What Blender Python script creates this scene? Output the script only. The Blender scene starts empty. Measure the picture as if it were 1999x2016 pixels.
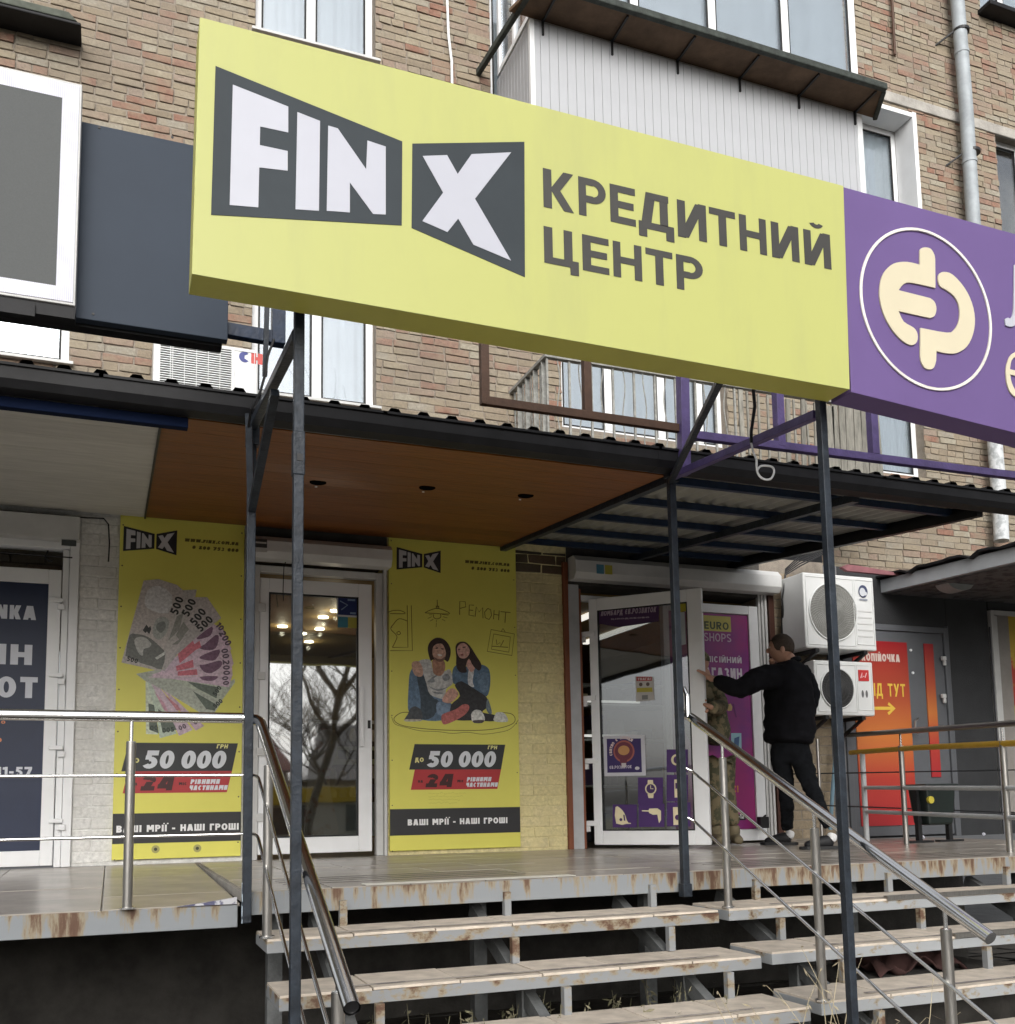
import bpy, bmesh, math, random
from mathutils import Vector, Matrix
from mathutils.geometry import tessellate_polygon
R_=math.radians
random.seed(7)
S=bpy.context.scene
COL=S.collection
# ---------------------------------------------------------------- camera
F_PX=1978.94; PY=1365.27; YAW,PITCH,ROLL=0.37507659,0.10942672,-0.01660594
CAM=Vector((0.0,-7.6480763,0.38223056))
cy,sy,cp,sp=math.cos(YAW),math.sin(YAW),math.cos(PITCH),math.sin(PITCH)
FW=Vector((sy*cp,cy*cp,sp)); R0=Vector((cy,-sy,0)); U0=R0.cross(FW)
RT=R0*math.cos(ROLL)+U0*math.sin(ROLL); UP=U0*math.cos(ROLL)-R0*math.sin(ROLL)
cd=bpy.data.cameras.new('camera'); cam=bpy.data.objects.new('camera',cd); COL.objects.link(cam)
M=Matrix((RT,UP,-FW)).transposed().to_4x4(); M.translation=CAM; cam.matrix_world=M
cd.sensor_fit='HORIZONTAL'; cd.sensor_width=36; cd.lens=36*F_PX/1999.0
cd.shift_x=0.0; cd.shift_y=(PY-1008)/1999.0
cd.clip_start=.05; cd.clip_end=1500
S.camera=cam
# ---------------------------------------------------------------- world and light (overcast day)
W=bpy.data.worlds.new("World"); S.world=W; W.use_nodes=True
nt=W.node_tree; bg=nt.nodes['Background']
sky=nt.nodes.new('ShaderNodeTexSky'); sky.sky_type='NISHITA'; sky.sun_disc=False
SUN_EL,SUN_AZ=R_(25),R_(196)
sky.sun_elevation=SUN_EL; sky.sun_rotation=SUN_AZ; sky.dust_density=4; sky.air_density=1.0; sky.ozone_density=1
hs=nt.nodes.new('ShaderNodeHueSaturation'); hs.inputs['Saturation'].default_value=.2
nt.links.new(sky.outputs[0],hs.inputs['Color'])
# cloud cover: an overcast sky is brightest overhead and dims evenly towards the horizon
tcw=nt.nodes.new('ShaderNodeTexCoord'); sxw=nt.nodes.new('ShaderNodeSeparateXYZ'); mrw=nt.nodes.new('ShaderNodeMapRange')
mrw.inputs['From Min'].default_value=0; mrw.inputs['From Max'].default_value=1; mrw.inputs['To Min'].default_value=.92; mrw.inputs['To Max'].default_value=2.5
nt.links.new(tcw.outputs['Generated'],sxw.inputs[0]); nt.links.new(sxw.outputs['Z'],mrw.inputs['Value']); nt.links.new(mrw.outputs[0],hs.inputs['Value'])
nt.links.new(hs.outputs[0],bg.inputs[0]); bg.inputs[1].default_value=.15
sd=bpy.data.lights.new('sun','SUN'); sd.energy=1.45; sd.angle=R_(42); sd.color=(1,.985,.96)
so=bpy.data.objects.new('sun',sd); COL.objects.link(so)
dv=Vector((math.sin(SUN_AZ)*math.cos(SUN_EL),math.cos(SUN_AZ)*math.cos(SUN_EL),math.sin(SUN_EL)))
so.rotation_euler=dv.to_track_quat('Z','Y').to_euler(); so.location=(0,-20,20)
S.view_settings.view_transform='Standard'; S.view_settings.look='None'; S.view_settings.gamma=1
S.view_settings.exposure=-0.15
S.view_settings.use_curve_mapping=False
S.cycles.max_bounces=7; S.cycles.diffuse_bounces=3; S.cycles.glossy_bounces=4; S.cycles.transparent_max_bounces=10
S.cycles.use_denoising=True; S.cycles.caustics_reflective=False; S.cycles.caustics_refractive=False
# ---------------------------------------------------------------- measured-point helpers: a sight line met with a real plane of the place
def ray(u,v): return FW+RT*((u-1000)/F_PX)+UP*((PY-v)/F_PX)
def P(u,v,y): d=ray(u,v); return CAM+d*((y-CAM.y)/d.y)
def PZ(u,v,z): d=ray(u,v); return CAM+d*((z-CAM.z)/d.z)
def PX(u,v,x): d=ray(u,v); return CAM+d*((x-CAM.x)/d.x)
def PL(u,v,o,n): d=ray(u,v); return CAM+d*((Vector(o)-CAM).dot(n)/d.dot(n))
def zc(ox,oy,s,pts): return [(ox+s*a,oy+s*b) for a,b in pts]
# ---------------------------------------------------------------- materials
MATS={}
def mat(name,col,rough=.55,metal=0.,var=.12,scale=6.,bump=.0,bscale=60.,col2=None,emit=0.,spec=.4,rnd=0.,stretch=(1,1,1),thr=None,alpha=None):
    if name in MATS: return MATS[name]
    m=bpy.data.materials.new(name); m.use_nodes=True; MATS[name]=m
    N=m.node_tree.nodes; L=m.node_tree.links; b=N['Principled BSDF']
    b.inputs['Roughness'].default_value=rough; b.inputs['Metallic'].default_value=metal
    b.inputs['Specular IOR Level'].default_value=spec
    tc=N.new('ShaderNodeTexCoord'); mp=N.new('ShaderNodeMapping'); mp.inputs['Scale'].default_value=stretch
    L.new(tc.outputs['Object'],mp.inputs['Vector'])
    nz=N.new('ShaderNodeTexNoise'); nz.inputs['Scale'].default_value=scale; nz.inputs['Detail'].default_value=7; nz.inputs['Roughness'].default_value=.62
    L.new(mp.outputs[0],nz.inputs['Vector'])
    mx=N.new('ShaderNodeMix'); mx.data_type='RGBA'
    c=tuple(col)
    if col2 is None:
        a=tuple(max(0,x*(1-var)) for x in c); d=tuple(min(1,x*(1+var)) for x in c)
        lo,hi=.3,.7
    else: a=c; d=tuple(col2); lo,hi=thr or (.5,.62)
    mr=N.new('ShaderNodeMapRange'); mr.inputs['From Min'].default_value=lo; mr.inputs['From Max'].default_value=hi
    L.new(nz.outputs['Fac'],mr.inputs['Value']); L.new(mr.outputs[0],mx.inputs['Factor'])
    mx.inputs['A'].default_value=(*a,1); mx.inputs['B'].default_value=(*d,1)
    out=mx.outputs['Result']
    if rnd:
        oi=N.new('ShaderNodeObjectInfo'); h=N.new('ShaderNodeHueSaturation')
        r2=N.new('ShaderNodeMapRange'); r2.inputs['To Min'].default_value=1-rnd; r2.inputs['To Max'].default_value=1+rnd
        L.new(oi.outputs['Random'],r2.inputs['Value']); L.new(r2.outputs[0],h.inputs['Value']); L.new(out,h.inputs['Color']); out=h.outputs[0]
    L.new(out,b.inputs['Base Color'])
    if bump:
        n2=N.new('ShaderNodeTexNoise'); n2.inputs['Scale'].default_value=bscale; n2.inputs['Detail'].default_value=5
        L.new(mp.outputs[0],n2.inputs['Vector'])
        bp=N.new('ShaderNodeBump'); bp.inputs['Strength'].default_value=bump; bp.inputs['Distance'].default_value=.01
        L.new(n2.outputs['Fac'],bp.inputs['Height']); L.new(bp.outputs[0],b.inputs['Normal'])
    if emit: L.new(out,b.inputs['Emission Color']); b.inputs['Emission Strength'].default_value=emit
    return m
def ink(c,rough=.45,var=.06,scale=9):
    return mat('print_%03d_%03d_%03d'%tuple(int(x*999) for x in c),c,rough,0,var,scale)
def tex_ink(c,var=.3,scale=60):
    return mat('photo_print_%03d_%03d_%03d'%tuple(int(x*999) for x in c),c,.45,0,var,scale)
def brickmat(name,island,ramp,painted=None):
    m=bpy.data.materials.new(name); m.use_nodes=True; N=m.node_tree.nodes; L=m.node_tree.links; b=N['Principled BSDF']
    b.inputs['Roughness'].default_value=.9; b.inputs['Specular IOR Level'].default_value=.2
    if island: g=N.new('ShaderNodeNewGeometry'); rn=g.outputs['Random Per Island']
    else: g=N.new('ShaderNodeObjectInfo'); rn=g.outputs['Random']
    cr=N.new('ShaderNodeValToRGB'); cr.color_ramp.interpolation='CONSTANT'
    e=cr.color_ramp.elements
    for i,c in enumerate(ramp):
        if i<2: el=e[i]; el.position=i/len(ramp)
        else: el=e.new(i/len(ramp))
        el.color=(*c,1)
    L.new(rn,cr.inputs[0])
    tc=N.new('ShaderNodeTexCoord'); ge=N.new('ShaderNodeNewGeometry')
    nz=N.new('ShaderNodeTexNoise'); nz.inputs['Scale'].default_value=38; nz.inputs['Detail'].default_value=8; nz.inputs['Roughness'].default_value=.7
    L.new(ge.outputs['Position'],nz.inputs['Vector'])
    mr=N.new('ShaderNodeMapRange'); mr.inputs['From Min'].default_value=.3; mr.inputs['From Max'].default_value=.7; mr.inputs['To Min'].default_value=.72; mr.inputs['To Max'].default_value=1.2
    L.new(nz.outputs['Fac'],mr.inputs['Value'])
    h=N.new('ShaderNodeHueSaturation'); L.new(cr.outputs[0],h.inputs['Color']); L.new(mr.outputs[0],h.inputs['Value'])
    n4=N.new('ShaderNodeTexNoise'); n4.inputs['Scale'].default_value=7; n4.inputs['Detail'].default_value=4; L.new(ge.outputs['Position'],n4.inputs['Vector'])
    m4=N.new('ShaderNodeMapRange'); m4.inputs['From Min'].default_value=.42; m4.inputs['From Max'].default_value=.62; m4.inputs['To Max'].default_value=.6; L.new(n4.outputs['Fac'],m4.inputs['Value'])
    x4=N.new('ShaderNodeMix'); x4.data_type='RGBA'; L.new(m4.outputs[0],x4.inputs['Factor']); L.new(h.outputs[0],x4.inputs['A']); x4.inputs['B'].default_value=(*ramp[len(ramp)//2-1 if painted else 0],1)
    h=x4
    # broad soot and lime stains that have a shape of their own
    n3=N.new('ShaderNodeTexNoise'); n3.inputs['Scale'].default_value=1.7; n3.inputs['Detail'].default_value=6
    L.new(ge.outputs['Position'],n3.inputs['Vector'])
    m3=N.new('ShaderNodeMapRange'); m3.inputs['From Min'].default_value=.5; m3.inputs['From Max'].default_value=.75; m3.inputs['To Max'].default_value=.6
    L.new(n3.outputs['Fac'],m3.inputs['Value'])
    mx=N.new('ShaderNodeMix'); mx.data_type='RGBA'; L.new(m3.outputs[0],mx.inputs['Factor']); L.new(h.outputs['Result'],mx.inputs['A']); mx.inputs['B'].default_value=(*(painted or (.2,.17,.14)),1)
    L.new(mx.outputs['Result'],b.inputs['Base Color'])
    bp=N.new('ShaderNodeBump'); bp.inputs['Strength'].default_value=.7; bp.inputs['Distance'].default_value=.006
    L.new(nz.outputs['Fac'],bp.inputs['Height']); L.new(bp.outputs[0],b.inputs['Normal'])
    return m
BR=[tuple(v*k for v,k in zip(c,(.76,.785,.82))) for c in [(.37,.30,.21),(.36,.235,.17),(.42,.35,.25),(.39,.31,.22),(.34,.185,.13),(.44,.385,.29),(.32,.255,.18),(.38,.28,.21),(.43,.36,.26),(.36,.22,.16),(.40,.33,.24),(.35,.28,.2),(.39,.30,.23),(.37,.31,.23),(.41,.36,.28)]]
m_brick=brickmat('brick',False,BR); m_brick_i=brickmat('brick_mass',True,BR)
WH=[tuple(v*1.08 for v in c) for c in [(.66,.655,.635),(.64,.635,.61),(.69,.685,.66),(.65,.64,.615)]]
YE=[(.72,.635,.34),(.70,.61,.325),(.745,.66,.36),(.71,.62,.35)]
TN=[(.33,.27,.19),(.28,.23,.16),(.37,.3,.21)]
m_wbrick=brickmat('white_painted_brick',False,WH,(.42,.40,.36)); m_ybrick=brickmat('cream_painted_brick',False,YE,(.36,.3,.2)); m_tbrick=brickmat('tan_brick',False,TN)
m_mortar=mat('mortar',(.26,.225,.185),.95,var=.22,scale=14,bump=.5,bscale=90)
m_wmortar=mat('painted_mortar',(.70,.695,.67),.9,var=.2,scale=20,bump=.5)
m_ymortar=mat('cream_mortar',(.68,.60,.33),.9,var=.25,scale=20,bump=.5)
m_roofback=mat('sign_back_sheet',(.06,.06,.055),.6)
m_conc=mat('concrete',(.36,.34,.31),.9,var=.25,scale=5,bump=.5,bscale=50)
m_dconc=mat('shade_dark_concrete',(.06,.056,.05),.9,var=.4,scale=4,bump=.5,bscale=40)  # colour darkened to stand in for the shade under the deck
m_white=mat('white_pvc',(.80,.81,.82),.35,var=.05,scale=3)
m_wgrey=mat('greyed_pvc',(.55,.55,.54),.4,var=.1,scale=4)
m_siding=mat('white_siding',(.43,.44,.46),.5,var=.05,scale=2)
m_yel=mat('yellow_film',(.485,.50,.165),.42,col2=(.425,.435,.165),thr=(.46,.86),scale=2.4,bump=.05,bscale=5,stretch=(2.2,1,.5))
m_yels=mat('yellow_side_film',(.54,.52,.10),.4,var=.08,scale=3)
m_char=mat('charcoal_plate',(.040,.049,.056),.55,var=.1,scale=3,spec=.2)
m_lit=mat('white_acrylic',(.50,.51,.57),.3,var=.03,scale=3)
m_let=mat('charcoal_lettering',(.048,.046,.042),.5,var=.12,scale=8)
m_pur=mat('purple_film',(.145,.094,.25),.5,var=.07,scale=1.4,bump=.03,bscale=6,spec=.25)
m_cream=mat('cream_acrylic',(.66,.595,.43),.4,var=.03,scale=3)
m_panel=mat('slate_panel',(.036,.048,.068),.55,var=.06,scale=2,spec=.2)
m_steel=mat('dark_painted_steel',(.022,.028,.037),.45,var=.45,scale=16,bump=.3,bscale=60,spec=.3)
m_blue=mat('dark_blue_paint',(.007,.020,.05),.45,var=.3,scale=15,bump=.2)
m_violet=mat('violet_painted_steel',(.085,.06,.17),.45,var=.25,scale=12,bump=.2)
m_brown=mat('brown_primer',(.075,.038,.022),.6,var=.25,scale=12,bump=.2)
m_black=mat('black_metal',(.010,.010,.011),.45,var=.3,scale=6)
m_gutter=mat('dark_gutter',(.012,.012,.0135),.5,var=.35,scale=7,spec=.22,bump=.1,bscale=12)
m_hole=mat('dark_hole',(.004,.004,.004),.9,spec=0.)
m_wood=mat('brown_laminate',(.19,.066,.014),.5,var=.4,scale=5,stretch=(1.2,14,14),rnd=.13,bump=.05)
m_soffw=mat('white_soffit',(.50,.49,.45),.6,var=.12,scale=4,stretch=(1,6,6),rnd=.06)
m_sheet=mat('galvanised_underside',(.33,.33,.31),.5,metal=.2,var=.2,scale=5)
m_inox=mat('stainless_steel',(.86,.86,.85),.17,metal=1.,var=.05,scale=6)
m_inoxd=mat('brushed_steel_post',(.42,.405,.38),.33,metal=1.,var=.15,scale=20,stretch=(8,8,1))
m_glassedge=mat('rubber_seal',(.012,.012,.013),.6)
m_asph=mat('asphalt',(.07,.07,.07),.9,var=.3,scale=3,bump=.4,bscale=90)
m_dirt=mat('dark_soil',(.05,.043,.034),.95,var=.5,scale=5,bump=.8,bscale=30)  # soil tone lowered to deepen the shade beneath the steps
m_skin=mat('skin',(.47,.26,.18),.5,var=.1,scale=20)
m_hair=mat('brown_hair',(.06,.042,.03),.8,var=.3,scale=60,bump=.6,bscale=180)
m_jack=mat('black_jacket',(.006,.006,.008),.85,var=.4,scale=12,bump=.5,bscale=22,spec=.15)
m_jean=mat('black_trousers',(.008,.009,.011),.9,var=.4,scale=14,bump=.5,bscale=30,spec=.12)
m_shoe=mat('black_shoe',(.012,.012,.014),.6,var=.3)
m_sock=mat('white_sock',(.75,.75,.75),.8)
m_camo=mat('camouflage_cloth',(.21,.17,.10),.9,var=.2,scale=16,col2=(.085,.085,.05),thr=(.48,.52),bump=.4,bscale=40)
m_boot=mat('tan_boot',(.17,.14,.085),.8,var=.2,bump=.3)
m_wtile=mat('worn_floor_tile',(.60,.525,.435),.5,var=.24,scale=9,rnd=.07,bump=.08,bscale=60)
m_deck=mat('grey_floor_tile',(.36,.325,.28),.26,var=.18,scale=3,rnd=.06,bump=.06,bscale=40)
m_wpaint=mat('white_worn_tile',(.62,.60,.54),.5,var=.2,scale=8)
m_slate=mat('weathered_board',(.23,.22,.19),.9,var=.35,scale=8,stretch=(3,3,.6),bump=.4,rnd=.2)
m_pipe=mat('zinc_pipe',(.33,.36,.38),.6,metal=.1,var=.2,scale=5,bump=.15,bscale=9)
m_dwall=mat('anthracite_panel',(.028,.029,.031),.6,var=.2,scale=3,bump=.3,bscale=120)
m_dgrey=mat('grey_door_paint',(.10,.105,.115),.45,var=.1,scale=4)
m_supp=mat('dull_support_paint',(.12,.125,.125),.7,var=.35,scale=9,bump=.3)
m_curt=mat('white_curtain',(.60,.63,.65),.9,var=.06,scale=3)
def rustmat(name,paint,k=.0,sc_=(9,9,1.6)):
    m=bpy.data.materials.new(name); m.use_nodes=True; N=m.node_tree.nodes; L=m.node_tree.links; b=N['Principled BSDF']
    g=N.new('ShaderNodeNewGeometry'); mp=N.new('ShaderNodeMapping'); mp.inputs['Scale'].default_value=sc_
    L.new(g.outputs['Position'],mp.inputs['Vector'])
    n1=N.new('ShaderNodeTexNoise'); n1.inputs['Scale'].default_value=1.6; n1.inputs['Detail'].default_value=7; n1.inputs['Roughness'].default_value=.65; L.new(mp.outputs[0],n1.inputs['Vector'])
    n0=N.new('ShaderNodeTexNoise'); n0.inputs['Scale'].default_value=1.1; n0.inputs['Detail'].default_value=3; L.new(g.outputs['Position'],n0.inputs['Vector'])
    tc=N.new('ShaderNodeTexCoord'); sx=N.new('ShaderNodeSeparateXYZ'); L.new(tc.outputs['Generated'],sx.inputs[0])
    a=N.new('ShaderNodeMath'); a.operation='MULTIPLY_ADD'; L.new(sx.outputs['Z'],a.inputs[0]); a.inputs[1].default_value=.10
    L.new(n1.outputs['Fac'],a.inputs[2])
    a2=N.new('ShaderNodeMath'); a2.operation='MULTIPLY_ADD'; L.new(n0.outputs['Fac'],a2.inputs[0]); a2.inputs[1].default_value=.55; L.new(a.outputs[0],a2.inputs[2])
    cr=N.new('ShaderNodeValToRGB'); e=cr.color_ramp.elements
    e[0].position=.84-k; e[0].color=(*paint,1); e[1].position=1.0; e[1].color=(.10,.05,.03,1)
    x=e.new(.91-k); x.color=(.27,.225,.155,1); x=e.new(.985-k); x.color=(.125,.07,.042,1)
    L.new(a2.outputs[0],cr.inputs[0]); L.new(cr.outputs[0],b.inputs['Base Color']); b.inputs['Roughness'].default_value=.7
    bp=N.new('ShaderNodeBump'); bp.inputs['Strength'].default_value=.35; bp.inputs['Distance'].default_value=.005; L.new(n1.outputs['Fac'],bp.inputs['Height']); L.new(bp.outputs[0],b.inputs['Normal'])
    return m
m_rust=rustmat('rust_streaked_paint',(.235,.25,.262),.045); m_rust2=rustmat('rusty_pale_paint',(.245,.255,.262),.03,(5,5,7))
m_rwhite=rustmat('chipped_pale_paint',(.31,.325,.335),-.05,(5,5,7))
def glassmat(name,refl,tint=(.9,.93,.93)):
    m=bpy.data.materials.new(name); m.use_nodes=True; N=m.node_tree.nodes; L=m.node_tree.links
    N.remove(N['Principled BSDF']); o=N['Material Output']
    t=N.new('ShaderNodeBsdfTransparent'); t.inputs[0].default_value=(*tint,1); g=N.new('ShaderNodeBsdfGlossy'); g.inputs['Roughness'].default_value=.02; g.inputs['Color'].default_value=(.95,.97,1,1)
    lw=N.new('ShaderNodeLayerWeight'); pw=N.new('ShaderNodeMath'); pw.operation='POWER'; pw.inputs[1].default_value=4; L.new(lw.outputs['Facing'],pw.inputs[0]); fr=N.new('ShaderNodeMath'); fr.operation='MULTIPLY_ADD'; fr.inputs[1].default_value=1-refl; fr.inputs[2].default_value=refl; L.new(pw.outputs[0],fr.inputs[0]); mx=N.new('ShaderNodeMixShader')
    nz=N.new('ShaderNodeTexNoise'); nz.inputs['Scale'].default_value=1.3; bp=N.new('ShaderNodeBump'); bp.inputs['Strength'].default_value=.035; bp.inputs['Distance'].default_value=.05
    tc=N.new('ShaderNodeTexCoord'); L.new(tc.outputs['Object'],nz.inputs['Vector']); L.new(nz.outputs['Fac'],bp.inputs['Height']); L.new(bp.outputs[0],g.inputs['Normal'])
    L.new(fr.outputs[0],mx.inputs[0]); L.new(t.outputs[0],mx.inputs[1]); L.new(g.outputs[0],mx.inputs[2]); L.new(mx.outputs[0],o.inputs[0])
    return m
m_glass=glassmat('door_glass',.33,(.7,.72,.7)); m_glassw=glassmat('window_glass',.15,(.85,.88,.9)); m_glassd=glassmat('leaf_glass',.2,(.72,.74,.74))
# ---------------------------------------------------------------- mesh helpers
class MB:
    def __init__(s): s.v=[]; s.f=[]
    def add(s,vs,fs):
        n=len(s.v); s.v+= [tuple(v) for v in vs]; s.f+=[tuple(i+n for i in f) for f in fs]; return s
    def box(s,x0,x1,y0,y1,z0,z1):
        if x0>x1: x0,x1=x1,x0
        if y0>y1: y0,y1=y1,y0
        if z0>z1: z0,z1=z1,z0
        return s.add([(x0,y0,z0),(x1,y0,z0),(x1,y1,z0),(x0,y1,z0),(x0,y0,z1),(x1,y0,z1),(x1,y1,z1),(x0,y1,z1)],
            [(0,3,2,1),(4,5,6,7),(0,1,5,4),(1,2,6,5),(2,3,7,6),(3,0,4,7)])
    def bar(s,p,q,w,h=None,up=(0,0,1)):
        h=h or w; p=Vector(p); q=Vector(q); d=(q-p).normalized(); u=Vector(up)
        if abs(d.dot(u))>.98: u=Vector((0,1,0))
        r=d.cross(u).normalized(); u=r.cross(d).normalized(); r=r*w/2; u=u*h/2
        vs=[p-r-u,p+r-u,p+r+u,p-r+u,q-r-u,q+r-u,q+r+u,q-r+u]
        return s.add(vs,[(3,2,1,0),(4,5,6,7),(0,1,5,4),(1,2,6,5),(2,3,7,6),(3,0,4,7)])
    def tube(s,pts,r,n=12,caps=True,hollow=False):
        pts=[Vector(p) for p in pts]; rs=r if isinstance(r,(list,tuple)) else [r]*len(pts); vs=[]; fs=[]; prev=None
        for i,p in enumerate(pts):
            d=(pts[min(i+1,len(pts)-1)]-pts[max(i-1,0)]).normalized()
            if prev is None:
                a=Vector((0,0,1)) if abs(d.z)<.9 else Vector((0,1,0)); x=d.cross(a).normalized()
            else: x=(prev-d*prev.dot(d)).normalized()
            prev=x; y=d.cross(x)
            for k in range(n):
                t=2*math.pi*k/n; vs.append(p+(x*math.cos(t)+y*math.sin(t))*rs[i])
        for i in range(len(pts)-1):
            for k in range(n):
                k2=(k+1)%n; fs.append((i*n+k,i*n+k2,(i+1)*n+k2,(i+1)*n+k))
        if caps:
            fs.append(tuple(reversed(range(n)))) 
            if not hollow: fs.append(tuple((len(pts)-1)*n+k for k in range(n)))
        return s.add(vs,fs)
    def prism(s,loops,y0,y1):
        """flat outline (x,z) with holes, front at y0 (towards the street), back at y1"""
        if loops and not isinstance(loops[0][0],(tuple,list,Vector)): loops=[loops]
        loops=[[Vector((a[0],a[1],0)) for a in l] for l in loops]
        tris=tessellate_polygon(loops); fl=[p for l in loops for p in l]; n=len(fl)
        vs=[(p.x,y0,p.y) for p in fl]+[(p.x,y1,p.y) for p in fl]; fs=[]
        for t in tris:
            a,b,c=(fl[i] for i in t); k=(b-a).cross(c-a).z
            t=t if k>0 else (t[0],t[2],t[1])
            fs.append(t); fs.append((t[0]+n,t[2]+n,t[1]+n))
        o=0
        for l in loops:
            m=len(l)
            ar=sum(l[i].x*l[(i+1)%m].y-l[(i+1)%m].x*l[i].y for i in range(m))
            for i in range(m):
                j=(i+1)%m; q=(o+i,o+i+n,o+j+n,o+j); fs.append(q if (ar>0)==(l is loops[0]) else q[::-1])
            o+=m
        return s.add(vs,fs)
    def card(s,loop,y):
        loops=[loop] if not isinstance(loop[0][0],(tuple,list,Vector)) else loop
        loops=[[Vector((a[0],a[1],0)) for a in l] for l in loops]; fl=[p for l in loops for p in l]; fs=[]
        for t in tessellate_polygon(loops):
            a,b,c=(fl[i] for i in t); fs.append(t if (b-a).cross(c-a).z>0 else (t[0],t[2],t[1]))
        return s.add([(p.x,y,p.y) for p in fl],fs)
    def disc(s,c,r,y,n=24,rz=None):
        rz=rz or r; return s.card([(c[0]+r*math.cos(2*math.pi*k/n),c[1]+rz*math.sin(2*math.pi*k/n)) for k in range(n)],y)
    def build(s,name,m,parent=None,smooth=False,bevel=0,**kw):
        me=bpy.data.meshes.new(name); me.from_pydata(s.v,[],s.f); me.materials.append(m)
        if smooth:
            for p in me.polygons: p.use_smooth=True
        o=bpy.data.objects.new(name,me); COL.objects.link(o)
        if parent: o.parent=parent
        if bevel:
            b=o.modifiers.new('b','BEVEL'); b.width=bevel; b.segments=2; b.limit_method='ANGLE'
        if smooth:
            es=o.modifiers.new('e','EDGE_SPLIT'); es.split_angle=R_(38)
        for k,v in kw.items(): o[k]=v
        return o
def thing(name,label,cat,loc=(0,0,0),group=None,rz=0):
    o=bpy.data.objects.new(name,None); COL.objects.link(o); o.empty_display_size=.1; o.location=loc; o.rotation_euler.z=rz
    o['label']=label; o['category']=cat
    if group: o['group']=group
    return o
def tag(o,label,cat,group=None):
    o['label']=label; o['category']=cat
    if group: o['group']=group
    return o
def share(o,loc,name=None,parent=None):
    c=bpy.data.objects.new(name or o.name.split('.')[0],o.data); COL.objects.link(c); c.location=loc
    if parent: c.parent=parent
    for m in o.modifiers:
        if m.type=='BEVEL':
            n=c.modifiers.new(m.name,'BEVEL'); n.width=m.width; n.segments=m.segments; n.limit_method='ANGLE'
    return c
def smooth_loop(pts,k=4,closed=True):
    n=len(pts); out=[]
    rng=n if closed else n-1
    for i in range(rng):
        p0,p1,p2,p3=[Vector(pts[(i+j)%n] if closed else pts[max(0,min(n-1,i+j))]) for j in (-1,0,1,2)]
        for t in range(k):
            u=t/k; out.append(tuple(.5*((2*p1)+(p2-p0)*u+(2*p0-5*p1+4*p2-p3)*u*u+(3*p1-p0-3*p2+p3)*u**3)))
    if not closed: out.append(tuple(pts[-1]))
    return out
def stroke(mb,pts,w,y,closed=False):
    """thin drawn line on a facade plane (x,z)"""
    pts=[Vector(p) for p in pts]
    if closed: pts=pts+[pts[0]]
    L=[]
    for i,p in enumerate(pts):
        a=pts[max(0,i-1)]; b=pts[min(len(pts)-1,i+1)]
        if closed and i in(0,len(pts)-1): a=pts[-2]; b=pts[1]
        d=(b-a); d=d.normalized() if d.length>1e-9 else Vector((1,0)); nrm=Vector((-d.y,d.x))*w/2; L.append((p+nrm,p-nrm))
    vs=[]; fs=[]
    for a,b in L: vs+= [(a.x,y,a.y),(b.x,y,b.y)]
    for i in range(len(L)-1): fs.append((2*i,2*i+1,2*i+3,2*i+2))
    mb.add(vs,fs)
def loopx(pts,y,ox=0,oy=0,s=1): return [(q.x,q.z) for q in (P(ox+s*a,oy+s*b,y) for a,b in pts)]
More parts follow.
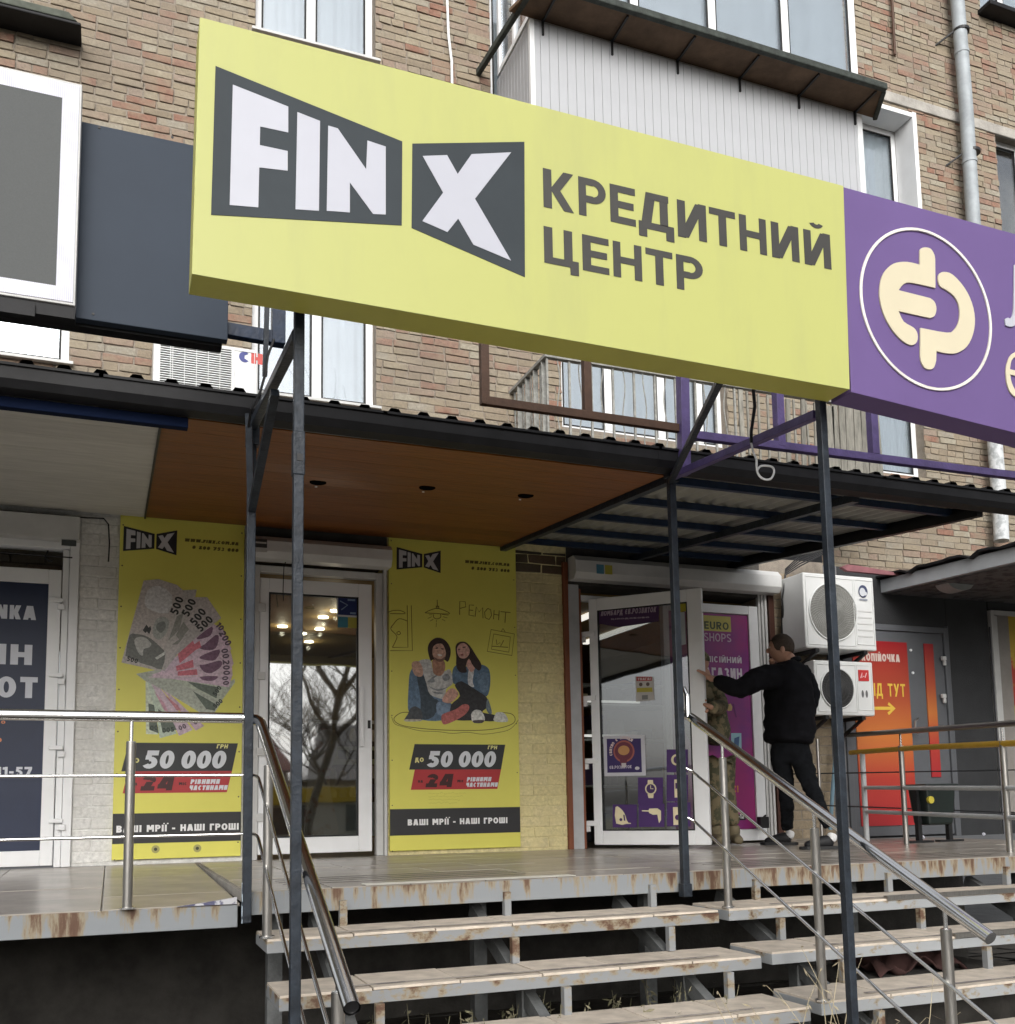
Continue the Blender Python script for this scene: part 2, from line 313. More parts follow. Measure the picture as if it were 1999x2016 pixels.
# ---------------------------------------------------------------- lettering: bold block capitals made of straight and curved pieces
GW={'М':1.15,'Ш':1.2,'Ю':1.3,'W':1.4,'M':1.15,'І':None,'I':None,'Ї':None,'1':.55,' ':.38,'-':.5,'Щ':1.25,'Д':1.02,'Ц':.95,'.':.3,'Г':.72,'Т':.8,'T':.8,'E':.74,'Е':.74,'J':.6,'F':.72,'L':.68,'О':1.0,'O':1.0,'Н':.9,'N':.92,'H':.9,'А':1.0,'A':1.0,'Х':.95,'X':.95,'!':None,'У':.9}
def glyph(ch,w,t):
    V=lambda x,a=0,b=1:('q',[(x,a),(x+t,a),(x+t,b),(x,b)])
    H=lambda y,a,b:('q',[(a,y-t/2),(b,y-t/2),(b,y+t/2),(a,y+t/2)])
    def D(xa,ya,xb,yb,k=1.2): 
        h=t*k/2; return ('q',[(xa-h,ya),(xa+h,ya),(xb+h,yb),(xb-h,yb)])
    def A(cx,cy_,rx,ry,a0,a1,n=12): return ('a',cx,cy_,rx,ry,a0,a1,n)
    e=1-t/2; b=t/2; k=t*.6
    def bowl(lo,hi,x1=None):
        x1=x1 or w; r=(hi-lo)/2; rx=min(r,x1*.55); return [H(lo+b,t,x1-rx),H(hi-b,t,x1-rx),A(x1-rx,(lo+hi)/2,rx,r,-90,90)]
    G={
    'К':[V(0),D(w-k,0,t+k*.6,.52),D(w-k,1,t+k*.6,.48)],'Р':[V(0)]+bowl(.36,1),'Е':[V(0),H(b,t,w),H(e,t,w),H(.5,t,w*.93)],
    'И':[V(0),V(w-t),D(t*.75,0.02,w-t*.75,.98)],'Т':[H(e,0,w),V(w/2-b,0,1-t)],'Н':[V(0),V(w-t),H(.5,t,w-t)],
    'Ц':[V(0),V(w-t*1.7,0),H(b,t,w),V(w-t,-.2,t)],'Д':[H(t*.6,0,w),V(0,-.2,t*.6),V(w-t,-.2,t*.6),H(e,w*.28,w-t*.6),V(w-t*1.7,t,1),D(w*.22,t,w*.36,1)],
    'Б':[V(0),H(e,t,w*.9)]+bowl(0,.6),'В':[V(0)]+bowl(0,.55)+bowl(.45,1,w*.95),'А':[D(k,0,w/2-t*.15,1),D(w-k,0,w/2+t*.15,1),H(.27,w*.25,w*.75)],'Ш':[V(0),V(w/2-b),V(w-t),H(b,t,w-t)],
    'М':[V(0),V(w-t),D(w/2,.3,t*.7,1),D(w/2,.3,w-t*.7,1)],'О':[A(w/2,.5,w/2,.5,0,360,28)],'С':[A(w/2,.5,w/2,.5,42,318,22)],'Г':[V(0),H(e,t,w)],'П':[V(0),V(w-t),H(e,t,w-t)],
    'І':[V(0)],'Ч':[V(w-t),V(0,.5,1),H(.45,t*.4,w-t)],'Л':[V(w-t),D(k,0,w*.36,1),H(e,w*.3,w-t)],'У':[D(w*.3,0,w-k,1),D(w*.5,.34,k,1)],
    'З':[A(w*.45,.735,w*.45,.265,-90,150),A(w*.45,.265,w*.5,.265,-150,90)],'Ю':[V(0),H(.5,t,w*.38),A(w*.66,.5,w*.34,.5,0,360,26)],'Ж':[V(w/2-b),D(k,0,w/2-k,.5),D(k,1,w/2-k,.5),D(w-k,0,w/2+k,.5),D(w-k,1,w/2+k,.5)],
    'F':[V(0),H(e,t,w),H(.5,t,w*.9)],'N':[V(0),V(w-t),D(t*.75,1,w-t*.75,0)],'X':[D(k,0,w-k,1),D(k,1,w-k,0)],'U':[V(0,.35),V(w-t,.35),A(w/2,.36,w/2,.36,180,360)],'R':[V(0)]+bowl(.42,1)+[D(w-k,0,w*.45,.45)],
    'S':[A(w/2,.735,w/2,.265,30,270),A(w/2,.265,w/2,.265,-150,90)],'L':[V(0),H(b,t,w)],'K':None,'W':[D(w*.27,0,k,1),D(w*.27,0,w/2,1),D(w*.73,0,w/2,1),D(w*.73,0,w-k,1)],
    '0':[A(w/2,.5,w/2,.5,0,360,26)],'1':[V(w-t),D(w-t,.72,w-t*.3,1,1.2)] if 0 else [V(w-t),H(.84,0,w-t)],'2':[A(w/2,.7,w/2,.3,-30,170),D(t*.9,t*.6,w-t*.9,.6,1.2),H(b,0,w)],
    '3':[A(w*.45,.735,w*.45,.265,-90,150),A(w*.45,.265,w*.5,.265,-150,90)],'4':[V(w*.66,0),H(.28,0,w),D(t*.55,.3,w*.6,1,1.1)],'5':[H(e,w*.14,w*.95),V(w*.1,.5,1-t),A(w*.46,.33,w*.52,.33,-150,115)],'7':[H(e,0,w),D(w*.35,0,w-k,1-t)],
    '8':[A(w/2,.74,w*.45,.26,0,360,20),A(w/2,.27,w/2,.27,0,360,22)],'6':[A(w/2,.3,w/2,.3,0,360,22),A(w*.6,.5,w*.6,.5,110,180)],'-':[H(.42,0,w)],'.':[('q',[(0,0),(t,0),(t,t),(0,t)])],'!':[V(0,.3,1),V(0,0,t)],
    'Є':[A(w/2,.5,w/2,.5,42,318,22),H(.5,t,w*.75)],'J':[V(w-t,.3),A(w/2,.3,w/2,.3,180,360)],
    }
    al={'K':'К','P':'Р','E':'Е','T':'Т','H':'Н','B':'В','A':'А','M':'М','O':'О','C':'С','I':'І','Х':'X','Y':'У'}
    dots=[]
    base=al.get(ch,ch)
    if ch=='Й': base='И'; dots=[('a',w/2,1.27,w*.27,.17,200,340,8)]
    if ch=='Ї': base='І'; dots=[('q',[(-t*.8,1.08),(0,1.08),(0,1.25),(-t*.8,1.25)]),('q',[(t*1.0,1.08),(t*1.8,1.08),(t*1.8,1.25),(t*1.0,1.25)])]
    return (G.get(base) or [])+dots
def text(mb,s,x,z,h,y,t=.22,width=None,slant=0.,gap=.14,wmul=.78,line=None,advance=None):
    """line of block capitals, baseline (x,z), cap height h, front plane y; width fits the line"""
    ws=[]
    for ch in s:
        g=GW.get(ch.upper(),.86); ws.append(t if g is None else g*wmul if ch!=' ' else g)
    tot=sum(ws)+gap*(len(s)-1); kx=(width/h/tot) if width else 1.
    cx=0.; lay=0
    for ch,w0 in zip(s,ws):
        for e in glyph(ch.upper(),w0,t):
            yy=y-lay*.00012; lay=(lay+1)%4
            tr=lambda a,b:(x+((cx+a)*kx+b*slant)*h,yy,z+b*h)
            if e[0]=='q':
                vs=[tr(a,b) for a,b in e[1]]; mb.add(vs,[(0,1,2,3)])
                a,b,c=(Vector(v) for v in vs[:3])
                if (b-a).cross(c-a).y>0: mb.f[-1]=mb.f[-1][::-1]
            else:
                _,ax,ay,rx,ry,a0,a1,n=e; vs=[]
                tt=t/ (1 if ry>.2 else 1.6)
                for i in range(n+1):
                    a=R_(a0+(a1-a0)*i/n); vs.append(tr(ax+rx*math.cos(a),ay+ry*math.sin(a))); vs.append(tr(ax+(rx-tt)*math.cos(a),ay+(ry-tt*.92)*math.sin(a)))
                mb.add(vs,[(2*i,2*i+2,2*i+3,2*i+1) for i in range(n)])
        cx+=w0+gap
    return mb
# ================================================================ THE SETTING
YU=1.5; GZ=-1.15
def pxr(u0,v0,u1,v1,y): a=P(u0,v0,y); b=P(u1,v1,y); return a.x,b.x,b.z,a.z
MB().box(-220,220,-220,160,GZ-.5,GZ).build('ground',m_asph,kind='structure')
MB().box(-60,60,-9.4,-5.5,GZ,GZ+.004).build('pavement',mat('pavement_slabs',(.36,.345,.32),.85,var=.2,scale=2,bump=.3),kind='structure')
g=MB(); random.seed(3)
for i in range(26):
    for j in range(18):
        x=-3+i*.45; y=-5.3+j*.32
        g.add([(x+a*.45,y+b*.32,GZ+.006+.03*random.random()) for a,b in((0,0),(1,0),(1,1),(0,1))],[(0,1,2,3)])
g.build('soil',m_dirt,kind='structure')
# ---- main brick building
bld=thing('apartment_building','pale red and buff brick apartment block rising behind the shop signs','building',(5,YU,GZ))
def sub(o,par): # keep world place under an Empty that is only translated
    o.parent=par; o.matrix_parent_inverse=Matrix.Translation(-Vector(par.location)); return o
WIN=[]   # openings x0,x1,z0,z1
wBx0=P(497,640,YU).x; wBx1=P(741,803,YU).x; zb=P(741,803,YU).z; zA=P(732,120,YU).z
WIN+= [(wBx0,wBx1,zb,zb+1.45),(wBx0,wBx1,zA,zA+1.6)]
zl=P(132,715,YU).z; xl=P(138,640,YU).x
WIN.append((xl-1.3,xl,zl,zl+1.45))
o1=P(1105,720,YU).x; o2=P(1432,790,YU).x; ob=P(1350,872,YU).z
WIN.append((o1,o2,ob,ob+1.7))
q0=P(1722,805,YU).x; q1=P(1816,805,YU).x; qb=P(1815,940,YU).z
WIN.append((q0,q1,qb,qb+1.6))
r0=P(1679,219,YU).x; r1=P(1795,219,YU).x; rt=P(1740,215,YU).z
WIN.append((r0,r1,rt-1.5,rt))
f0=P(1960,265,YU).x; ft=P(1962,262,YU).z
WIN.append((f0,f0+1.3,ft-1.6,ft))
tb=P(1999,47,YU).z; t0=P(1931,20,YU).x
WIN.append((t0,t0+1.3,tb,tb+1.5))
c0=P(964,0,YU).x
WIN.append((c0,c0+.5,P(1000,60,YU).z-.9,P(1000,60,YU).z+.9))
WX0,WX1,WZ0,WZ1=-3.2,14.5,2.3,13.0
# backing wall with openings cut out
xs=sorted({WX0,WX1,*[a for w in WIN for a in w[:2]]}); zs=sorted({WZ0,WZ1,*[a for w in WIN for a in w[2:]]})
b=MB()
for i in range(len(xs)-1):
    for j in range(len(zs)-1):
        cx_,cz_=(xs[i]+xs[i+1])/2,(zs[j]+zs[j+1])/2
        if any(w[0]<cx_<w[1] and w[2]<cz_<w[3] for w in WIN): continue
        b.add([(xs[i],YU+.003,zs[j]),(xs[i+1],YU+.003,zs[j]),(xs[i+1],YU+.003,zs[j+1]),(xs[i],YU+.003,zs[j+1])],[(0,1,2,3)])
for w in WIN:
    x0,x1,z0,z1=w
    b.add([(x0,YU,z0),(x0,YU+.45,z0),(x0,YU+.45,z1),(x0,YU,z1)],[(0,1,2,3)]).add([(x1,YU,z0),(x1,YU+.45,z0),(x1,YU+.45,z1),(x1,YU,z1)],[(3,2,1,0)])
    b.add([(x0,YU,z0),(x1,YU,z0),(x1,YU+.45,z0),(x0,YU+.45,z0)],[(0,1,2,3)]).add([(x0,YU,z1),(x1,YU,z1),(x1,YU+.45,z1),(x0,YU+.45,z1)],[(3,2,1,0)])
b.box(WX0,WX1,YU+.46,YU+4,WZ0,WZ1+.3)
sub(b.build('wall',m_mortar),bld)
def project(p):
    d=Vector(p)-CAM; z=d.dot(FW)
    return 1000+F_PX*d.dot(RT)/z, PY-F_PX*d.dot(UP)/z, z
def inpoly(p,poly):
    c=False; n=len(poly)
    for i in range(n):
        a,b_=poly[i],poly[i-1]
        if (a[1]>p[1])!=(b_[1]>p[1]) and p[0]<(b_[0]-a[0])*(p[1]-a[1])/(b_[1]-a[1])+a[0]: c=not c
    return c
HID=[[(370,30),(394,30),(1661,360),(2010,455),(2010,860),(1630,795),(372,580)],[(0,120),(165,160),(165,235),(385,280),(450,660),(0,600)],
 [(955,180),(1055,0),(1700,0),(1740,170),(1700,380),(1400,320)],[(0,700),(650,800),(1333,895),(2010,980),(2010,2016),(0,2016)],[(300,650),(530,680),(530,800),(300,780)]]
BW,BH,GX,GZ_=.252,.066,.012,.0115
cands=[]; rows=int((WZ1-WZ0)/(BH+GZ_))
rng=random.Random(11)
for r in range(rows):
    z=WZ0+r*(BH+GZ_); off=(BW+GX)*(.5 if r%2 else 0)+rng.uniform(-.02,.02)
    x=WX0-off; header=(r%6==5)
    while x<WX1:
        bw=(BW-GX)/2 if (header or rng.random()<.12) else BW
        a,bb=x,x+bw; x+=bw+GX
        segs=[(a,bb)]
        for w in WIN:
            if w[2]-.001<z+BH and w[3]+.001>z:
                ns=[]
                for s_,e_ in segs:
                    if e_<=w[0] or s_>=w[1]: ns.append((s_,e_))
                    else:
                        if w[0]-s_>.03: ns.append((s_,w[0]-.004))
                        if e_-w[1]>.03: ns.append((w[1]+.004,e_))
                segs=ns
        for s_,e_ in segs:
            u,v,d=project(((s_+e_)/2,YU,z))
            vis=-20<u<2019 and -20<v<2036 and not any(inpoly((u,v),h) for h in HID) and s_==a and e_==bb
            cands.append((0 if not vis else (e_-s_)*BH/d/d,s_,e_,z,rng.uniform(-.006,.006),rng.uniform(-.004,.004)))
cands.sort(key=lambda c:-c[0])
mass=MB(); shared={}
for k,(sc,s_,e_,z,pr_,tz) in enumerate(cands):
    w=round(e_-s_,3)
    if k<300 and sc>0:
        key=(w,k%6)
        if key not in shared:
            q=MB().box(-w/2,w/2,0,.05,0,BH); q.v=[(x+rng.uniform(-.006,.006),y+rng.uniform(-.003,.003),zz+rng.uniform(-.005,.005)) for x,y,zz in q.v]
            o=q.build('brick',m_brick,bevel=.007); shared[key]=o
        else: o=share(shared[key],(0,0,0),'brick')
        o.location=((s_+e_)/2,YU-.008+pr_,z+tz*.5); sub(o,bld)
    else:
        y0=YU-.008+pr_; n=len(mass.v); mass.box(s_,e_,y0,YU+.03,z,z+BH)
        mass.v[n:]=[(x+rng.uniform(-.006,.006),y+rng.uniform(-.003,.003),zz+rng.uniform(-.005,.005)) for x,y,zz in mass.v[n:]]
o=sub(mass.build('brickwork',m_brick_i),bld); o['kind']='stuff'
def window(w,mull=(.5,),fr=.07,y=YU+.12,curtain=.05,par=bld,mb_m=m_white,reveal=True,sub_=True):
    x0,x1,z0,z1=w; f=MB()
    f.box(x0,x0+fr,y,y+.06,z0,z1).box(x1-fr,x1,y,y+.06,z0,z1).box(x0+fr,x1-fr,y,y+.06,z0,z0+fr).box(x0+fr,x1-fr,y,y+.06,z1-fr,z1)
    for m_ in mull:
        xm=x0+(x1-x0)*m_; f.box(xm-.045,xm+.045,y-.004,y+.056,z0+fr,z1-fr)
    fo=f.build('window',mb_m,bevel=.006); sub(fo,par)
    xm=[x0+fr]+[x0+(x1-x0)*m_ for m_ in mull]+[x1-fr]
    for i in range(len(xm)-1):
        a=xm[i]+(.045 if i else 0); c=xm[i+1]-(.045 if i<len(xm)-2 else 0)
        p=MB().box(a,c,y+.02,y+.03,z0+fr,z1-fr).build('pane',m_glassw); p.parent=fo
        s_=MB(); t=.018
        s_.box(a,a+t,y+.005,y+.019,z0+fr,z1-fr).box(c-t,c,y+.005,y+.019,z0+fr,z1-fr).box(a+t,c-t,y+.005,y+.019,z0+fr,z0+fr+t).box(a+t,c-t,y+.005,y+.019,z1-fr-t,z1-fr)
        s_.build('seal',m_glassedge).parent=fo
    if curtain:
        n=60; cv=[]; 
        for i in range(n+1):
            xx=x0+fr+(x1-x0-2*fr)*i/n; yy=y+curtain+.010*math.sin(i*.55+x0)+.006*math.sin(i*1.3+z0); cv+= [(xx,yy,z0),(xx,yy,z1)]
        MB().add(cv,[(2*i,2*i+2,2*i+3,2*i+1) for i in range(n)]).build('curtain',m_curt,smooth=True).parent=fo
    return fo
window(WIN[0],(.53,)); window(WIN[1],(.47,)); window(WIN[2],(.1,)); window(WIN[3],(.3,.62,.86)); window(WIN[4],(.12,)); window(WIN[5],(.08,),y=YU+.30); window(WIN[6],(.4,),curtain=0); window(WIN[7],(.4,)); window(WIN[8],(.5,))
# white plastered reveals of the right-hand window, sills
x0,x1,z0,z1=WIN[5]
sub(MB().box(x1-.012,x1+.05,YU-.03,YU+.29,z0,z1+.06).box(x0,x1-.013,YU-.025,YU+.29,z1-.01,z1+.05).build('window_surround',m_white,bevel=.004),bld)
for w,e in ((WIN[0],0),(WIN[1],.0),(WIN[2],0)):
    sub(MB().box(w[0]-.04,w[1]+.04,YU-.07,YU+.12,w[2]-.03,w[2]-.002).build('window_sill',m_wgrey,bevel=.004),bld)
w=WIN[7]; sub(MB().box(w[0]-.06,w[1],YU-.22,YU+.1,w[2]-.07,w[2]-.004).build('window_sill',m_gutter,bevel=.01),bld)
# concrete band over the right windows
a=P(1725,172,YU-.03); c=P(1999,268,YU-.03)
sub(MB().box(a.x,c.x+2,YU-.03,YU+.01,a.z-.13,a.z+.01).build('concrete_band',m_conc,bevel=.01),bld)
# small service pipes on the wall
sub(MB().tube([P(1752,-60,YU-.06),P(1757,0,YU-.06),P(1763,108,YU-.06)],.018,10).build('service_pipe',m_brown,smooth=True),bld)
tag(MB().tube([P(880,-40,YU-.05),P(882,20,YU-.05),P(884,70,YU-.07),P(890,120,YU-.05),P(891,175,YU-.05)],.014,8).build('wall_cable',m_white,smooth=True),'white cable hanging down the brick wall left of the clad balcony','cable')
# drainpipe
dp=thing('drainpipe','grey zinc drainpipe with band clamps on the brick wall at far right','drainpipe',P(1972,1050,1.3))
pth=[P(1880,-60,1.32),P(1886,0,1.32),P(1903,210,1.32),P(1917,430,1.32),P(1944,700,1.32),P(1958,850,1.32),P(1970,1000,1.32),P(1973,1065,1.3)]
sub(MB().tube(pth[:5],.085,20).build('pipe',m_pipe,smooth=True),dp)
sub(MB().tube(pth[4:],.088,20).build('pipe',mat('flaking_white_paint',(.60,.62,.63),.6,col2=(.36,.38,.39),scale=9,thr=(.48,.58)),smooth=True),dp)
for i in range(4):
    for q in (.5,):
        a=pth[i]+(pth[i+1]-pth[i])*q; d=(pth[i+1]-pth[i]).normalized(); sub(MB().tube([a-d*.02,a+d*.02],.093,20).build('pipe_joint',m_pipe,smooth=True),dp)
for (u,v) in ((1893,62),(1914,300)):
    a=P(u,v,1.32); k=sub(MB().tube([a+Vector((0,0,-.018)),a+Vector((0,0,.018))],.104,20).bar(a+Vector((-.09,.02,0)),a+Vector((-.26,.18,-.13)),.018).build('clamp',m_black),dp)
# ledge of a neighbour's balcony, top left
a=P(160,50,1.22); lb=thing('balcony_ledge','dark sheet metal balcony ledge cut off by the top left corner','balcony',(a.x-1,1.2,a.z))
sub(MB().box(a.x-2.2,a.x,1.22,YU,a.z,a.z+.03).build('slab',m_gutter,bevel=.01),lb)
sub(MB().prism([(a.x-2.2,a.z+.05),(a.x-.03,a.z+.05),(a.x-.1,a.z+.12),(a.x-2.2,a.z+.12)],1.24,1.48).build('flashing',mat('mossy_slate',(.09,.10,.08),.8,var=.4),bevel=.01),lb)
# ---- clad, glazed balcony above the signs
YB=.6; YV=.22
bx0=P(1047,120,YB).x; bx1=P(1697,300,YB).x
zi=(P(1299,110,YB).z+P(1668,223,YB).z)/2; zo=(P(1299,52,YV).z+P(1700,160,YV).z)/2
bal=thing('glazed_balcony','white clad balcony with glazing and a dark rusty visor above the yellow sign','balcony',((bx0+bx1)/2,YB,zi-1.2))
zl_=zi-1.25; n=42; sw=(bx1-bx0)/n; proto=None
for i in range(n):
    if proto is None: proto=MB().box(.002,sw-.004,-.012,0,0,1.25).box(.0,.006,-.006,0,0,1.25).build('siding_slat',m_siding,bevel=.0025); o=proto; sub(o,bal)
    else: o=share(proto,(0,0,0)); sub(o,bal)
    o.location=(bx0+i*sw,YB,zl_)
side=None; ns=11; swy=(YU-YB)/ns
for i in range(ns):
    if side is None: side=MB().box(-.012,0,.002,swy-.004,0,1.25).build('siding_slat',m_siding,bevel=.0025); o=side
    else: o=share(side,(0,0,0))
    sub(o,bal); o.location=(bx0,YB+i*swy,zl_)
sub(MB().box(bx0-.018,bx0+.03,YB-.02,YB+.03,zl_,zi).build('corner_trim',m_white,bevel=.003),bal); sub(MB().box(bx1-.05,bx1+.02,YB-.02,YB+.03,zl_,zi).build('corner_trim',m_white,bevel=.003),bal)
sub(MB().box(bx0+.002,bx1,YB+.002,YB+.05,zl_,zi+.02).box(bx0+.002,bx1,YB+.002,YU-.02,zl_-.15,zl_).box(bx1-.04,bx1,YB+.05,YU-.02,zl_,zi).build('parapet',m_conc),bal)
# visor: sheet on brackets, rusty underside
zo2=zo; vx0=P(1062,10,YV).x-.03; vx1=P(1741,170,YV).x
v=MB(); t=.035
v.add([(vx0,YV,zo2),(vx1,YV,zo2),(bx1+.25,YB+.01,zi+.03),(bx0-.22,YB+.01,zi+.03),(vx0,YV,zo2+t),(vx1,YV,zo2+t),(bx1+.25,YB+.01,zi+.03+t),(bx0-.22,YB+.01,zi+.03+t)],[(0,3,2,1),(4,5,6,7),(0,1,5,4),(1,2,6,5),(2,3,7,6),(3,0,4,7)])
sub(v.build('visor',mat('rusty_sheet',(.12,.075,.045),.8,var=.35,scale=4,bump=.2),bevel=.003),bal)
sub(MB().bar((vx0-.01,YV-.02,zo2+.03),(vx1+.01,YV-.02,zo2+.03),.06,.075).bar((vx0,YV,zo2+.02),(bx0-.22,YU,zi+.04),.05,.07).bar((vx1,YV,zo2+.01),(bx1+.22,YB,zi+.02),.05,.05).build('visor_edge',mat('mossy_dark_metal',(.035,.042,.036),.7,var=.5,scale=14,bump=.4),bevel=.01),bal)
for i in range(6):
    x=bx0+.12+(bx1-bx0-.2)*i/5
    sub(MB().bar((x,YB-.02,zi-.14),(x,YB-.02,zi+.02),.02).bar((x,YB-.02,zi+.0),(x,YV+.02,zo2-.012),.02).build('visor_bracket',m_black),bal)
gz0=max(zo2+t,zi+.1)+.0
mull=[(P(u,60,YB).x-bx0)/(bx1-bx0) for u in (1250,1402,1545)]
gl=window((bx0,bx1+.02,zi+.07,zi+1.65),mull,y=YB,par=bal,curtain=.10,fr=.09)
sub(MB().box(bx0-.001,bx1+.02,YB-.03,YB+.0,zi+.035,zi+.068).build('window_sill',m_white,bevel=.004),bal)
f=MB()
for y in (YB+.03,YB+.42,YU-.07): f.box(bx0-.004,bx0+.05,y,y+.06,zi+.06,zi+1.6)
f.box(bx0-.003,bx0+.05,YB+.09,YU-.07,zi+.061,zi+.12); fo=sub(f.build('side_window',m_white,bevel=.004),bal)
MB().box(bx0+.02,bx0+.03,YB+.1,YU-.08,zi+.12,zi+1.55).build('pane',m_glassw).parent=fo
# ---- open balcony with bent bars below the sign
ob_=thing('open_balcony','open balcony with bent grey bars and weathered boards below the yellow sign','balcony',(5,YB,3.2))
a=P(1077,702,YB); e=P(1745,815,YB); zt=a.z; xa=a.x; xe=P(1722,820,YB).x; zbot=P(1085,860,YB).z-.1
m_obar=mat('flaked_grey_paint',(.27,.27,.25),.8,var=.35,scale=18,bump=.3)
sub(MB().box(xa-.03,xe+.1,YB-.03,YB+.03,zt-.015,zt+.02).box(xa-.03,xa+.03,YB+.03,YU,zt-.015,zt+.02).box(xa,xe,YB-.01,YB+.01,zbot+.1,zbot+.13).build('top_rail',m_obar,bevel=.004),ob_)
sub(MB().box(xa-.02,xe+.1,YB-.05,YU,zbot-.18,zbot).build('slab',m_conc),ob_)
i=0; x=xa
xm_=P(1455,780,YB).x
while x<xm_:
    if i%2==0: o=MB().bar((x,YB,zbot),(x,YB,zt-.01),.02)
    else: o=MB().tube([(x+.016*math.sin(k*.9+i),YB,zbot+(zt-zbot)*k/10) for k in range(11)],.007,6)
    sub(o.build('bar',m_obar),ob_); x+=.115; i+=1
for k in range(8):
    y=YB+.06+k*.105
    sub(MB().bar((xa,y,zbot),(xa,y+rng.uniform(-.02,.02),zt-.01),.014 if k%2 else .05,.014).build('bar',m_obar),ob_)
x=xm_; i=0
while x<xe:
    if x<P(1600,780,YB).x: w=rng.choice([.018,.02,.05,.02]); gap=rng.uniform(.04,.12)
    else: w=rng.uniform(.06,.1); gap=.006
    q=MB().box(x,x+w,YB-.012,YB+.008,zbot-.02+rng.uniform(-.05,.03),zt-.02-rng.uniform(0,.03)); sh=rng.uniform(-.03,.03)
    q.v=[(a_+(sh if c_>zbot+.3 else 0),b_,c_) for a_,b_,c_ in q.v]
    sub(q.build('board',m_slate),ob_); x+=w+gap
# ================================================================ SHOP ANNEX (ground floor)
shop=thing('shop_building','single storey shop front with painted brick pillars under the canopy','building',(3,0,0))
D0=P(139,1700,0).x          # right edge of the left door
D1a,D1b=P(482,1600,0).x+.01,P(764,1500,0).x
D2a,D2b=P(1124,1500,0).x,P(1512,1500,0).x
SE=P(1640,1500,0).x; 
def wallseg(x0,x1,z0=0,z1=2.62,m=m_conc,y=-.001):
    return sub(MB().box(x0,x1,y,.3,z0,z1).build('wall',m),shop)
wallseg(D0,D1a,m=m_wmortar); wallseg(D1b,D2a,m=m_ymortar); wallseg(D2b,SE,m=m_mortar)
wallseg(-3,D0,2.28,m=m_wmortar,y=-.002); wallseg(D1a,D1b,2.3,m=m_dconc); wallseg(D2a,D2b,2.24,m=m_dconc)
sub(MB().box(-3,SE,-.0,YU,2.62,2.72).build('roof',m_gutter),shop)
def brickarea(x0,x1,z0,z1,mt,par,w=.245,h=.072,g=.008,y=.0,seed=1,rough=.004,skip=None):
    r=random.Random(seed); z=z0; i=0; proto={}
    while z<z1-.02:
        hh=min(h,z1-z); x=x0; first=True
        while x<x1-.012:
            bw=(w*.5 if (first and i%2) else w)*r.uniform(.97,1.03); first=False
            e_=min(x+bw,x1); 
            if e_-x>.025:
                ww=e_-x
                q=MB().box(-ww/2,ww/2,0,.05,0,hh-g); q.v=[(a+r.uniform(-rough,rough),b_+r.uniform(-.004,.004),c+r.uniform(-rough,rough)) for a,b_,c in q.v]
                o=q.build('brick',mt,bevel=.006); o.location=((x+e_)/2,y-.006,z+g/2); sub(o,par)
            x=e_+g
        z+=h; i+=1
brickarea(D0+.004,P(236,1500,0).x+.01,.02,2.5,m_wbrick,shop,h=.078,g=.005,seed=2)
ytop=P(1060,1130,0).z
brickarea(P(1020,1500,0).x,D2a-.005,.02,ytop,m_ybrick,shop,h=.085,w=.26,g=.006,seed=3)
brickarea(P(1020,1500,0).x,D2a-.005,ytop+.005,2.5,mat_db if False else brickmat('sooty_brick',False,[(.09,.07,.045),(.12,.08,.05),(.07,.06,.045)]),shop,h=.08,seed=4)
brickarea(D2b+.1,SE,.02,2.5,m_tbrick,shop,h=.085,seed=5)
# rooms behind the glass
room=MB(); 
for (x0,x1) in ((.2,3.3),(3.4,5.9)):
    room.box(x0,x0+.04,.31,4.6,0,2.6).box(x1-.04,x1,.31,4.6,0,2.6).box(x0,x1,4.56,4.6,0,2.6)
sub(room.build('inner_wall',mat('ochre_inner_wall',(.30,.23,.13),.8,var=.12,scale=2)),shop)
sub(MB().box(.24,5.86,.31,4.55,2.22,2.27).build('inner_ceiling',mat('ochre_ceiling',(.36,.25,.10),.6,var=.1,scale=2)),shop)
sub(MB().box(.24,5.86,.0,4.55,-.04,-.002).build('inner_floor',mat('inner_floor',(.2,.17,.13),.3)),shop)
m_lamp=mat('lamp_glow',(1,.93,.75),.5,var=0,emit=18)
for i,(u,v) in enumerate([(661,1205.6),(637,1218),(557,1236),(630,1241),(609,1266),(595,1250)]):
    p=PZ(u,v,2.2)
    if not(.3<p.x<3.2 and .4<p.y<4.5): p=Vector((1.2+.35*i,1+.5*i,2.2))
    if i<5:
        pl_=bpy.data.lights.new('ceiling_lamp_light','POINT'); pl_.energy=3.2; pl_.color=(1,.86,.62); pl_.shadow_soft_size=.02; po_=bpy.data.objects.new('ceiling_lamp_light',pl_); COL.objects.link(po_); po_.location=(p.x,p.y,2.14)
    L_=MB(); L_.tube([(p.x,p.y,2.207),(p.x,p.y,2.221)],.05,20)
    tag(L_.build('ceiling_lamp',m_lamp),['round lit ceiling lamp nearest the blue sticker','round lit ceiling lamp left of the one by the blue sticker','round lit ceiling lamp farthest left behind the door glass','round lit ceiling lamp in the middle of the ochre ceiling','round lit ceiling lamp low behind the door glass','small round lit ceiling lamp deep inside the shop'][i],'lamp','ceiling lamps inside the yellow shop')
for i,x in enumerate((4.3,5.0)):
    tag(MB().box(x-.03,x+.03,1.0,2.6,2.18,2.219).build('tube_lamp',mat('tube_glow',(1,.97,.88),.5,var=0,emit=1.0)),['lit tube lamp nearer the open white door','lit tube lamp further right inside the purple shop'][i],'lamp')
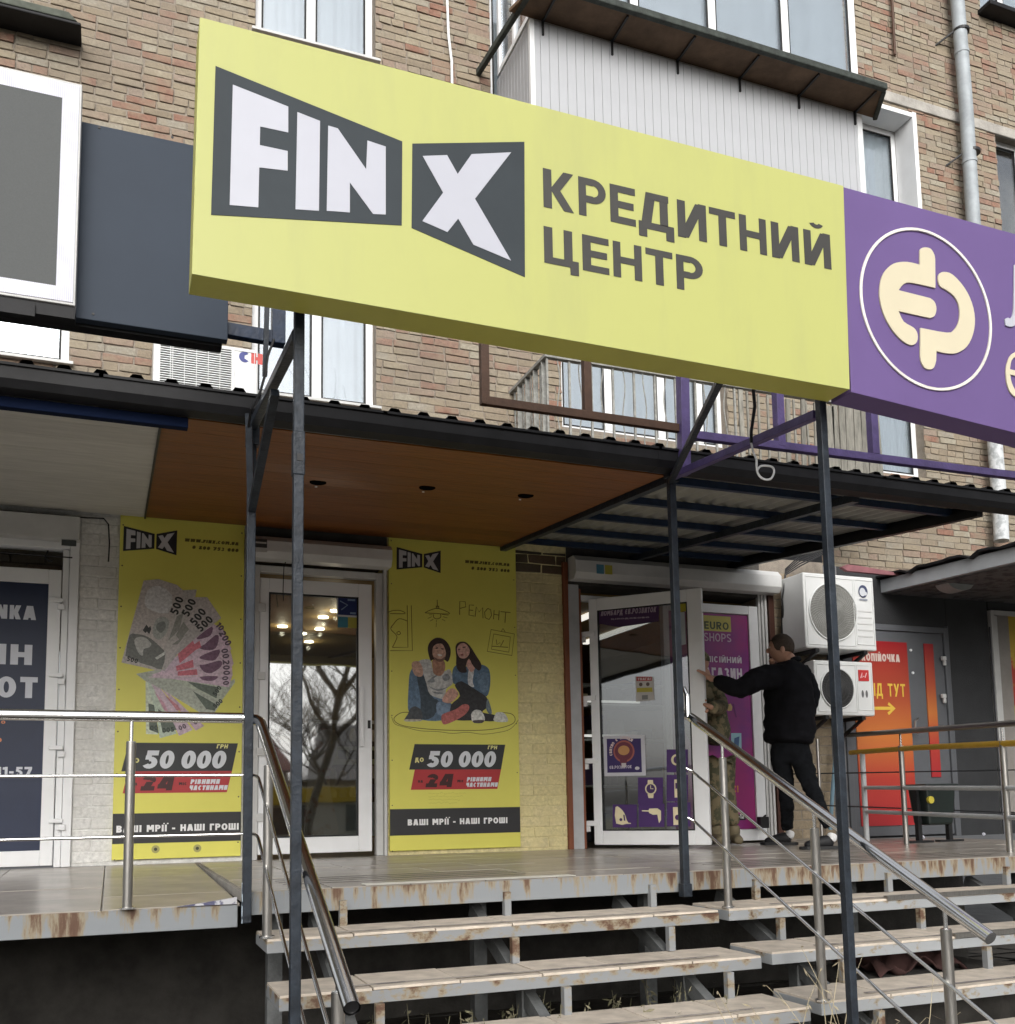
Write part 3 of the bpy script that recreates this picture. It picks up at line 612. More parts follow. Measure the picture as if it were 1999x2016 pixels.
# interior fittings seen through the glass
sh=thing('display_case','glass display case with rows of small goods seen through the first door','display case',(2.0,2.6,0))
A=P(630,1470,1.8); Bq=P(706,1600,1.8)
x0,x1=A.x-.1,A.x+1.0
sub(MB().box(x0,x1,1.8,2.2,.1,.42).build('base',mat('pale_blue_counter',(.45,.55,.6),.4)),sh)
sub(MB().box(x0,x0+.03,1.8,1.83,.42,1.2).box(x1-.03,x1,1.8,1.83,.42,1.2).box(x0,x1,1.8,1.83,1.17,1.2).box((x0+x1)/2-.02,(x0+x1)/2+.02,1.8,1.83,.42,1.17).build('frame',m_white),sh)
sub(MB().box(x0,x1,2.18,2.2,.42,1.2).build('back_panel',mat('case_back',(.12,.1,.08),.7)),sh)
r=random.Random(5)
for row in range(4):
    for k in range(11):
        x=x0+.07+k*.095; z=.47+row*.18; col=r.choice([(.5,.35,.3),(.55,.5,.45),(.3,.12,.1),(.15,.15,.2),(.6,.55,.35)])
        sub(MB().tube([(x,1.95,z),(x,1.95,z+.05),(x,1.95,z+r.uniform(.08,.13))],[.03,.036,.018],8).build('bottle',ink(col),smooth=True),sh)
ban=P(600,1475,1.7); bb=P(706,1505,1.7)
pb=tag(MB().box(ban.x,ban.x+1.3,1.74,1.76,bb.z,ban.z+.03).build('shop_banner',mat('pale_green_banner',(.55,.60,.38),.5)),'pale green banner with a hat picture hung inside the first shop','banner')
lt=MB(); text(lt,'КЛЕВІЙ ЛУ',ban.x+.32,bb.z+.05,.085,1.735,t=.3,width=.8); lt.build('lettering',ink((.06,.07,.04))).parent=pb
h_=MB(); h_.disc((ban.x+.16,bb.z+.09),.055,1.734,16,.05).card([(ban.x+.06,bb.z+.02),(ban.x+.26,bb.z+.02),(ban.x+.22,bb.z+.07),(ban.x+.1,bb.z+.07)],1.7335); h_.disc((ban.x+.15,bb.z+.14),.08,1.733,16,.025); h_.build('picture',ink((.10,.05,.04))).parent=pb
tag(MB().box(ban.x-.45,ban.x-.08,1.9,1.95,.1,1.05).build('red_poster',mat('red_orange_print',(.42,.10,.04),.5,col2=(.5,.25,.05),thr=(.4,.6))),'red and orange poster stand deep inside the first shop','poster')
dm=thing('display_figure','pale cardboard display figure left of the goods case inside the shop','display',(ban.x+.15,1.65,0))
sub(MB().prism(smooth_loop([(ban.x+.0,.1),(ban.x+.02,.6),(ban.x+.08,1.0),(ban.x+.2,1.1),(ban.x+.3,1.0),(ban.x+.22,.6),(ban.x+.3,.1)],4),1.62,1.64).build('board',mat('pale_print',(.65,.63,.62),.5,col2=(.45,.25,.2),scale=5,thr=(.55,.6))),dm)
# ================================================================ DECK, STEPS
YD=-2.82; XL=.585; 
deck=thing('shop_deck','grey tiled entrance deck on a rust streaked steel edge beam','platform',(3,-1.4,-.1))
def tiles(par,x0,x1,y0,y1,z,size,mt,g=.006,th=.012,seed=1,tilt=.0012,cell=None,slope=0):
    r=random.Random(seed); cache={}
    nx=max(1,round((x1-x0)/size)); 
    ny=max(1,round((y1-y0)/(cell or size)))
    dx=(x1-x0)/nx; dy=(y1-y0)/ny; proto=None
    for i in range(nx):
        for j in range(ny):
            if proto is None: proto=MB().box(g/2,dx-g/2,g/2,dy-g/2,-th,0).build('tile',mt,bevel=.0015); o=proto
            else: o=share(proto,(0,0,0))
            o.location=(x0+i*dx,y0+j*dy,z+j*dy*slope+r.uniform(-.0015,.0015)); o.rotation_euler=(slope+r.uniform(-tilt,tilt),r.uniform(-tilt,tilt),0)
            sub(o,par) if par.type=='EMPTY' else setattr(o,'parent',par)
sub(MB().box(XL,7.3,YD+.01,-.001,-.06,-.014).build('base_sheet',m_conc),deck)
tiles(deck,XL+.01,7.25,YD+.005,-.005,0,.4,m_deck,seed=4)
sub(MB().box(XL,2.925,YD-.012,YD+.004,-.108,-.004).box(2.93,7.3,YD-.012,YD+.004,-.104,-.004).build('edge_beam',m_rust,bevel=.003),deck)
a=PZ(683,1733,0); c=PZ(1110,1722,0)
sub(MB().box(a.x,c.x,YD+.0,YD+.10,.0022,.0050).build('white_edge_strip',m_wpaint),deck)
# anti-slip grooved strips
gs=MB()
for k in range(4): gs.box(.8,2.1,YD+.28+k*.13,YD+.287+k*.13,.0025,.004)
for k in range(4): gs.box(3.3,5.3,YD+.15+k*.13,YD+.156+k*.13,.0025,.004)
sub(gs.build('groove_strip',m_gutter,kind='stuff'),deck)
lp=thing('left_platform','lower grey tiled platform with rusty edge left of the dark posts','platform',(-1,-1.4,-.15))
sub(MB().add([(-3,YD+.01,-.066),(XL-.02,YD+.01,-.066),(XL-.02,-.01,-.014),(-3,-.01,-.014)],[(0,1,2,3)]).build('base_sheet',m_conc),lp)
tiles(lp,-3,XL-.022,YD+.005,-.005,-.052,.6,m_deck,seed=6,tilt=.0015,slope=.052/2.82)
sub(MB().box(-3,XL-.035,YD-.012,YD+.004,-.158,-.056).build('edge_beam',m_rust,bevel=.003),lp)
sub(MB().prism([(0,0),(.26,.0),(.26,.03),(.12,.012)],-.02,.0).build('torn_edge_trim',mat('torn_film',(.5,.5,.52),.5,col2=(.09,.09,.16),scale=22,thr=(.5,.55))),lp).location=(XL-.3,YD-.002,-.052)
# dark wall and supports under the deck
tag(MB().box(-3,7.3,-.45,-.25,GZ,-.12).build('foundation_wall',m_dconc),'concrete foundation wall under the entrance deck, coloured dark for the shade there','wall')
def stairs(name,label,x0,x1,n,z1,seed,lastx=None):
    s=thing(name,label,'stairs',((x0+x1)/2,YD-.9,GZ))
    for k in range(1,n+1):
        zf=-z1*k; yf=YD-.35*k
        tr=MB().box(x0,x1,yf,yf+.012,zf-.062,zf-.012).box(x0,x0+.012,yf+.012,yf+.36,zf-.062,zf-.012).box(x1-.012,x1,yf+.012,yf+.36,zf-.062,zf-.012).box(x0,x1,yf+.348,yf+.36,zf-.062,zf-.012).box(x0+.012,x1-.012,yf+.012,yf+.348,zf-.03,zf-.0125)
        to=tr.build('tread',m_rust2 if x0<2 else m_rwhite,bevel=.002); sub(to,s)
        # tiles are sub-parts of the tread; the tread's origin sits at the stairs' origin
        rr=random.Random(seed*10+k); nx=round((x1-x0)/.385); dx=(x1-x0)/nx; proto=None
        for i in range(nx):
            for j in range(2):
                dy=(.36 if j==0 else 0)
                if j==1: continue
                if proto is None: proto=MB().box(.003,dx-.003,.002,.355,-.012,0).build('tile',m_wtile,bevel=.002); o=proto
                else: o=share(proto,(0,0,0))
                o.parent=to; o.location=(x0+i*dx,yf,zf+rr.uniform(-.002,.002)); o.rotation_euler=(rr.uniform(-.006,.003),rr.uniform(-.003,.003),0)
        gg=MB().box(x0+.3,x1-.2,yf+.05,yf+.075,zf+.003,zf+.0042); gg.build('wear_strip',mat('grey_grip_tape',(.2,.18,.17),.8,col2=(.38,.34,.3),scale=7,thr=(.45,.5))).parent=to
        if x0>2: MB().box(x0+.9+.12*k,x0+2.4+.2*k,yf-.006,yf+.022,zf+.006,zf+.016).box(x0+.9+.12*k,x0+2.4+.2*k,yf-.009,yf-.005,zf-.008,zf+.016).build('nosing_strip',m_inoxd).parent=to
        # short uprights carrying the tread above
        nu=3 if x1-x0<3 else 5
        for i in range(nu):
            x=x0+.3+(x1-x0-.6)*i/(nu-1)+(.10 if k%2 else 0)
            if k<=n: sub(MB().bar((x,yf+.33,zf),(x,yf+.33,-z1*(k-1)-.06),.035).build('upright',m_rust2),s)
    for i in range(3):
        x=x0+.3+(x1-x0-.6)*i/2
        sub(MB().bar((x,YD+.2,-.16),(x,YD-.35*n+.1,-z1*n-.1),.05,.07).build('stringer',m_supp),s)
        for yy,zz in((YD-.5,-.45),(YD-1.2,-.85)): sub(MB().bar((x,yy,GZ),(x,yy,zz),.07).build('leg',m_supp),s)
    return s
stairs('left_stairs','left flight of tiled steel steps with rusty front edges below the first shop',.635,2.905,5,.178,3)
stairs('right_stairs','right flight of pale tiled steel steps behind the diagonal handrail',2.965,7.3,5,.172,7)
deck2=[MB().bar((x,-2.6,GZ),(x,-2.6,-.1),.07).build('leg',m_supp) for x in (.75,1.8,2.8,4.2,5.6,7)]
for o in deck2: sub(o,deck)
# ================================================================ CANOPY
CX=Vector((2.5,-1.4,2.2)); can=thing('entrance_canopy','dark metal canopy with brown laminate soffit and corrugated sheet on two posts','canopy',CX)
def zs_(y): return 2.50+(2.50-2.215)/2.80*(y+.05)
def soff(x0,x1,n,mt,name='soffit_board',xe=None):
    y0,y1=-2.84,-.06
    for k in range(n):
        a=y0+(y1-y0)*k/n; c=y0+(y1-y0)*(k+1)/n-.003; t0=(a-y0)/(y1-y0); 
        X1=(lambda y:x1+(xe-x1)*(y-y0)/(y1-y0)) if xe else (lambda y:x1)
        m_=MB().add([(x0,a,zs_(a)),(X1(a),a,zs_(a)),(X1(c),c,zs_(c)),(x0,c,zs_(c)),(x0,a,zs_(a)+.01),(X1(a),a,zs_(a)+.01),(X1(c),c,zs_(c)+.01),(x0,c,zs_(c)+.01)],[(0,3,2,1),(4,5,6,7),(0,1,5,4),(1,2,6,5),(2,3,7,6),(3,0,4,7)])
        sub(m_.build(name,mt),can)
xw=.175
soff(-3.2,xw-.002,9,m_soffw); soff(xw+.002,2.88,12,m_wood,xe=2.95)
sub(MB().bar((xw,-2.84,zs_(-2.84)-.006),(xw,-.06,zs_(-.06)-.006),.012,.012).build('soffit_trim',m_black),can)
for i,(u,v) in enumerate([(627,929),(842,954),(1036,975)]):
    p=P(u,v,-2.0)
    # spotlight holes with a small cap
    y=-2.0
    for _ in range(8):
        p=P(u,v,y); y+= (zs_(p.y)-p.z)*-1.2 if abs(zs_(p.y)-p.z)>.001 else 0
    sub(MB().tube([(p.x,p.y,zs_(p.y)-.004),(p.x,p.y,zs_(p.y)+.004)],.05,18).build('spotlight_hole',m_hole),can)
    sub(MB().tube([(p.x+.01,p.y+.12,zs_(p.y+.12)-.006),(p.x+.01,p.y+.12,zs_(p.y+.12)+.003)],.008,8).build('loose_wire',m_white),can)
# corrugated sheet on the right part, rafters and purlins
c=MB(); per=.105; n=44; x0=2.9; vs=[]
def ripple(x): return .013*math.cos(2*math.pi*x/per)
N_=220
for i in range(N_+1):
    x=2.9+(5.22-2.9)*i/N_
    for y in (-2.86,-.02): vs.append((x,y,zs_(y)+.075+ripple(x)))
c.add(vs,[(2*i,2*i+1,2*i+3,2*i+2) for i in range(N_)])
sub(c.build('corrugated_sheet',m_sheet,smooth=True),can)
for k,y in enumerate((-2.62,-2.02,-1.42,-.82,-.25)):
    sub(MB().bar((2.93,y,zs_(y)+.035),(5.2,y,zs_(y)+.035),.035,.045).build('purlin',m_blue),can)
for x in (2.93,4.2,5.2):
    sub(MB().bar((x,-2.86,zs_(-2.86)-.005),(x+(.05 if x<3 else 0),-.02,zs_(-.02)-.005),.05,.05).build('rafter',m_black if x>5 else m_steel),can)
sub(MB().bar((5.24,-2.86,zs_(-2.86)+.06),(5.24,-.02,zs_(-.02)+.06),.03,.09).build('end_trim',m_black),can)
# roof sheet on top, with ribs showing over the gutter
r_=MB(); x=-3.2; vs=[]; prof=[(0,0),(.075,0),(.09,.022),(.128,.022),(.143,0)]
pts=[]
while x<5.28:
    for a,b_ in prof: pts.append((x+a,b_))
    x+=.150
for a,b_ in pts:
    for y in (-2.99,YU): 
        zz=2.318+b_ if y<-2 else 2.73+b_
        vs.append((a,y,zz))
r_.add(vs,[(2*i,2*i+1,2*i+3,2*i+2) for i in range(len(pts)-1)])
sub(r_.build('roof_sheet',m_gutter),can)
sub(MB().box(-3.2,7.4,-2.86,-2.84,2.225,2.315).build('fascia',m_black),can)
xs_=[-3.2,-.1,1.2,2.75,4.3,7.4]
for i in range(5):
    g=MB(); a,b_=xs_[i]+.0,xs_[i+1]+.02; o_=.002*(i%2)
    prof=[(-2.985-o_,2.315),(-2.985-o_,2.25),(-2.965,2.215-o_),(-2.90,2.205-o_),(-2.862,2.215-o_),(-2.862,2.31)]
    vs=[(a,y,z) for y,z in prof]+[(b_,y,z) for y,z in prof]; n=len(prof)
    g.add(vs,[(k,k+1,n+k+1,n+k) for k in range(n-1)]+[tuple(range(n)),tuple(range(2*n-1,n-1,-1))])
    g.bar((a,-2.99,2.313),(b_,-2.99,2.313),.012)
    sub(g.build('gutter',m_gutter),can)
sub(MB().box(-3.2,P(372,817,-2.9).x,-2.89,-2.84,2.155,2.205).build('blue_beam',mat('navy_beam_paint',(.003,.008,.028),.8,spec=.1),bevel=.004),can)
# posts
PA=(.583,-2.875); PB=(2.885,-2.875)
p=sub(MB().box(PA[0]-.020,PA[0]+.020,PA[1]-.03,PA[1]+.01,-.135,2.2).build('post',m_steel,bevel=.004),can)
p=sub(MB().box(PB[0]-.020,PB[0]+.020,PB[1]-.03,PB[1]+.01,-.10,2.2).build('post',m_steel,bevel=.004),can)
sub(MB().box(PB[0]-.027,PB[0]+.027,PB[1]-.037,PB[1]+.017,-.13,-.06).build('post_foot',m_steel,bevel=.004),can)
sub(MB().box(PA[0]-.023,PA[0]-.0205,PA[1]-.032,PA[1]-.01,-.135,.045).build('paint_patch',mat('light_blue_paint_chip',(.5,.6,.68),.5,col2=(.03,.04,.06),scale=30,thr=(.5,.55))),can)
# ---- frame that carries the signs
fr=thing('sign_support_frame','dark blue and violet steel frame holding the sign boxes above the canopy edge','frame',(1.7,-4.19,2.0))
Cx,Dx,YP=.583,2.868,-4.19; ZT=2.16
zA=P(497,842,-2.88).z; zB_=P(1322,940,-2.88).z
for x,l in ((Cx,0),(Dx,1)):
    q=MB().box(x-.0175,x+.0175,YP-.0175,YP+.0175,GZ,ZT)
    sub(q.build('post',m_steel,bevel=.003),fr)
zz=P(588,905,YP).z
sub(MB().box(Cx-.021,Cx+.021,YP-.021,YP+.021,zz-.06,zz+.10).build('sleeve',m_steel,bevel=.004),fr)
sub(MB().box(Cx-.008,Cx+.012,YP-.0235,YP-.0212,zz-.01,zz+.015).build('bolt_hole',m_black),fr)
sub(MB().bar((Cx,-2.88,zA),(Cx,YP+.03,2.075),.038).build('outrigger',m_steel,bevel=.003),fr)
a=P(500,1003,-2.9); 
sub(MB().bar((Cx+.0,-2.91,a.z),(Cx,-3.62,zA-.12),.035).bar((Cx-.005,-2.91,a.z+.02),(Cx-.03,-3.0,zA+.02),.03).build('strut',m_steel),fr)
sub(MB().bar((Cx,-2.9,2.1),(Cx,-2.9,zA+.06),.06).build('mast',m_steel),fr)
b0=P(548,668,-3.02); 
sub(MB().bar((b0.x,-3.02,b0.z-.03),(b0.x,-3.02,3.0),.062).build('blue_post',m_blue,bevel=.003),fr)
b1=P(452,652,-3.02); 
sub(MB().bar((b1.x-.3,-3.02,b0.z+.015),(b0.x+.031,-3.02,b0.z-.0),.045,.062).build('blue_beam',m_blue,bevel=.003),fr)
b2=P(522,740,-3.05); b3=P(527,580,-3.05)
sub(MB().bar(b2,b3,.022).build('strut',m_steel),fr)
sub(MB().tube([P(540,668,-3.1),P(528,700,-3.1),P(522,740,-3.1),P(512,775,-3.1),P(495,805,-3.08),P(490,840,-3.0)],.006,6).build('wire',m_black),fr)
# brown part
zb1=P(955,790,-2.98).z; zb2=P(1340,845,-2.98).z
xl_=P(955,790,-2.98).x; xm2=P(1157,800,-2.98).x; xr_=P(1345,842,-2.98).x
sub(MB().box(xl_-.022,xl_+.022,-3.0,-2.96,zb1-.02,3.0).box(xm2-.022,xm2+.022,-3.0,-2.96,zb1+.01,3.0).bar((xl_+.0,-2.985,zb1-.0),(xr_,-2.985,zb2),.036,.044).build('brown_rail_frame',m_brown,bevel=.002),fr)
# violet part
def vb(p,q,w,m=m_violet,nm='violet_beam'): sub(MB().bar(p,q,w).build(nm,m,bevel=.002),fr)
vy=-3.0
vb(P(1347,900,vy)+Vector((0,0,-.1)),Vector((P(1347,760,vy).x,vy,3.0)),.055)
h0=P(1372,858,vy); h1=P(1840,917,vy); d_=(h1-h0)
vb(h0-d_*.02,h0+d_*2.0,.045)
vb(Vector((P(1537,880,vy).x,vy+.001,P(1537,880,vy).z)),Vector((P(1537,880,vy).x,vy+.001,3.0)),.05); vb(Vector((P(1722,895,vy).x,vy+.001,P(1722,895,vy).z)),Vector((P(1722,895,vy).x,vy+.001,3.0)),.05)
vb((PB[0],-2.88,2.19),(PB[0],-2.88,zB_+.06),.058,m_steel,'mast')
vb((PB[0],-2.89,zB_),(Dx,YP+.03,2.075),.038,nm='outrigger')
vb((PB[0]-.01,-2.9,zB_-.03),P(1418,750,-4.15),.03,m_steel,'strut')
# cable with a loop
cb=tag(MB().tube([P(1484,765,-3.9),P(1487,800,-3.85),P(1480,850,-3.8),P(1480,872,-3.8)],.008,8).build('hanging_cable',m_black,smooth=True),'thin black and white cable looping below the right end of the yellow sign','cable')
lp_=[P(u,v,-3.8) for u,v in smooth_loop([(1480,872),(1484,890),(1490,905),(1491,925),(1497,938),(1508,944),(1519,942),(1525,930),(1522,920),(1510,917),(1498,918),(1492,926)],4,False)]
MB().tube(lp_,.005,8).build('cable_loop',m_white,smooth=True).parent=cb
# ================================================================ SIGNS
YS=-4.4; YBK=-4.265
def outl(pts,ox=0,oy=0,s=1,y=YS): return [(q.x,q.z) for q in (P(ox+s*a,oy+s*b,y) for a,b in pts)]
ys=thing('yellow_sign','large yellow light box sign with charcoal logo and Cyrillic lettering','sign',(1.53,YS,2.1))
TL=P(393.8,35.8,YS); BL=P(378,540.7,YS); TR=P(1660,367.2,YS); BR_=P(1672.4,767.5,YS)
x0,x1=.5*(TL.x+BL.x),.5*(TR.x+BR_.x)
q=[(BL.x,BL.z),(BR_.x,BR_.z),(TR.x,TR.z),(TL.x,TL.z)]
bx=MB(); bx.prism([q],YS,YBK); bo=sub(bx.build('box',m_yels,bevel=.003),ys)
sub(MB().prism([[(a,b+.004) for a,b in q]],YBK+.001,YBK+.006).build('back_sheet',m_roofback),ys)
fc=MB(); fc.prism([[(a+(.0 if i in(0,3) else 0),b) for i,(a,b) in enumerate(q)]],YS-.006,YS-.001); sub(fc.build('face',m_yel,bevel=.0015),ys)
s_=.36534
yl=YS-.0105
def logo(mb,pts,ox,oy,y0,y1,s=s_): mb.prism([outl(pts,ox,oy,s,YS)],y0,y1)
L1=MB(); logo(L1,[(1162,362),(1138,1163)],0,0,0,0) if 0 else None
pnl=[(424.5,132.3),(415.8,424.9),(790.7,445.7),(791.7,280.6)]
Fp=zc(0,0,s_,[(1255,465),(1553,583),(1553,722),(1402,690),(1400,790),(1550,822),(1550,928),(1397,910),(1392,1125),(1238,1112)])
Ip=zc(0,0,s_,[(1602,612),(1724,660),(1718,1143),(1592,1135)])
Np=[(645.9,250.3),(664.6,255.7),(720.5,336.1),(723,279.5),(758.9,291.5),(758.9,424.9),(734,423.8),(688.4,361.7),(688.4,420.9),(643,417.6)]
Xq=zc(650,0,s_,[(442,780),(1045,770),(1048,1498),(438,1233)])
Xp=zc(650,0,s_,[(497,848),(628,843),(685,945),(760,838),(973,828),(778,1078),(972,1410),(770,1325),(688,1185),(630,1257),(495,1198),(607,1045)])
for pl in (pnl,Xq): sub(MB().prism([outl(pl)],YS-.0078,YS-.0062).build('logo_plate',m_char),ys)
for nm,pl in (('letter_f',Fp),('letter_i',Ip),('letter_n',Np),('letter_x',Xp)):
    sub(MB().prism([outl(pl)],YS-.0095,YS-.0080).build('letter',m_lit),ys)
# the two text lines: cap extents measured letter by letter
l1=[('К',1069,1128.5),('Р',1138.5,1192),('Е',1200.5,1250),('Д',1256,1325),('И',1333,1389.5),('Т',1396,1447),('Н',1455,1507.5),('И',1518,1571.5),('Й',1582,1634)]
l2=[('Ц',1070.5,1138),('Е',1146,1198),('Н',1206.5,1262.7),('Т',1271,1323.5),('Р',1331,1383)]
def vline(u,u0,v0,u1,v1): return v0+(v1-v0)*(u-u0)/(u1-u0)
for L_,(ba,bb_,ta,tb_) in ((l1,((1069,409),(1634,532),(1069,334),(1634,463))),(l2,((1070.5,520),(1383,578),(1070.5,447),(1383,512)))):
    zb_=(P(*ba,YS).z+P(*bb_,YS).z)/2; zt_=(P(*ta,YS).z+P(*tb_,YS).z)/2; h=zt_-zb_
    for ch,u0,u1 in L_:
        vm=vline((u0+u1)/2,ba[0],(ba[1]+ta[1])/2,bb_[0],(bb_[1]+tb_[1])/2)
        xa_=P(u0,vm,YS).x; xb_=P(u1,vm,YS).x; m_=MB()
        text(m_,ch,xa_,zb_,h,YS-.0072,t=.185,width=(xb_-xa_))
        # give the flat glyph its plate thickness
        o=sub(m_.build('letter',m_let),ys); sm=o.modifiers.new('s','SOLIDIFY'); sm.thickness=.0006; sm.offset=0
# purple sign
ps=thing('purple_sign','purple sign box with cream ring logo right of the yellow sign','sign',(3.5,YS,2.1))
a=P(1661,367.5,YS+.004); b_=P(1672.6,771,YS+.004); c=P(1999,460,YS+.004); d=P(1999,852,YS+.004)
dx=(5.3-a.x); k=(c.z-a.z)/(c.x-a.x); k2=(d.z-b_.z)/(d.x-b_.x)
q=[(x1+.003,b_.z),(5.3,b_.z+k2*(5.3-b_.x)),(5.3,a.z+k*(5.3-a.x)),(x1+.003,a.z)]
sub(MB().prism([q],YS+.004,YBK).build('box',m_pur,bevel=.003),ps)
rc=[P(1640+.24844*u,380+.24844*v,YS) for u,v in ((228,800),(1245,1000),(620,250),(830,1583))]
cx_=(rc[0].x+rc[1].x)/2; cz_=(rc[2].z+rc[3].z)/2; rr=((rc[1].x-rc[0].x)+(rc[2].z-rc[3].z))/4
ring=[[(cx_+rr*math.cos(t*math.pi/36),cz_+rr*math.sin(t*math.pi/36)) for t in range(72)],[(cx_+(rr-.013)*math.cos(t*math.pi/36),cz_+(rr-.013)*math.sin(t*math.pi/36)) for t in range(72)]]
sub(MB().prism(ring,YS-.004,YS+.003).build('ring',mat('pale_acrylic',(.80,.77,.70),.35),bevel=.001),ps)
g1=[(688,460),(700,440),(735,433),(775,445),(803,490),(810,530),(812,755)]
s1=smooth_loop(g1[:6],3,False)+[(812,755)]+smooth_loop([(812,755),(620,713),(560,725),(520,772)],3,False)[1:]+smooth_loop([(770,835),(805,865),(820,920),(805,975),(770,993)],3,False)+[(520,938)]+smooth_loop([(520,938),(560,1020),(640,1070),(670,1120),(665,1180),(625,1208),(560,1180),(480,1100),(410,980),(375,860),(370,760),(390,660),(440,590),(500,555),(590,548),(688,570)],3,False)[1:]
s2=smooth_loop([(693,1070),(900,1108),(960,1085),(1000,1010),(1000,900),(960,820),(890,765),(850,740),(833,690),(840,645),(880,627),(950,650),(1040,750),(1100,870),(1125,1000),(1110,1120),(1060,1220),(980,1270),(900,1272),(820,1255)],3,False)+smooth_loop([(818,1330),(800,1385),(765,1400),(725,1385),(700,1340),(692,1290)],3,False)
for sx in (s1,s2): sub(MB().prism([outl(sx,1640,380,.24844)],YS-.004,YS+.003).build('logo_shape',m_cream,bevel=.001),ps)
# first letters of the two lines that the photograph's edge cuts off
m_=MB(); m_.prism([outl(smooth_loop([(1362,1000),(1385,990),(1408,995),(1425,960),(1432,880),(1436,570)],3,False)+[(1620,570),(1620,1150),(1550,1150),(1550,640),(1480,625),(1475,900)]+smooth_loop([(1470,960),(1450,1040),(1410,1062),(1370,1050)],3,False),1640,380,.24844)],YS-.004,YS+.003)
sub(m_.build('letter',m_lit,bevel=.001),ps)
m_=MB(); m_.prism([outl(smooth_loop([(1560,1300),(1500,1262),(1445,1262),(1400,1300),(1372,1390),(1378,1500),(1405,1580),(1450,1620),(1510,1640),(1570,1600)],3,False)+smooth_loop([(1550,1570),(1500,1595),(1450,1570),(1415,1500),(1405,1440)],3,False)+[(1530,1470),(1530,1430),(1403,1398)]+smooth_loop([(1403,1398),(1415,1330),(1450,1300),(1500,1310),(1545,1345)],3,False)[1:],1640,380,.24844)],YS-.004,YS+.003)
sub(m_.build('letter',m_cream,bevel=.001),ps)
# slate blue panel and LED screen, left
YQ=-3.1
pn=[P(152,240,YQ),P(385,283,YQ),P(449,668,YQ),P(152,627,YQ)]
zt_=(pn[0].z+pn[1].z)/2; zb_=(pn[2].z+pn[3].z)/2
pt=thing('blank_panel','blank slate blue metal panel between the LED screen and the yellow sign','panel',(0,YQ,zb_))
sub(MB().box(-.3,pn[2].x,YQ,YQ+.05,zb_,zt_).build('plate',m_panel,bevel=.003),pt)
sub(MB().box(-1.9,pn[2].x-.02,YQ+.051,YQ+.12,zb_-.012,zb_+.05).build('lower_rail',m_black),pt)
for (u,v) in ((196,251),(340,270),(184,626-0)):
    p_=P(u,v if v<600 else 618,YQ); sub(MB().tube([(p_.x,YQ-.003,p_.z),(p_.x,YQ+.001,p_.z)],.006,10).build('screw_hole',m_black),pt)
ld=thing('led_screen','grey LED screen with glowing white border at the left edge','screen',(-1,-3.2,2.6))
yv=-3.2; tr=P(161,166,yv); br=P(150,602,yv); xr=(tr.x+br.x)/2
sub(MB().box(-2.4,xr,yv,yv+.09,br.z-.0,tr.z).build('housing',m_wgrey,bevel=.003),ld)
it=P(123,193,yv); ib=P(111,563,yv); xi=(it.x+ib.x)/2
def ledm(name,c,e):
    m=mat(name,c,.6,emit=e); N=m.node_tree.nodes; L=m.node_tree.links; bs=N['Principled BSDF']
    tc=N.new('ShaderNodeTexCoord'); w=N.new('ShaderNodeTexWave'); w.wave_type='BANDS'; w.bands_direction='X'; w.inputs['Scale'].default_value=38; w.inputs['Distortion'].default_value=.8; w.inputs['Detail'].default_value=1
    L.new(tc.outputs['Object'],w.inputs[0]); mr=N.new('ShaderNodeMapRange'); mr.inputs['To Min'].default_value=.45*(e or .6); mr.inputs['To Max'].default_value=e or 0
    L.new(w.outputs['Fac'],mr.inputs['Value'])
    if e: L.new(mr.outputs[0],bs.inputs['Emission Strength'])
    return m
sub(MB().prism([[(-2.35,br.z+.012),(xr-.010,br.z+.012),(xr-.010,tr.z-.012),(-2.35,tr.z-.012)],[(-2.25,ib.z),(xi,ib.z),(xi,it.z),(-2.25,it.z)]],yv-.004,yv-.0002).build('lit_border',ledm('led_white',(.55,.55,.62),.5)),ld)
sub(MB().box(-2.25,xi,yv-.003,yv-.0004,ib.z,it.z).build('matrix',mat('led_matrix_off',(.10,.105,.105),.75,var=.08,scale=200)),ld)
sub(MB().box(-2.4,xr,yv+.01,yv+.09,br.z-.055,br.z-.002).box(-.55,-.35,yv-.005,yv+.01,br.z-.075,br.z-.02).build('bottom_rail',m_gutter),ld)
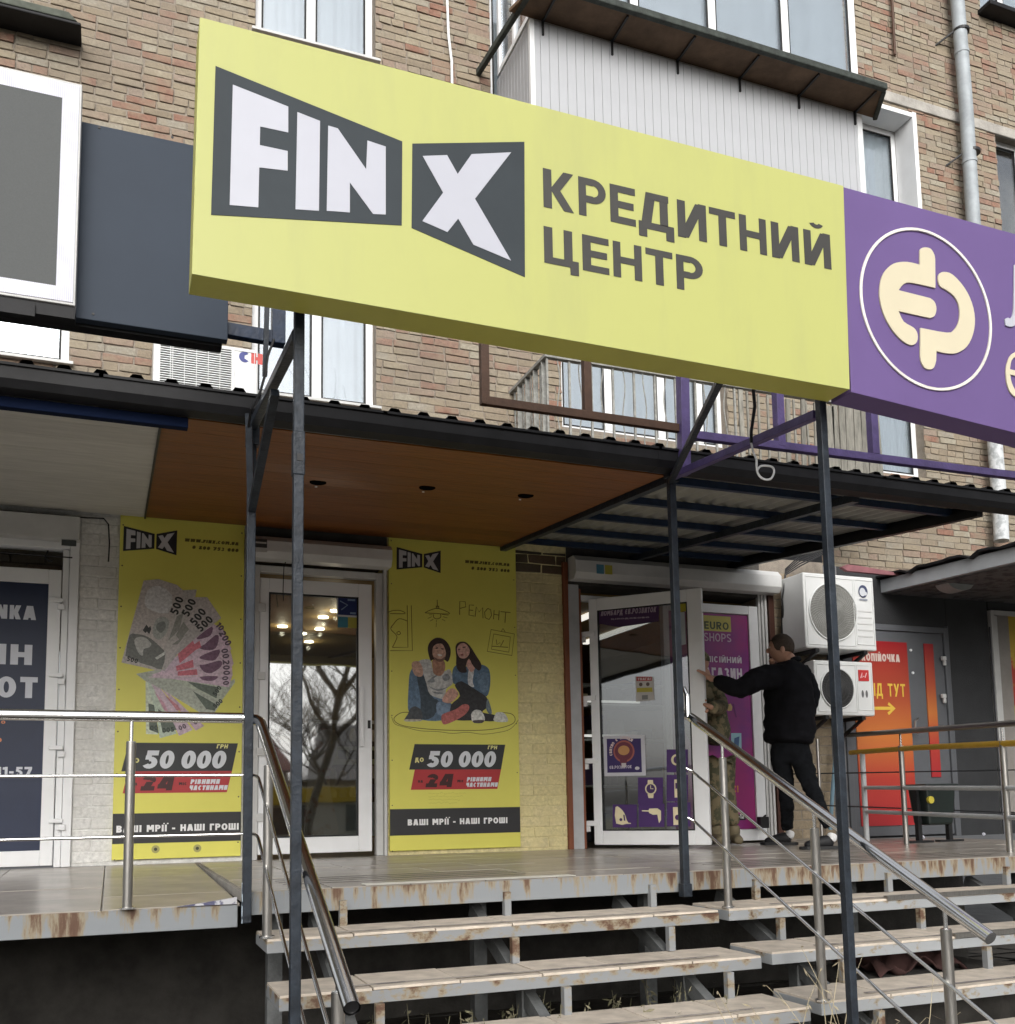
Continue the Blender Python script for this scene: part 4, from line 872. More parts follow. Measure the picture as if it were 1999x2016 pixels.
# ================================================================ BANNERS ON THE WALL
def finx(par,q,y,inks=(m_char,m_lit)):
    """small logo: q maps a point of the big sign's logo onto the banner"""
    u=MB(); v_=MB()
    for pl in (pnl,Xq): u.card([q(*p) for p in outl(pl)],y)
    for pl in (Fp,Ip,Np,Xp): v_.card([q(*p) for p in outl(pl)],y-.0008)
    u.build('logo_plate',ink((.02,.02,.024))).parent=par; v_.build('logo_lettering',ink((.5,.5,.52))).parent=par
bigL=outl(pnl); bx_0=min(p[0] for p in bigL+outl(Xq)); bx_1=max(p[0] for p in bigL+outl(Xq)); bz_0=min(p[1] for p in bigL+outl(Xq)); bz_1=max(p[1] for p in bigL+outl(Xq))
YN=-.03
def banner(name_label,x0,x1,z0,z1,lx,ln,text1,foot,seed):
    t=thing('advertising_banner',name_label,'banner',((x0+x1)/2,YN,z0))
    b=MB().box(x0,x1,YN,YN+.022,z0,z1).build('board',mat('banner_yellow',(.70,.66,.13),.45,var=.05,scale=2,bump=.03,bscale=9),bevel=.002); sub(b,t)
    def part(mb,n,m): return sub(mb.build(n,m),t)
    # logo
    k=(lx[1]-lx[0])/(bx_1-bx_0); kz=(lx[3]-lx[2])/(bz_1-bz_0)
    pl=MB(); lt=MB()
    for p_ in (pnl,Xq): pl.card([(lx[0]+(a-bx_0)*k,lx[2]+(c-bz_0)*kz) for a,c in outl(p_)],YN-.0008)
    for p_ in (Fp,Ip,Np,Xp): lt.card([(lx[0]+(a-bx_0)*k,lx[2]+(c-bz_0)*kz) for a,c in outl(p_)],YN-.0016)
    part(pl,'logo_plate',ink((.02,.02,.024))); part(lt,'logo_lettering',ink((.52,.52,.54)))
    m_=MB(); (xa_,za_),(xb_,zb_) = text1
    h=.024; w=xb_-xa_
    text(m_,'WWW.FINX.COM.UA',xa_,zb_+.052,h,YN-.0008,t=.34,width=w,slant=.15); text(m_,'0 800 753 000',xa_+w*.14,zb_,h*1.1,YN-.0008,t=.34,width=w*.86,slant=.15)
    part(m_,'lettering',ink((.12,.10,.02)))
    # price box
    X0,X1,zt,zm,zl,sl=ln
    k1=MB().card([(X0,zm),(X1-.02,zm),(X1+.02,zt),(X0+.045,zt)],YN-.0008); part(k1,'black_price_box',ink((.028,.030,.032)))
    k2=MB().card([(X0+.012,zl),(X1-.055,zl),(X1-.02,zm),(X0+.045,zm)],YN-.0009); part(k2,'red_price_box',ink((.42,.035,.04)))
    W_=X1-X0
    hb_=(zt-zm)*.64; m_=MB(); text(m_,'50',X0+W_*.175,zm+.018,hb_,YN-.0016,t=.27,width=W_*.265,slant=.18,gap=.08); text(m_,'000',X0+W_*.505,zm+.018,hb_,YN-.0016,t=.27,width=W_*.40,slant=.18,gap=.06)
    text(m_,'РІВНИМИ',X0+W_*.60,zl+.062,.034,YN-.0016,t=.32,width=W_*.26,slant=.2); text(m_,'ЧАСТИНАМИ',X0+W_*.59,zl+.018,.034,YN-.0016,t=.32,width=W_*.34,slant=.2)
    part(m_,'white_lettering',ink((.66,.68,.72)))
    m_=MB(); text(m_,'24',X0+W_*.165,zl+.018,.105,YN-.0016,t=.3,width=W_*.26,slant=.18); text(m_,'НА',X0+W_*.09,zl+.055,.02,YN-.0016,t=.3,width=W_*.05); text(m_,'МІС',X0+W_*.50,zl+.055,.02,YN-.0016,t=.3,width=W_*.07)
    part(m_,'dark_number',ink((.05,.012,.012)))
    m_=MB(); text(m_,'ДО',X0+W_*.06,zm+.06,.034,YN-.0016,t=.24,width=W_*.09); text(m_,'ГРН',X0+W_*.83,zt-.038,.03,YN-.0016,t=.24,width=W_*.1,slant=.2); part(m_,'yellow_lettering',ink((.72,.68,.28)))
    # footer
    fa,fb,fx0,fx1,fz,fh=foot
    part(MB().box(x0+.001,x1-.001,YN-.0012,YN-.0002,fb,fa),'black_footer',ink((.028,.028,.03)))
    m_=MB(); text(m_,'ВАШІ МРІЇ - НАШІ ГРОШІ',fx0,fz,fh,YN-.0020,t=.25,width=fx1-fx0); part(m_,'footer_lettering',ink((.78,.78,.78)))
    return t,part
a=P(236,1010.4,YN); b_=P(477,1685,YN); a2=P(480,1028.7,YN); b1_=P(222,1694,YN)
n0=(a.x+b1_.x)/2; n1=(a2.x+b_.x)/2; nz0=(b_.z+b1_.z)/2; nz1=(a.z+a2.z)/2
c1=P(243,1040,YN); c2=P(349,1090,YN)
z_=.26096
g=lambda u,v:P(.26096*u,1000+.26096*v,YN)
h_=lambda u,v:P(.36534*u,1400+.36534*v,YN)
lg=(g(933,200).x,g(1338,260).x,(g(933,320).z+g(1338,343).z)/2-.012,(g(933,150).z+g(1338,178).z)/2+.012)
t1,part1=banner('yellow loan banner with a fan of banknotes between the left door and dark post',n0,n1,nz0,nz1,lg,
 (h_(655,330).x,h_(1268,250).x,h_(960,172).z,(h_(655,330).z+h_(1255,318).z)/2,(h_(650,445).z+h_(1232,437).z)/2,0),((g(1395,240).x,g(1395,240).z),(g(1800,300).x,g(1600,300).z-.02)),
 (h_(950,548).z,h_(950,708).z,h_(628,650).x,h_(1288,620).x,(h_(628,655).z+h_(1288,640).z)/2,.048),1)
q_=lambda u,v:P(450+.31315*u,1000+.31315*v,YN)
q4=lambda u,v:P(650+.36534*u,1600+.36534*v,YN)
a=P(764,1054.8,YN); b_=P(1028,1666.9,YN); a2=P(1013.7,1073.6,YN); b1_=P(770.6,1676.7,YN)
m0=(a.x+b1_.x)/2; m1=(a2.x+b_.x)/2; mz0=(b_.z+b1_.z)/2; mz1=(a.z+a2.z)/2
lg=(q_(1058,300).x,q_(1337,340).x,(q_(1060,385).z+q_(1337,400).z)/2-.010,(q_(1058,255).z+q_(1337,277).z)/2+.012)
t2,part2=banner('yellow loan banner with a seated couple right of the first glass door',m0,m1,mz0,mz1,lg,
 (q_(1138,1650).x,q_(1728,1500).x,q_(1450,1487).z,(q_(1140,1647).z+q_(1715,1643).z)/2,(q_(1147,1773).z+q_(1700,1767).z)/2,0),((q_(1488,330).x,q_(1488,330).z),(q_(1768,390).x,q_(1650,388).z-.012)),
 ((q_(1400,1888).z),(q4(700,115).z),q4(420,60).x,q4(957,45).x,(q4(420,68).z+q4(957,58).z)/2,.047),2)
# screws and torn corners on the boards
for (u,v) in ((840,745),(1065,740)):
    p_=h_(u,v); m_=MB(); m_.disc((p_.x,p_.z),.028,YN-.0009,14); part1(m_,'hole_repair',ink((.36,.34,.12))); m_=MB().disc((p_.x,p_.z),.012,YN-.0016,10); part1(m_,'screw_hole',ink((.05,.05,.03)))
m_=MB()
for (x,z) in [(n0+.02,nz0+.3*k) for k in range(9)]+[(n1-.02,nz0+.1+.33*k) for k in range(8)]: m_.disc((x,z),.006,YN-.0009,8)
part1(m_,'screws',ink((.12,.1,.05)))
m_=MB()
for (x,z) in [(m0+.02,mz0+.35*k) for k in range(8)]+[(m1-.02,mz0+.2+.4*k) for k in range(6)]: m_.disc((x,z),.005,YN-.0009,8)
part2(m_,'screws',ink((.12,.1,.05)))
# ---- banknote fan on the first banner (flat print)
G_=lambda pts:[ (q.x,q.z) for q in (P(220+.18638*a,1120+.18638*b,YN) for a,b in pts)]
lay=[0]
def pr(part,pts,col,name='print',hole=None):
    lay[0]+=1; m_=MB(); 
    m_.card([G_(pts)] if hole is None else [G_(pts),G_(hole)],YN-.0006-.00012*lay[0]); part(m_,name,tex_ink(tuple(min(.8,c_*1.35) for c_ in col),.3,55))
grey=(.36,.33,.31); gg2=(.12,.125,.115); pk=(.40,.22,.27); lp2=(.44,.34,.40); gn=(.25,.31,.25); dg=(.09,.11,.09)
lower=[(( (360,1140),(440,1190),(490,1750),(365,1745)),(.42,.46,.36)),(((380,1180),(430,1180),(690,1740),(510,1790),(480,1600)),(.36,.42,.34)),
 (((400,1180),(470,1200),(860,1700),(715,1765),(630,1600)),(.42,.33,.38)),(((430,1150),(980,1660),(890,1710),(740,1520)),(.40,.30,.35)),(((440,1120),(1090,1520),(1060,1560),(930,1515),(560,1290)),(.34,.36,.30)),
 (((260,1110),(560,1050),(1170,1400),(1090,1520),(900,1460),(350,1180)),(.30,.32,.27))]
for pts,col in lower: pr(part1,pts,col,'banknote')
for pts,col in ((((390,1420),(450,1440),(500,1740),(400,1700)),dg),(((490,1480),(620,1560),(690,1700),(540,1730)),dg),(((450,1290),(560,1420),(600,1510),(560,1500)),pk),(((560,1330),(700,1440),(740,1500),(690,1495)),(.38,.16,.18)),(((860,1290),(1120,1440),(1090,1500),(1000,1480)),dg)): pr(part1,pts,col,'banknote_print')
pr(part1,[(640,1150),(1180,1240),(1300,1160),(1305,1200),(1160,1400),(620,1170)],(.32,.35,.28),'banknote'); pr(part1,[(800,1190),(1130,1250),(1110,1370),(900,1260)],dg,'banknote_print')
for pts,col in ((((390,1150),(1275,1130),(1240,1250),(620,1160)),lp2),(((380,1145),(1270,980),(1280,1130),(400,1148)),(.46,.36,.41)),(((420,1120),(1250,840),(1290,1000),(1260,1060),(450,1140)),(.44,.34,.39)),(((500,1100),(1180,660),(1270,850),(520,1130)),(.46,.35,.41)),(((520,1080),(1060,570),(1180,640),(1190,680),(560,1100)),(.43,.34,.40))): pr(part1,pts,col,'banknote')
for pts in (((900,730),(1060,610),(1050,700),(950,740)),((920,830),(980,800),(1100,700),(1135,730),(1100,840),(1000,860)),((930,930),(1140,850),(1100,960),(1000,965)),((930,1020),(990,1010),(1150,970),(1160,1030),(1060,1100),(980,1090)),((940,1140),(1120,1135),(1080,1180),(980,1180))): pr(part1,smooth_loop(pts,3),(.13,.07,.11),'banknote_print')
for pts in (((700,900),(860,760),(900,850),(720,1000)),((680,1030),(860,960),(870,1040),(690,1080)),((700,1085),(900,1060),(910,1120),(700,1130)),((830,830),(930,760),(950,830),(860,870))): pr(part1,pts,(.42,.12,.15),'banknote_print')
for pts,col in ((((540,1075),(640,560),(1060,430),(1090,560),(700,900),(560,1080)),(.33,.31,.30)),(((520,1070),(640,640),(860,300),(1010,300),(1160,520),(1060,600),(820,640),(600,1000)),(.36,.33,.32)),(((500,1075),(610,480),(700,230),(900,220),(860,420),(600,900)),(.35,.33,.31)),
  (((105,990),(340,125),(500,110),(560,130),(690,170),(760,230),(640,560),(510,1080)),grey)): pr(part1,pts,col,'banknote')
for pts in (((600,760),(650,620),(690,500),(760,470),(720,640)),((680,700),(760,560),(820,640),(720,760)),((640,800),(780,700),(700,800))): pr(part1,pts,(.19,.19,.17),'banknote_print')
pr(part1,smooth_loop([(150,900),(190,700),(260,690),(330,700),(420,740),(520,830),(570,900),(530,1060),(430,1030),(320,1000),(170,930)],2),gg2,'portrait_print')
pr(part1,smooth_loop([(240,760),(290,720),(360,730),(420,790),(400,830),(340,850),(330,920),(280,880)],3),(.33,.33,.31),'portrait_print')
pr(part1,[(460,940),(570,870),(560,910),(480,960)],(.42,.43,.4),'portrait_print')
pr(part1,smooth_loop([(380,230),(500,180),(640,280),(600,470),(420,440),(350,370)],2),(.44,.44,.44),'watermark_print')
pr(part1,smooth_loop([(440,620),(480,530),(560,510),(610,560),(580,680),(500,750),(440,700)],4),(.26,.27,.25),'seal_print')
pr(part1,smooth_loop([(470,620),(500,570),(560,560),(570,620),(520,680)],4),(.14,.15,.14),'seal_print')
for (a,b,c,d) in ((330,590,400,680),(370,600,420,690)): pr(part1,[(a,b+60),(a+40,b),(c,b+40),(a+30,d)],(.03,.03,.03),'mark_print')
def num(s,u,v,h,ang,col=(.03,.03,.03),part=part1,w=None):
    o=P(220+.18638*u,1120+.18638*v,YN); m_=MB(); text(m_,s,0,0,h,0,t=.24,gap=.12)
    ca,sa=math.cos(R_(ang)),math.sin(R_(ang)); lay[0]+=1
    m_.v=[(o.x+x*ca-z*sa,YN-.0006-.00012*lay[0]+y*.3,o.z+x*sa+z*ca) for x,y,z in m_.v]; part(m_,'number_print',ink(col))
num('500',700,495,.060,72); num('500',815,515,.060,66); num('500',890,610,.060,55); num('500',945,675,.058,46)
num('10',1095,600,.045,-50,(.12,.08,.11)); num('200',1130,680,.05,-60,(.12,.08,.11)); num('00',1155,850,.05,-78,(.12,.08,.11)); num('200',1172,965,.05,-86,(.12,.08,.11)); num('00',1165,1140,.045,-80,(.12,.08,.11))
num('500',155,970,.034,-14); num('500',1105,1350,.034,58,(.04,.05,.04)); num('500',1100,1480,.034,45,(.04,.05,.04)); num('00',410,1710,.036,5,(.05,.07,.05)); num('005',540,1735,.036,8,(.05,.07,.05)); num('00',720,1710,.036,22,(.14,.1,.13)); num('0',880,1650,.034,25,(.14,.1,.13))
# ---- seated couple on the second banner (flat print)
C_=lambda pts:[ (q.x,q.z) for q in (P(760+.14614*a,1230+.14614*b,YN) for a,b in pts)]
def cp(pts,col,k=3,name='print',sm=True):
    lay[0]+=1; m_=MB(); m_.card(C_(smooth_loop(pts,k) if sm else pts),YN-.0006-.00012*lay[0]); part2(m_,name,tex_ink(tuple(min(.8,c_*1.35) for c_ in col),.38,48))
lay[0]=0
denim=(.085,.135,.20); denl=(.14,.20,.28); sk=(.40,.25,.19); hr=(.025,.014,.012); sh_=(.36,.36,.35); blk=(.022,.022,.024)
cp([(300,1120),(310,800),(330,640),(400,560),(520,640),(600,900),(760,980),(900,1080),(920,1180),(760,1290),(480,1280),(340,1180)],denim,name='jeans_print')
cp([(420,660),(520,700),(620,960),(720,1040),(640,1240),(480,1260),(470,1000)],(.035,.05,.065))
cp([(700,1040),(860,1080),(905,1150),(860,1210),(760,1230),(690,1180)],denl)
cp([(430,500),(600,470),(640,620),(760,640),(860,600),(900,700),(900,800),(820,860),(800,960),(760,1000),(600,940),(550,800),(500,640)],sh_,name='shirt_print')
for pts in ([(600,730),(740,640),(745,655),(605,750)],[(570,820),(700,870),(860,830),(700,895)],[(560,760),(640,720),(660,770),(600,780)],[(760,700),(830,660),(870,720),(800,760)],[(620,900),(780,920),(700,935)]): cp(pts,(.17,.18,.19))
cp([(640,470),(780,480),(800,600),(740,690),(650,660),(630,560)],(.28,.15,.10),name='neck_print')
cp([(350,520),(430,490),(490,560),(500,680),(440,700),(380,660)],sk,name='hand_print')
cp([(566,330),(585,250),(640,195),(700,175),(780,195),(845,260),(875,340),(868,430),(835,500),(780,470),(640,470),(610,490),(585,430)],hr,name='hair_print')
cp([(640,300),(690,260),(760,260),(800,330),(810,400),(780,470),(720,490),(660,460),(630,390)],sk,name='face_print')
cp([(645,430),(690,455),(745,465),(795,430),(795,470),(745,500),(690,490)],(.13,.07,.05),name='beard_print'); cp([(700,395),(760,405),(750,425),(710,420)],(.55,.5,.47),2); cp([(670,315),(700,305),(705,320),(675,328)],(.06,.03,.03),2); cp([(745,318),(780,322),(775,335),(748,330)],(.06,.03,.03),2)
cp([(900,620),(960,540),(1060,560),(1200,560),(1300,540),(1390,600),(1410,760),(1380,940),(1300,960),(1120,860),(1000,800),(910,790)],(.07,.115,.17),name='jacket_print')
cp([(1230,700),(1330,640),(1390,700),(1370,880),(1290,900)],(.10,.15,.21))
cp([(1120,600),(1190,600),(1170,760),(1190,840),(1110,800)],(.44,.44,.45)); cp([(1080,460),(1180,500),(1200,590),(1150,640),(1090,560)],(.42,.24,.20))
cp([(940,300),(980,240),(1060,230),(1130,280),(1220,420),(1290,540),(1260,620),(1180,560),(1120,460),(1080,560),(1090,640),(1000,640),(950,560),(950,430)],hr,name='hair_print')
cp([(960,320),(1000,260),(1060,250),(1120,310),(1130,380),(1080,450),(1010,450),(970,400)],(.42,.25,.21),name='face_print'); cp([(1010,400),(1045,390),(1040,415),(1018,418)],(.22,.07,.07),2); cp([(975,330),(1005,325),(1003,338),(978,342)],(.08,.04,.04),2); cp([(1035,300),(1075,295),(1072,310),(1040,314)],(.08,.04,.04),2)
cp([(930,820),(1000,765),(1060,780),(1220,880),(1360,980),(1380,1100),(1300,1180),(1480,1220),(1470,1300),(1200,1290),(980,1290),(880,1240),(880,1080),(1000,960)],blk,name='trousers_print')
cp([(1370,1000),(1400,1060),(1430,1190),(1390,1200),(1350,1120)],(.10,.13,.15))
cp([(760,1010),(840,880),(920,860),(980,940),(880,1050),(800,1050)],(.42,.24,.19),name='hands_print')
cp([(255,1270),(300,1200),(330,1130),(400,1100),(480,1160),(480,1290),(270,1300)],(.05,.055,.06),name='shoe_print'); cp([(262,1275),(470,1275),(470,1300),(268,1305)],(.35,.33,.28),2)
cp([(750,1240),(780,1200),(940,1140),(1030,1080),(1100,1075),(1125,1120),(1080,1200),(960,1280),(800,1345),(755,1310)],(.33,.10,.09),4,name='sole_print')
cp([(1150,1210),(1200,1150),(1280,1160),(1330,1240),(1320,1300),(1180,1320)],(.48,.48,.46),name='shoe_print'); cp([(1470,1220),(1500,1180),(1590,1190),(1640,1260),(1630,1310),(1460,1300)],(.44,.45,.42),name='shoe_print'); cp([(1180,1290),(1320,1285),(1300,1325),(1190,1325)],(.06,.05,.05),2)
# drawn lines
dl=MB(); YD2=YN-.009
def ln(pts,w=.006,closed=False,sm=0):
    p=smooth_loop(pts,4,closed) if sm else pts; stroke(dl,C_(p),w,YD2,closed)
YD2=YN-.0010
ln([(330,1180),(200,1190),(110,1270),(200,1350),(450,1395),(800,1420),(1200,1425),(1500,1400),(1700,1340),(1745,1270),(1690,1200),(1520,1180)],sm=1)
ln([(80,1240),(130,1340),(300,1390),(470,1430),(700,1440),(900,1465),(1100,1450),(1300,1475),(1500,1455),(1650,1420),(1730,1360),(1790,1280)],.004,sm=1)
ln([(60,350),(360,350),(345,-260)]);ln([(90,305),(300,305),(290,-260)]); ln([(90,305),(130,230),(150,150),(70,60),(100,0),(180,-80),(290,-50)],sm=1); ln([(150,110),(180,90),(200,120),(170,135)],closed=True,sm=1); ln([(40,-170),(100,-190),(200,-190),(260,-150),(60,-150)],sm=1)
ln([(1420,65),(1735,125),(1700,415),(1370,360)],closed=True); ln([(1455,125),(1680,165),(1660,370),(1425,330)],closed=True); ln([(1430,290),(1650,305)]); ln([(1490,200),(1500,270),(1540,240),(1550,290),(1590,210)]); ln([(1560,90),(1580,50),(1610,95)])
def lq(pts,w=.006,closed=False,sm=0):
    p=smooth_loop(pts,4,closed) if sm else pts; stroke(dl,[(o.x,o.z) for o in (q_(*t_) for t_ in p)],w,YD2,closed)
lq([(1314,578),(1316,620)]); lq([(1237,660),(1265,645),(1312,632),(1360,645),(1387,667),(1237,660)],sm=1); lq([(1292,668),(1292,688),(1313,698),(1335,688),(1336,668)],sm=1); lq([(1308,618),(1324,620),(1324,632),(1308,630)],.010,True)
for t0_ in ([(1262,672),(1285,672)],[(1255,695),(1280,684)],[(1268,712),(1290,700)],[(1345,700),(1365,712)],[(1350,684),(1378,692)],[(1345,670),(1385,675)],[(1310,705),(1308,718)],[(1309,722),(1307,750)]): lq(t0_,.004)
for t0_ in ([(1455,672),(1456,588),(1490,590),(1494,622),(1458,632)],[(1545,612),(1516,610),(1514,674),(1545,680)],[(1516,642),(1540,645)],[(1552,684),(1560,622),(1577,655),(1600,626),(1602,694)],[(1632,632),(1612,655),(1616,690),(1640,702),(1656,676),(1650,640),(1632,632)],[(1672,642),(1668,700)],[(1670,668),(1700,674)],[(1704,645),(1700,706)],[(1712,652),(1775,658)],[(1745,655),(1740,722)]): lq(t0_,.0065)
part2(dl,'line_drawing',ink((.16,.13,.025)))
sc_=MB(); rs=random.Random(9)
for r_i in range(4):
    x=q_(1260,1790).x
    for k in range(10):
        p0=q_(1260+k*(24-r_i*2),1795+r_i*20); stroke(sc_,[(p0.x,p0.z),(p0.x+.012,p0.z+rs.uniform(-.008,.012)),(p0.x+.024,p0.z)],.002,YN-.001)
part2(sc_,'scribble',ink((.45,.42,.08)))
# ================================================================ DOORS
def profile_frame(mb,x0,x1,z0,z1,w,y0,y1,wb=None):
    wb=wb if wb is not None else w
    mb.box(x0,x0+w,y0,y1,z0,z1).box(x1-w,x1,y0,y1,z0,z1).box(x0+w,x1-w,y0,y1,z1-w,z1)
    if wb>0: mb.box(x0+w,x1-w,y0,y1,z0,z0+wb)
    return mb
# --- first glass door
d1=thing('glass_door','closed white glass door between the two yellow banners','door',((D1a+D1b)/2,0,0))
zt=P(747,1128,0).z; xo=P(748,1500,0).x; xl_=P(493,1600,.03).x; xr_=P(732,1400,.03).x; zlt=P(732,1152,.03).z; zlb=P(732,1676,.03).z
f=profile_frame(MB(),D1a+.03,xo+.03,.0,zt,.055,.0,.07,0); sub(f.build('frame',m_wgrey,bevel=.005),d1)
sub(MB().box(xo+.032,D1b-.01,-.03,.02,0,2.34).box(D1a-.02,D1a+.028,-.03,.02,0,2.34).build('shutter_guide',m_wgrey,bevel=.004),d1)
gx0=P(528,1400,.02).x; gx1=P(706.5,1400,.02).x; gz0=P(620,1648,.02).z; gz1=P(620,1171,.02).z
lf=MB().box(D1a+.088,gx0,.012,.065,zlb,zlt).box(gx1,xr_,.012,.065,zlb,zlt).box(gx0,gx1,.012,.065,zlb,gz0).box(gx0,gx1,.012,.065,gz1,zlt)
leaf=sub(lf.build('leaf',m_white,bevel=.005),d1)
MB().box(gx0-.001,gx1+.001,.035,.045,gz0,gz1).build('pane',m_glass).parent=leaf
sl=profile_frame(MB(),gx0,gx1,gz0,gz1,.012,.016,.034); sl.build('seal',m_glassedge).parent=leaf
MB().box(xr_-.105,xr_-.075,-.035,-.012,P(700,1470,0).z,P(700,1352,0).z).box(xr_-.1,xr_-.08,-.012,.012,P(700,1460,0).z,P(700,1452,0).z).box(xr_-.1,xr_-.08,-.012,.012,P(700,1370,0).z,P(700,1362,0).z).build('handle',m_white,bevel=.004).parent=leaf
MB().box(xr_-.035,xr_-.012,.004,.012,P(720,1434,0).z,P(720,1418,0).z).build('lock',m_black,bevel=.002).parent=leaf
for v in (1195,1330,1480,1610):
    z=P(500,v,0).z; MB().box(D1a+.07,D1a+.13,-.008,.012,z-.03,z+.03).build('hinge',m_wgrey,bevel=.003).parent=leaf
zb0=P(596,1103,-.16).z; zb1=P(700,1068,-.16).z
rb=MB(); rb.add([(D1a-.03,-.02,zb0),(D1a-.03,-.14,zb0),(D1a-.03,-.17,zb0+.05),(D1a-.03,-.17,zb1-.04),(D1a-.03,-.13,zb1),(D1a-.03,-.02,zb1),(D1b,-.02,zb0),(D1b,-.14,zb0),(D1b,-.17,zb0+.05),(D1b,-.17,zb1-.04),(D1b,-.13,zb1),(D1b,-.02,zb1)],[(k,(k+1)%6,6+(k+1)%6,6+k) for k in range(6)]+[(5,4,3,2,1,0),(6,7,8,9,10,11)])
sub(rb.build('shutter_box',m_wgrey,bevel=.004),d1)
p_=P(513,1070,-.172); sub(MB().box(p_.x-.07,p_.x+.05,-.174,-.171,p_.z-.03,p_.z+.035).build('box_label',ink((.03,.03,.03))),d1); sub(MB().box(p_.x-.04,p_.x+.045,-.1755,-.1745,p_.z-.0,p_.z+.012).box(p_.x-.05,p_.x+.05,-.1745,-.1735,p_.z-.065,p_.z-.04).build('box_label_text',ink((.5,.5,.48))),d1)
st=P(685,1194,.03); 
s_=tag(MB().box(st.x-.085,st.x+.085,.029,.031,st.z-.085,st.z+.085).build('sticker',ink((.52,.54,.56))),'dark blue square sticker with pale border at the top of the first door glass','sticker')
MB().box(st.x-.075,st.x+.075,.0275,.0285,st.z-.07,st.z+.078).build('print',ink((.012,.025,.11))).parent=s_
k_=MB(); stroke(k_,[(st.x-.06,st.z+.04),(st.x+.0,st.z+.01),(st.x-.05,st.z-.03)],.009,.0268); k_.box(st.x-.0,st.x+.06,.0267,.027,st.z+.045,st.z+.06).box(st.x+.02,st.x+.065,.0267,.027,st.z-.06,st.z-.045); k_.build('mark',ink((.2,.28,.42))).parent=s_
s2=P(686,1226,.03)
tag(MB().box(s2.x-.08,s2.x-.002,.029,.031,s2.z-.04,s2.z+.045).build('blue_sticker',ink((.05,.20,.27))),'small faded light blue sticker below the dark blue square sticker','sticker')
tag(MB().box(s2.x,s2.x+.078,.029,.031,s2.z-.04,s2.z+.045).build('yellow_sticker',ink((.36,.33,.06))),'small faded yellow sticker below the dark blue square sticker','sticker')
tag(MB().tube([P(563,1107,-.18),P(560,1112,-.16),P(559,1130,-.14),P(558,1165,-.12),P(559,1183,-.1)],.004,6).build('dangling_wire',m_black),'thin black wire dangling in front of the first glass door','wire')
# --- left door with navy poster
d0=thing('poster_door','white door with a navy lettered poster at the left edge','door',(-.6,0,0))
xo=D0; 
sub(MB().box(P(126,1500,-.02).x,D0+.0,-.03,.05,.0,P(139,1060,0).z).box(-2.0,P(126,1500,-.02).x-.001,-.03,.05,P(60,1078,0).z,P(60,1060,0).z).build('frame',m_wgrey if 0 else m_white,bevel=.005),d0)
sub(MB().box(P(112,1500,0).x,P(126,1500,0).x-.002,-.015,.05,.0,P(60,1079,0).z).build('inner_frame',m_white,bevel=.005),d0)
xr_=P(110,1500,-.02).x; px_=P(88,1400,-.02).x; pt_=P(95.7,1149.5,-.02).z; pb_=P(78.6,1674.6,-.02).z; lt_=P(126,1123,-.02).z; lb_=P(108,1704,-.02).z
leaf=sub(MB().box(px_,xr_,-.025,.04,lb_,lt_).box(-2,px_,-.025,.04,lb_,pb_).box(-2,px_,-.025,.04,pt_,lt_).build('leaf',m_white,bevel=.005),d0)
MB().box(-2,px_,-.012,.0,pb_,pt_).build('poster',ink((.012,.020,.052))).parent=leaf
N0=lambda u,v:P(.3107*u,1120+.3107*v,-.0135)
t_=MB(); 
def pword(s,ur,vb,vt,wid,tt=.25):
    r_=N0(ur,vb); tp=N0(ur,vt); h=tp.z-r_.z; text(t_,s,r_.x-wid*h,r_.z,h,-.0135,t=tt,width=wid*h)
pword('ONKA',230,325,237,3.6); pword('ЛІН',203,610,482,2.6); pword('ЛЮТ',237,820,687,3.1); pword('11-57',203,1315,1255,3.4)
t_.build('lettering',ink((.60,.62,.68))).parent=leaf
t_=MB(); pword('О',35,982,962,1.2); pword('О',12,1100,1070,1.2); t_.build('orange_lettering',ink((.6,.22,.1))).parent=leaf
for v in (1188,1335,1478,1622):
    z=P(118,v,-.03).z; x=P(118,v,-.03).x
    MB().box(x-.07,x+.02,-.05,-.026,z+.005,z+.035).box(x-.015,x+.035,-.05,-.026,z-.045,z-.004).build('hinge',m_white,bevel=.005).parent=leaf
sub(MB().box(-2,D0-.0,-.13,-.031,P(60,1058,-.1).z,P(139,1018,-.1).z).build('shutter_box',m_wgrey,bevel=.006),d0)
p_=P(137,1069,-.135); sub(MB().box(p_.x-.05,p_.x+.045,-.134,-.131,p_.z-.02,p_.z+.022).build('box_label',ink((.06,.07,.07))),d0)
cw=tag(MB().tube([P(0,1005,-.05),P(150,1018,-.05),P(205,1021,-.05),P(214,1032,-.05),P(216,1070,-.05),P(214,1106,-.05)],.006,6).build('wall_wire',m_black),'black wire running along the white wall top above the left door','wire')
hk=tag(MB().tube([P(0,1087,-.14),P(90,1094,-.14),P(143,1098,-.14)],.005,6).tube([P(95,1084,-.15),P(90,1098,-.16),P(97,1105,-.16),P(104,1104,-.15)],.006,6).build('hook_wire',m_black),'black wire with a small hook under the left shutter box','wire')
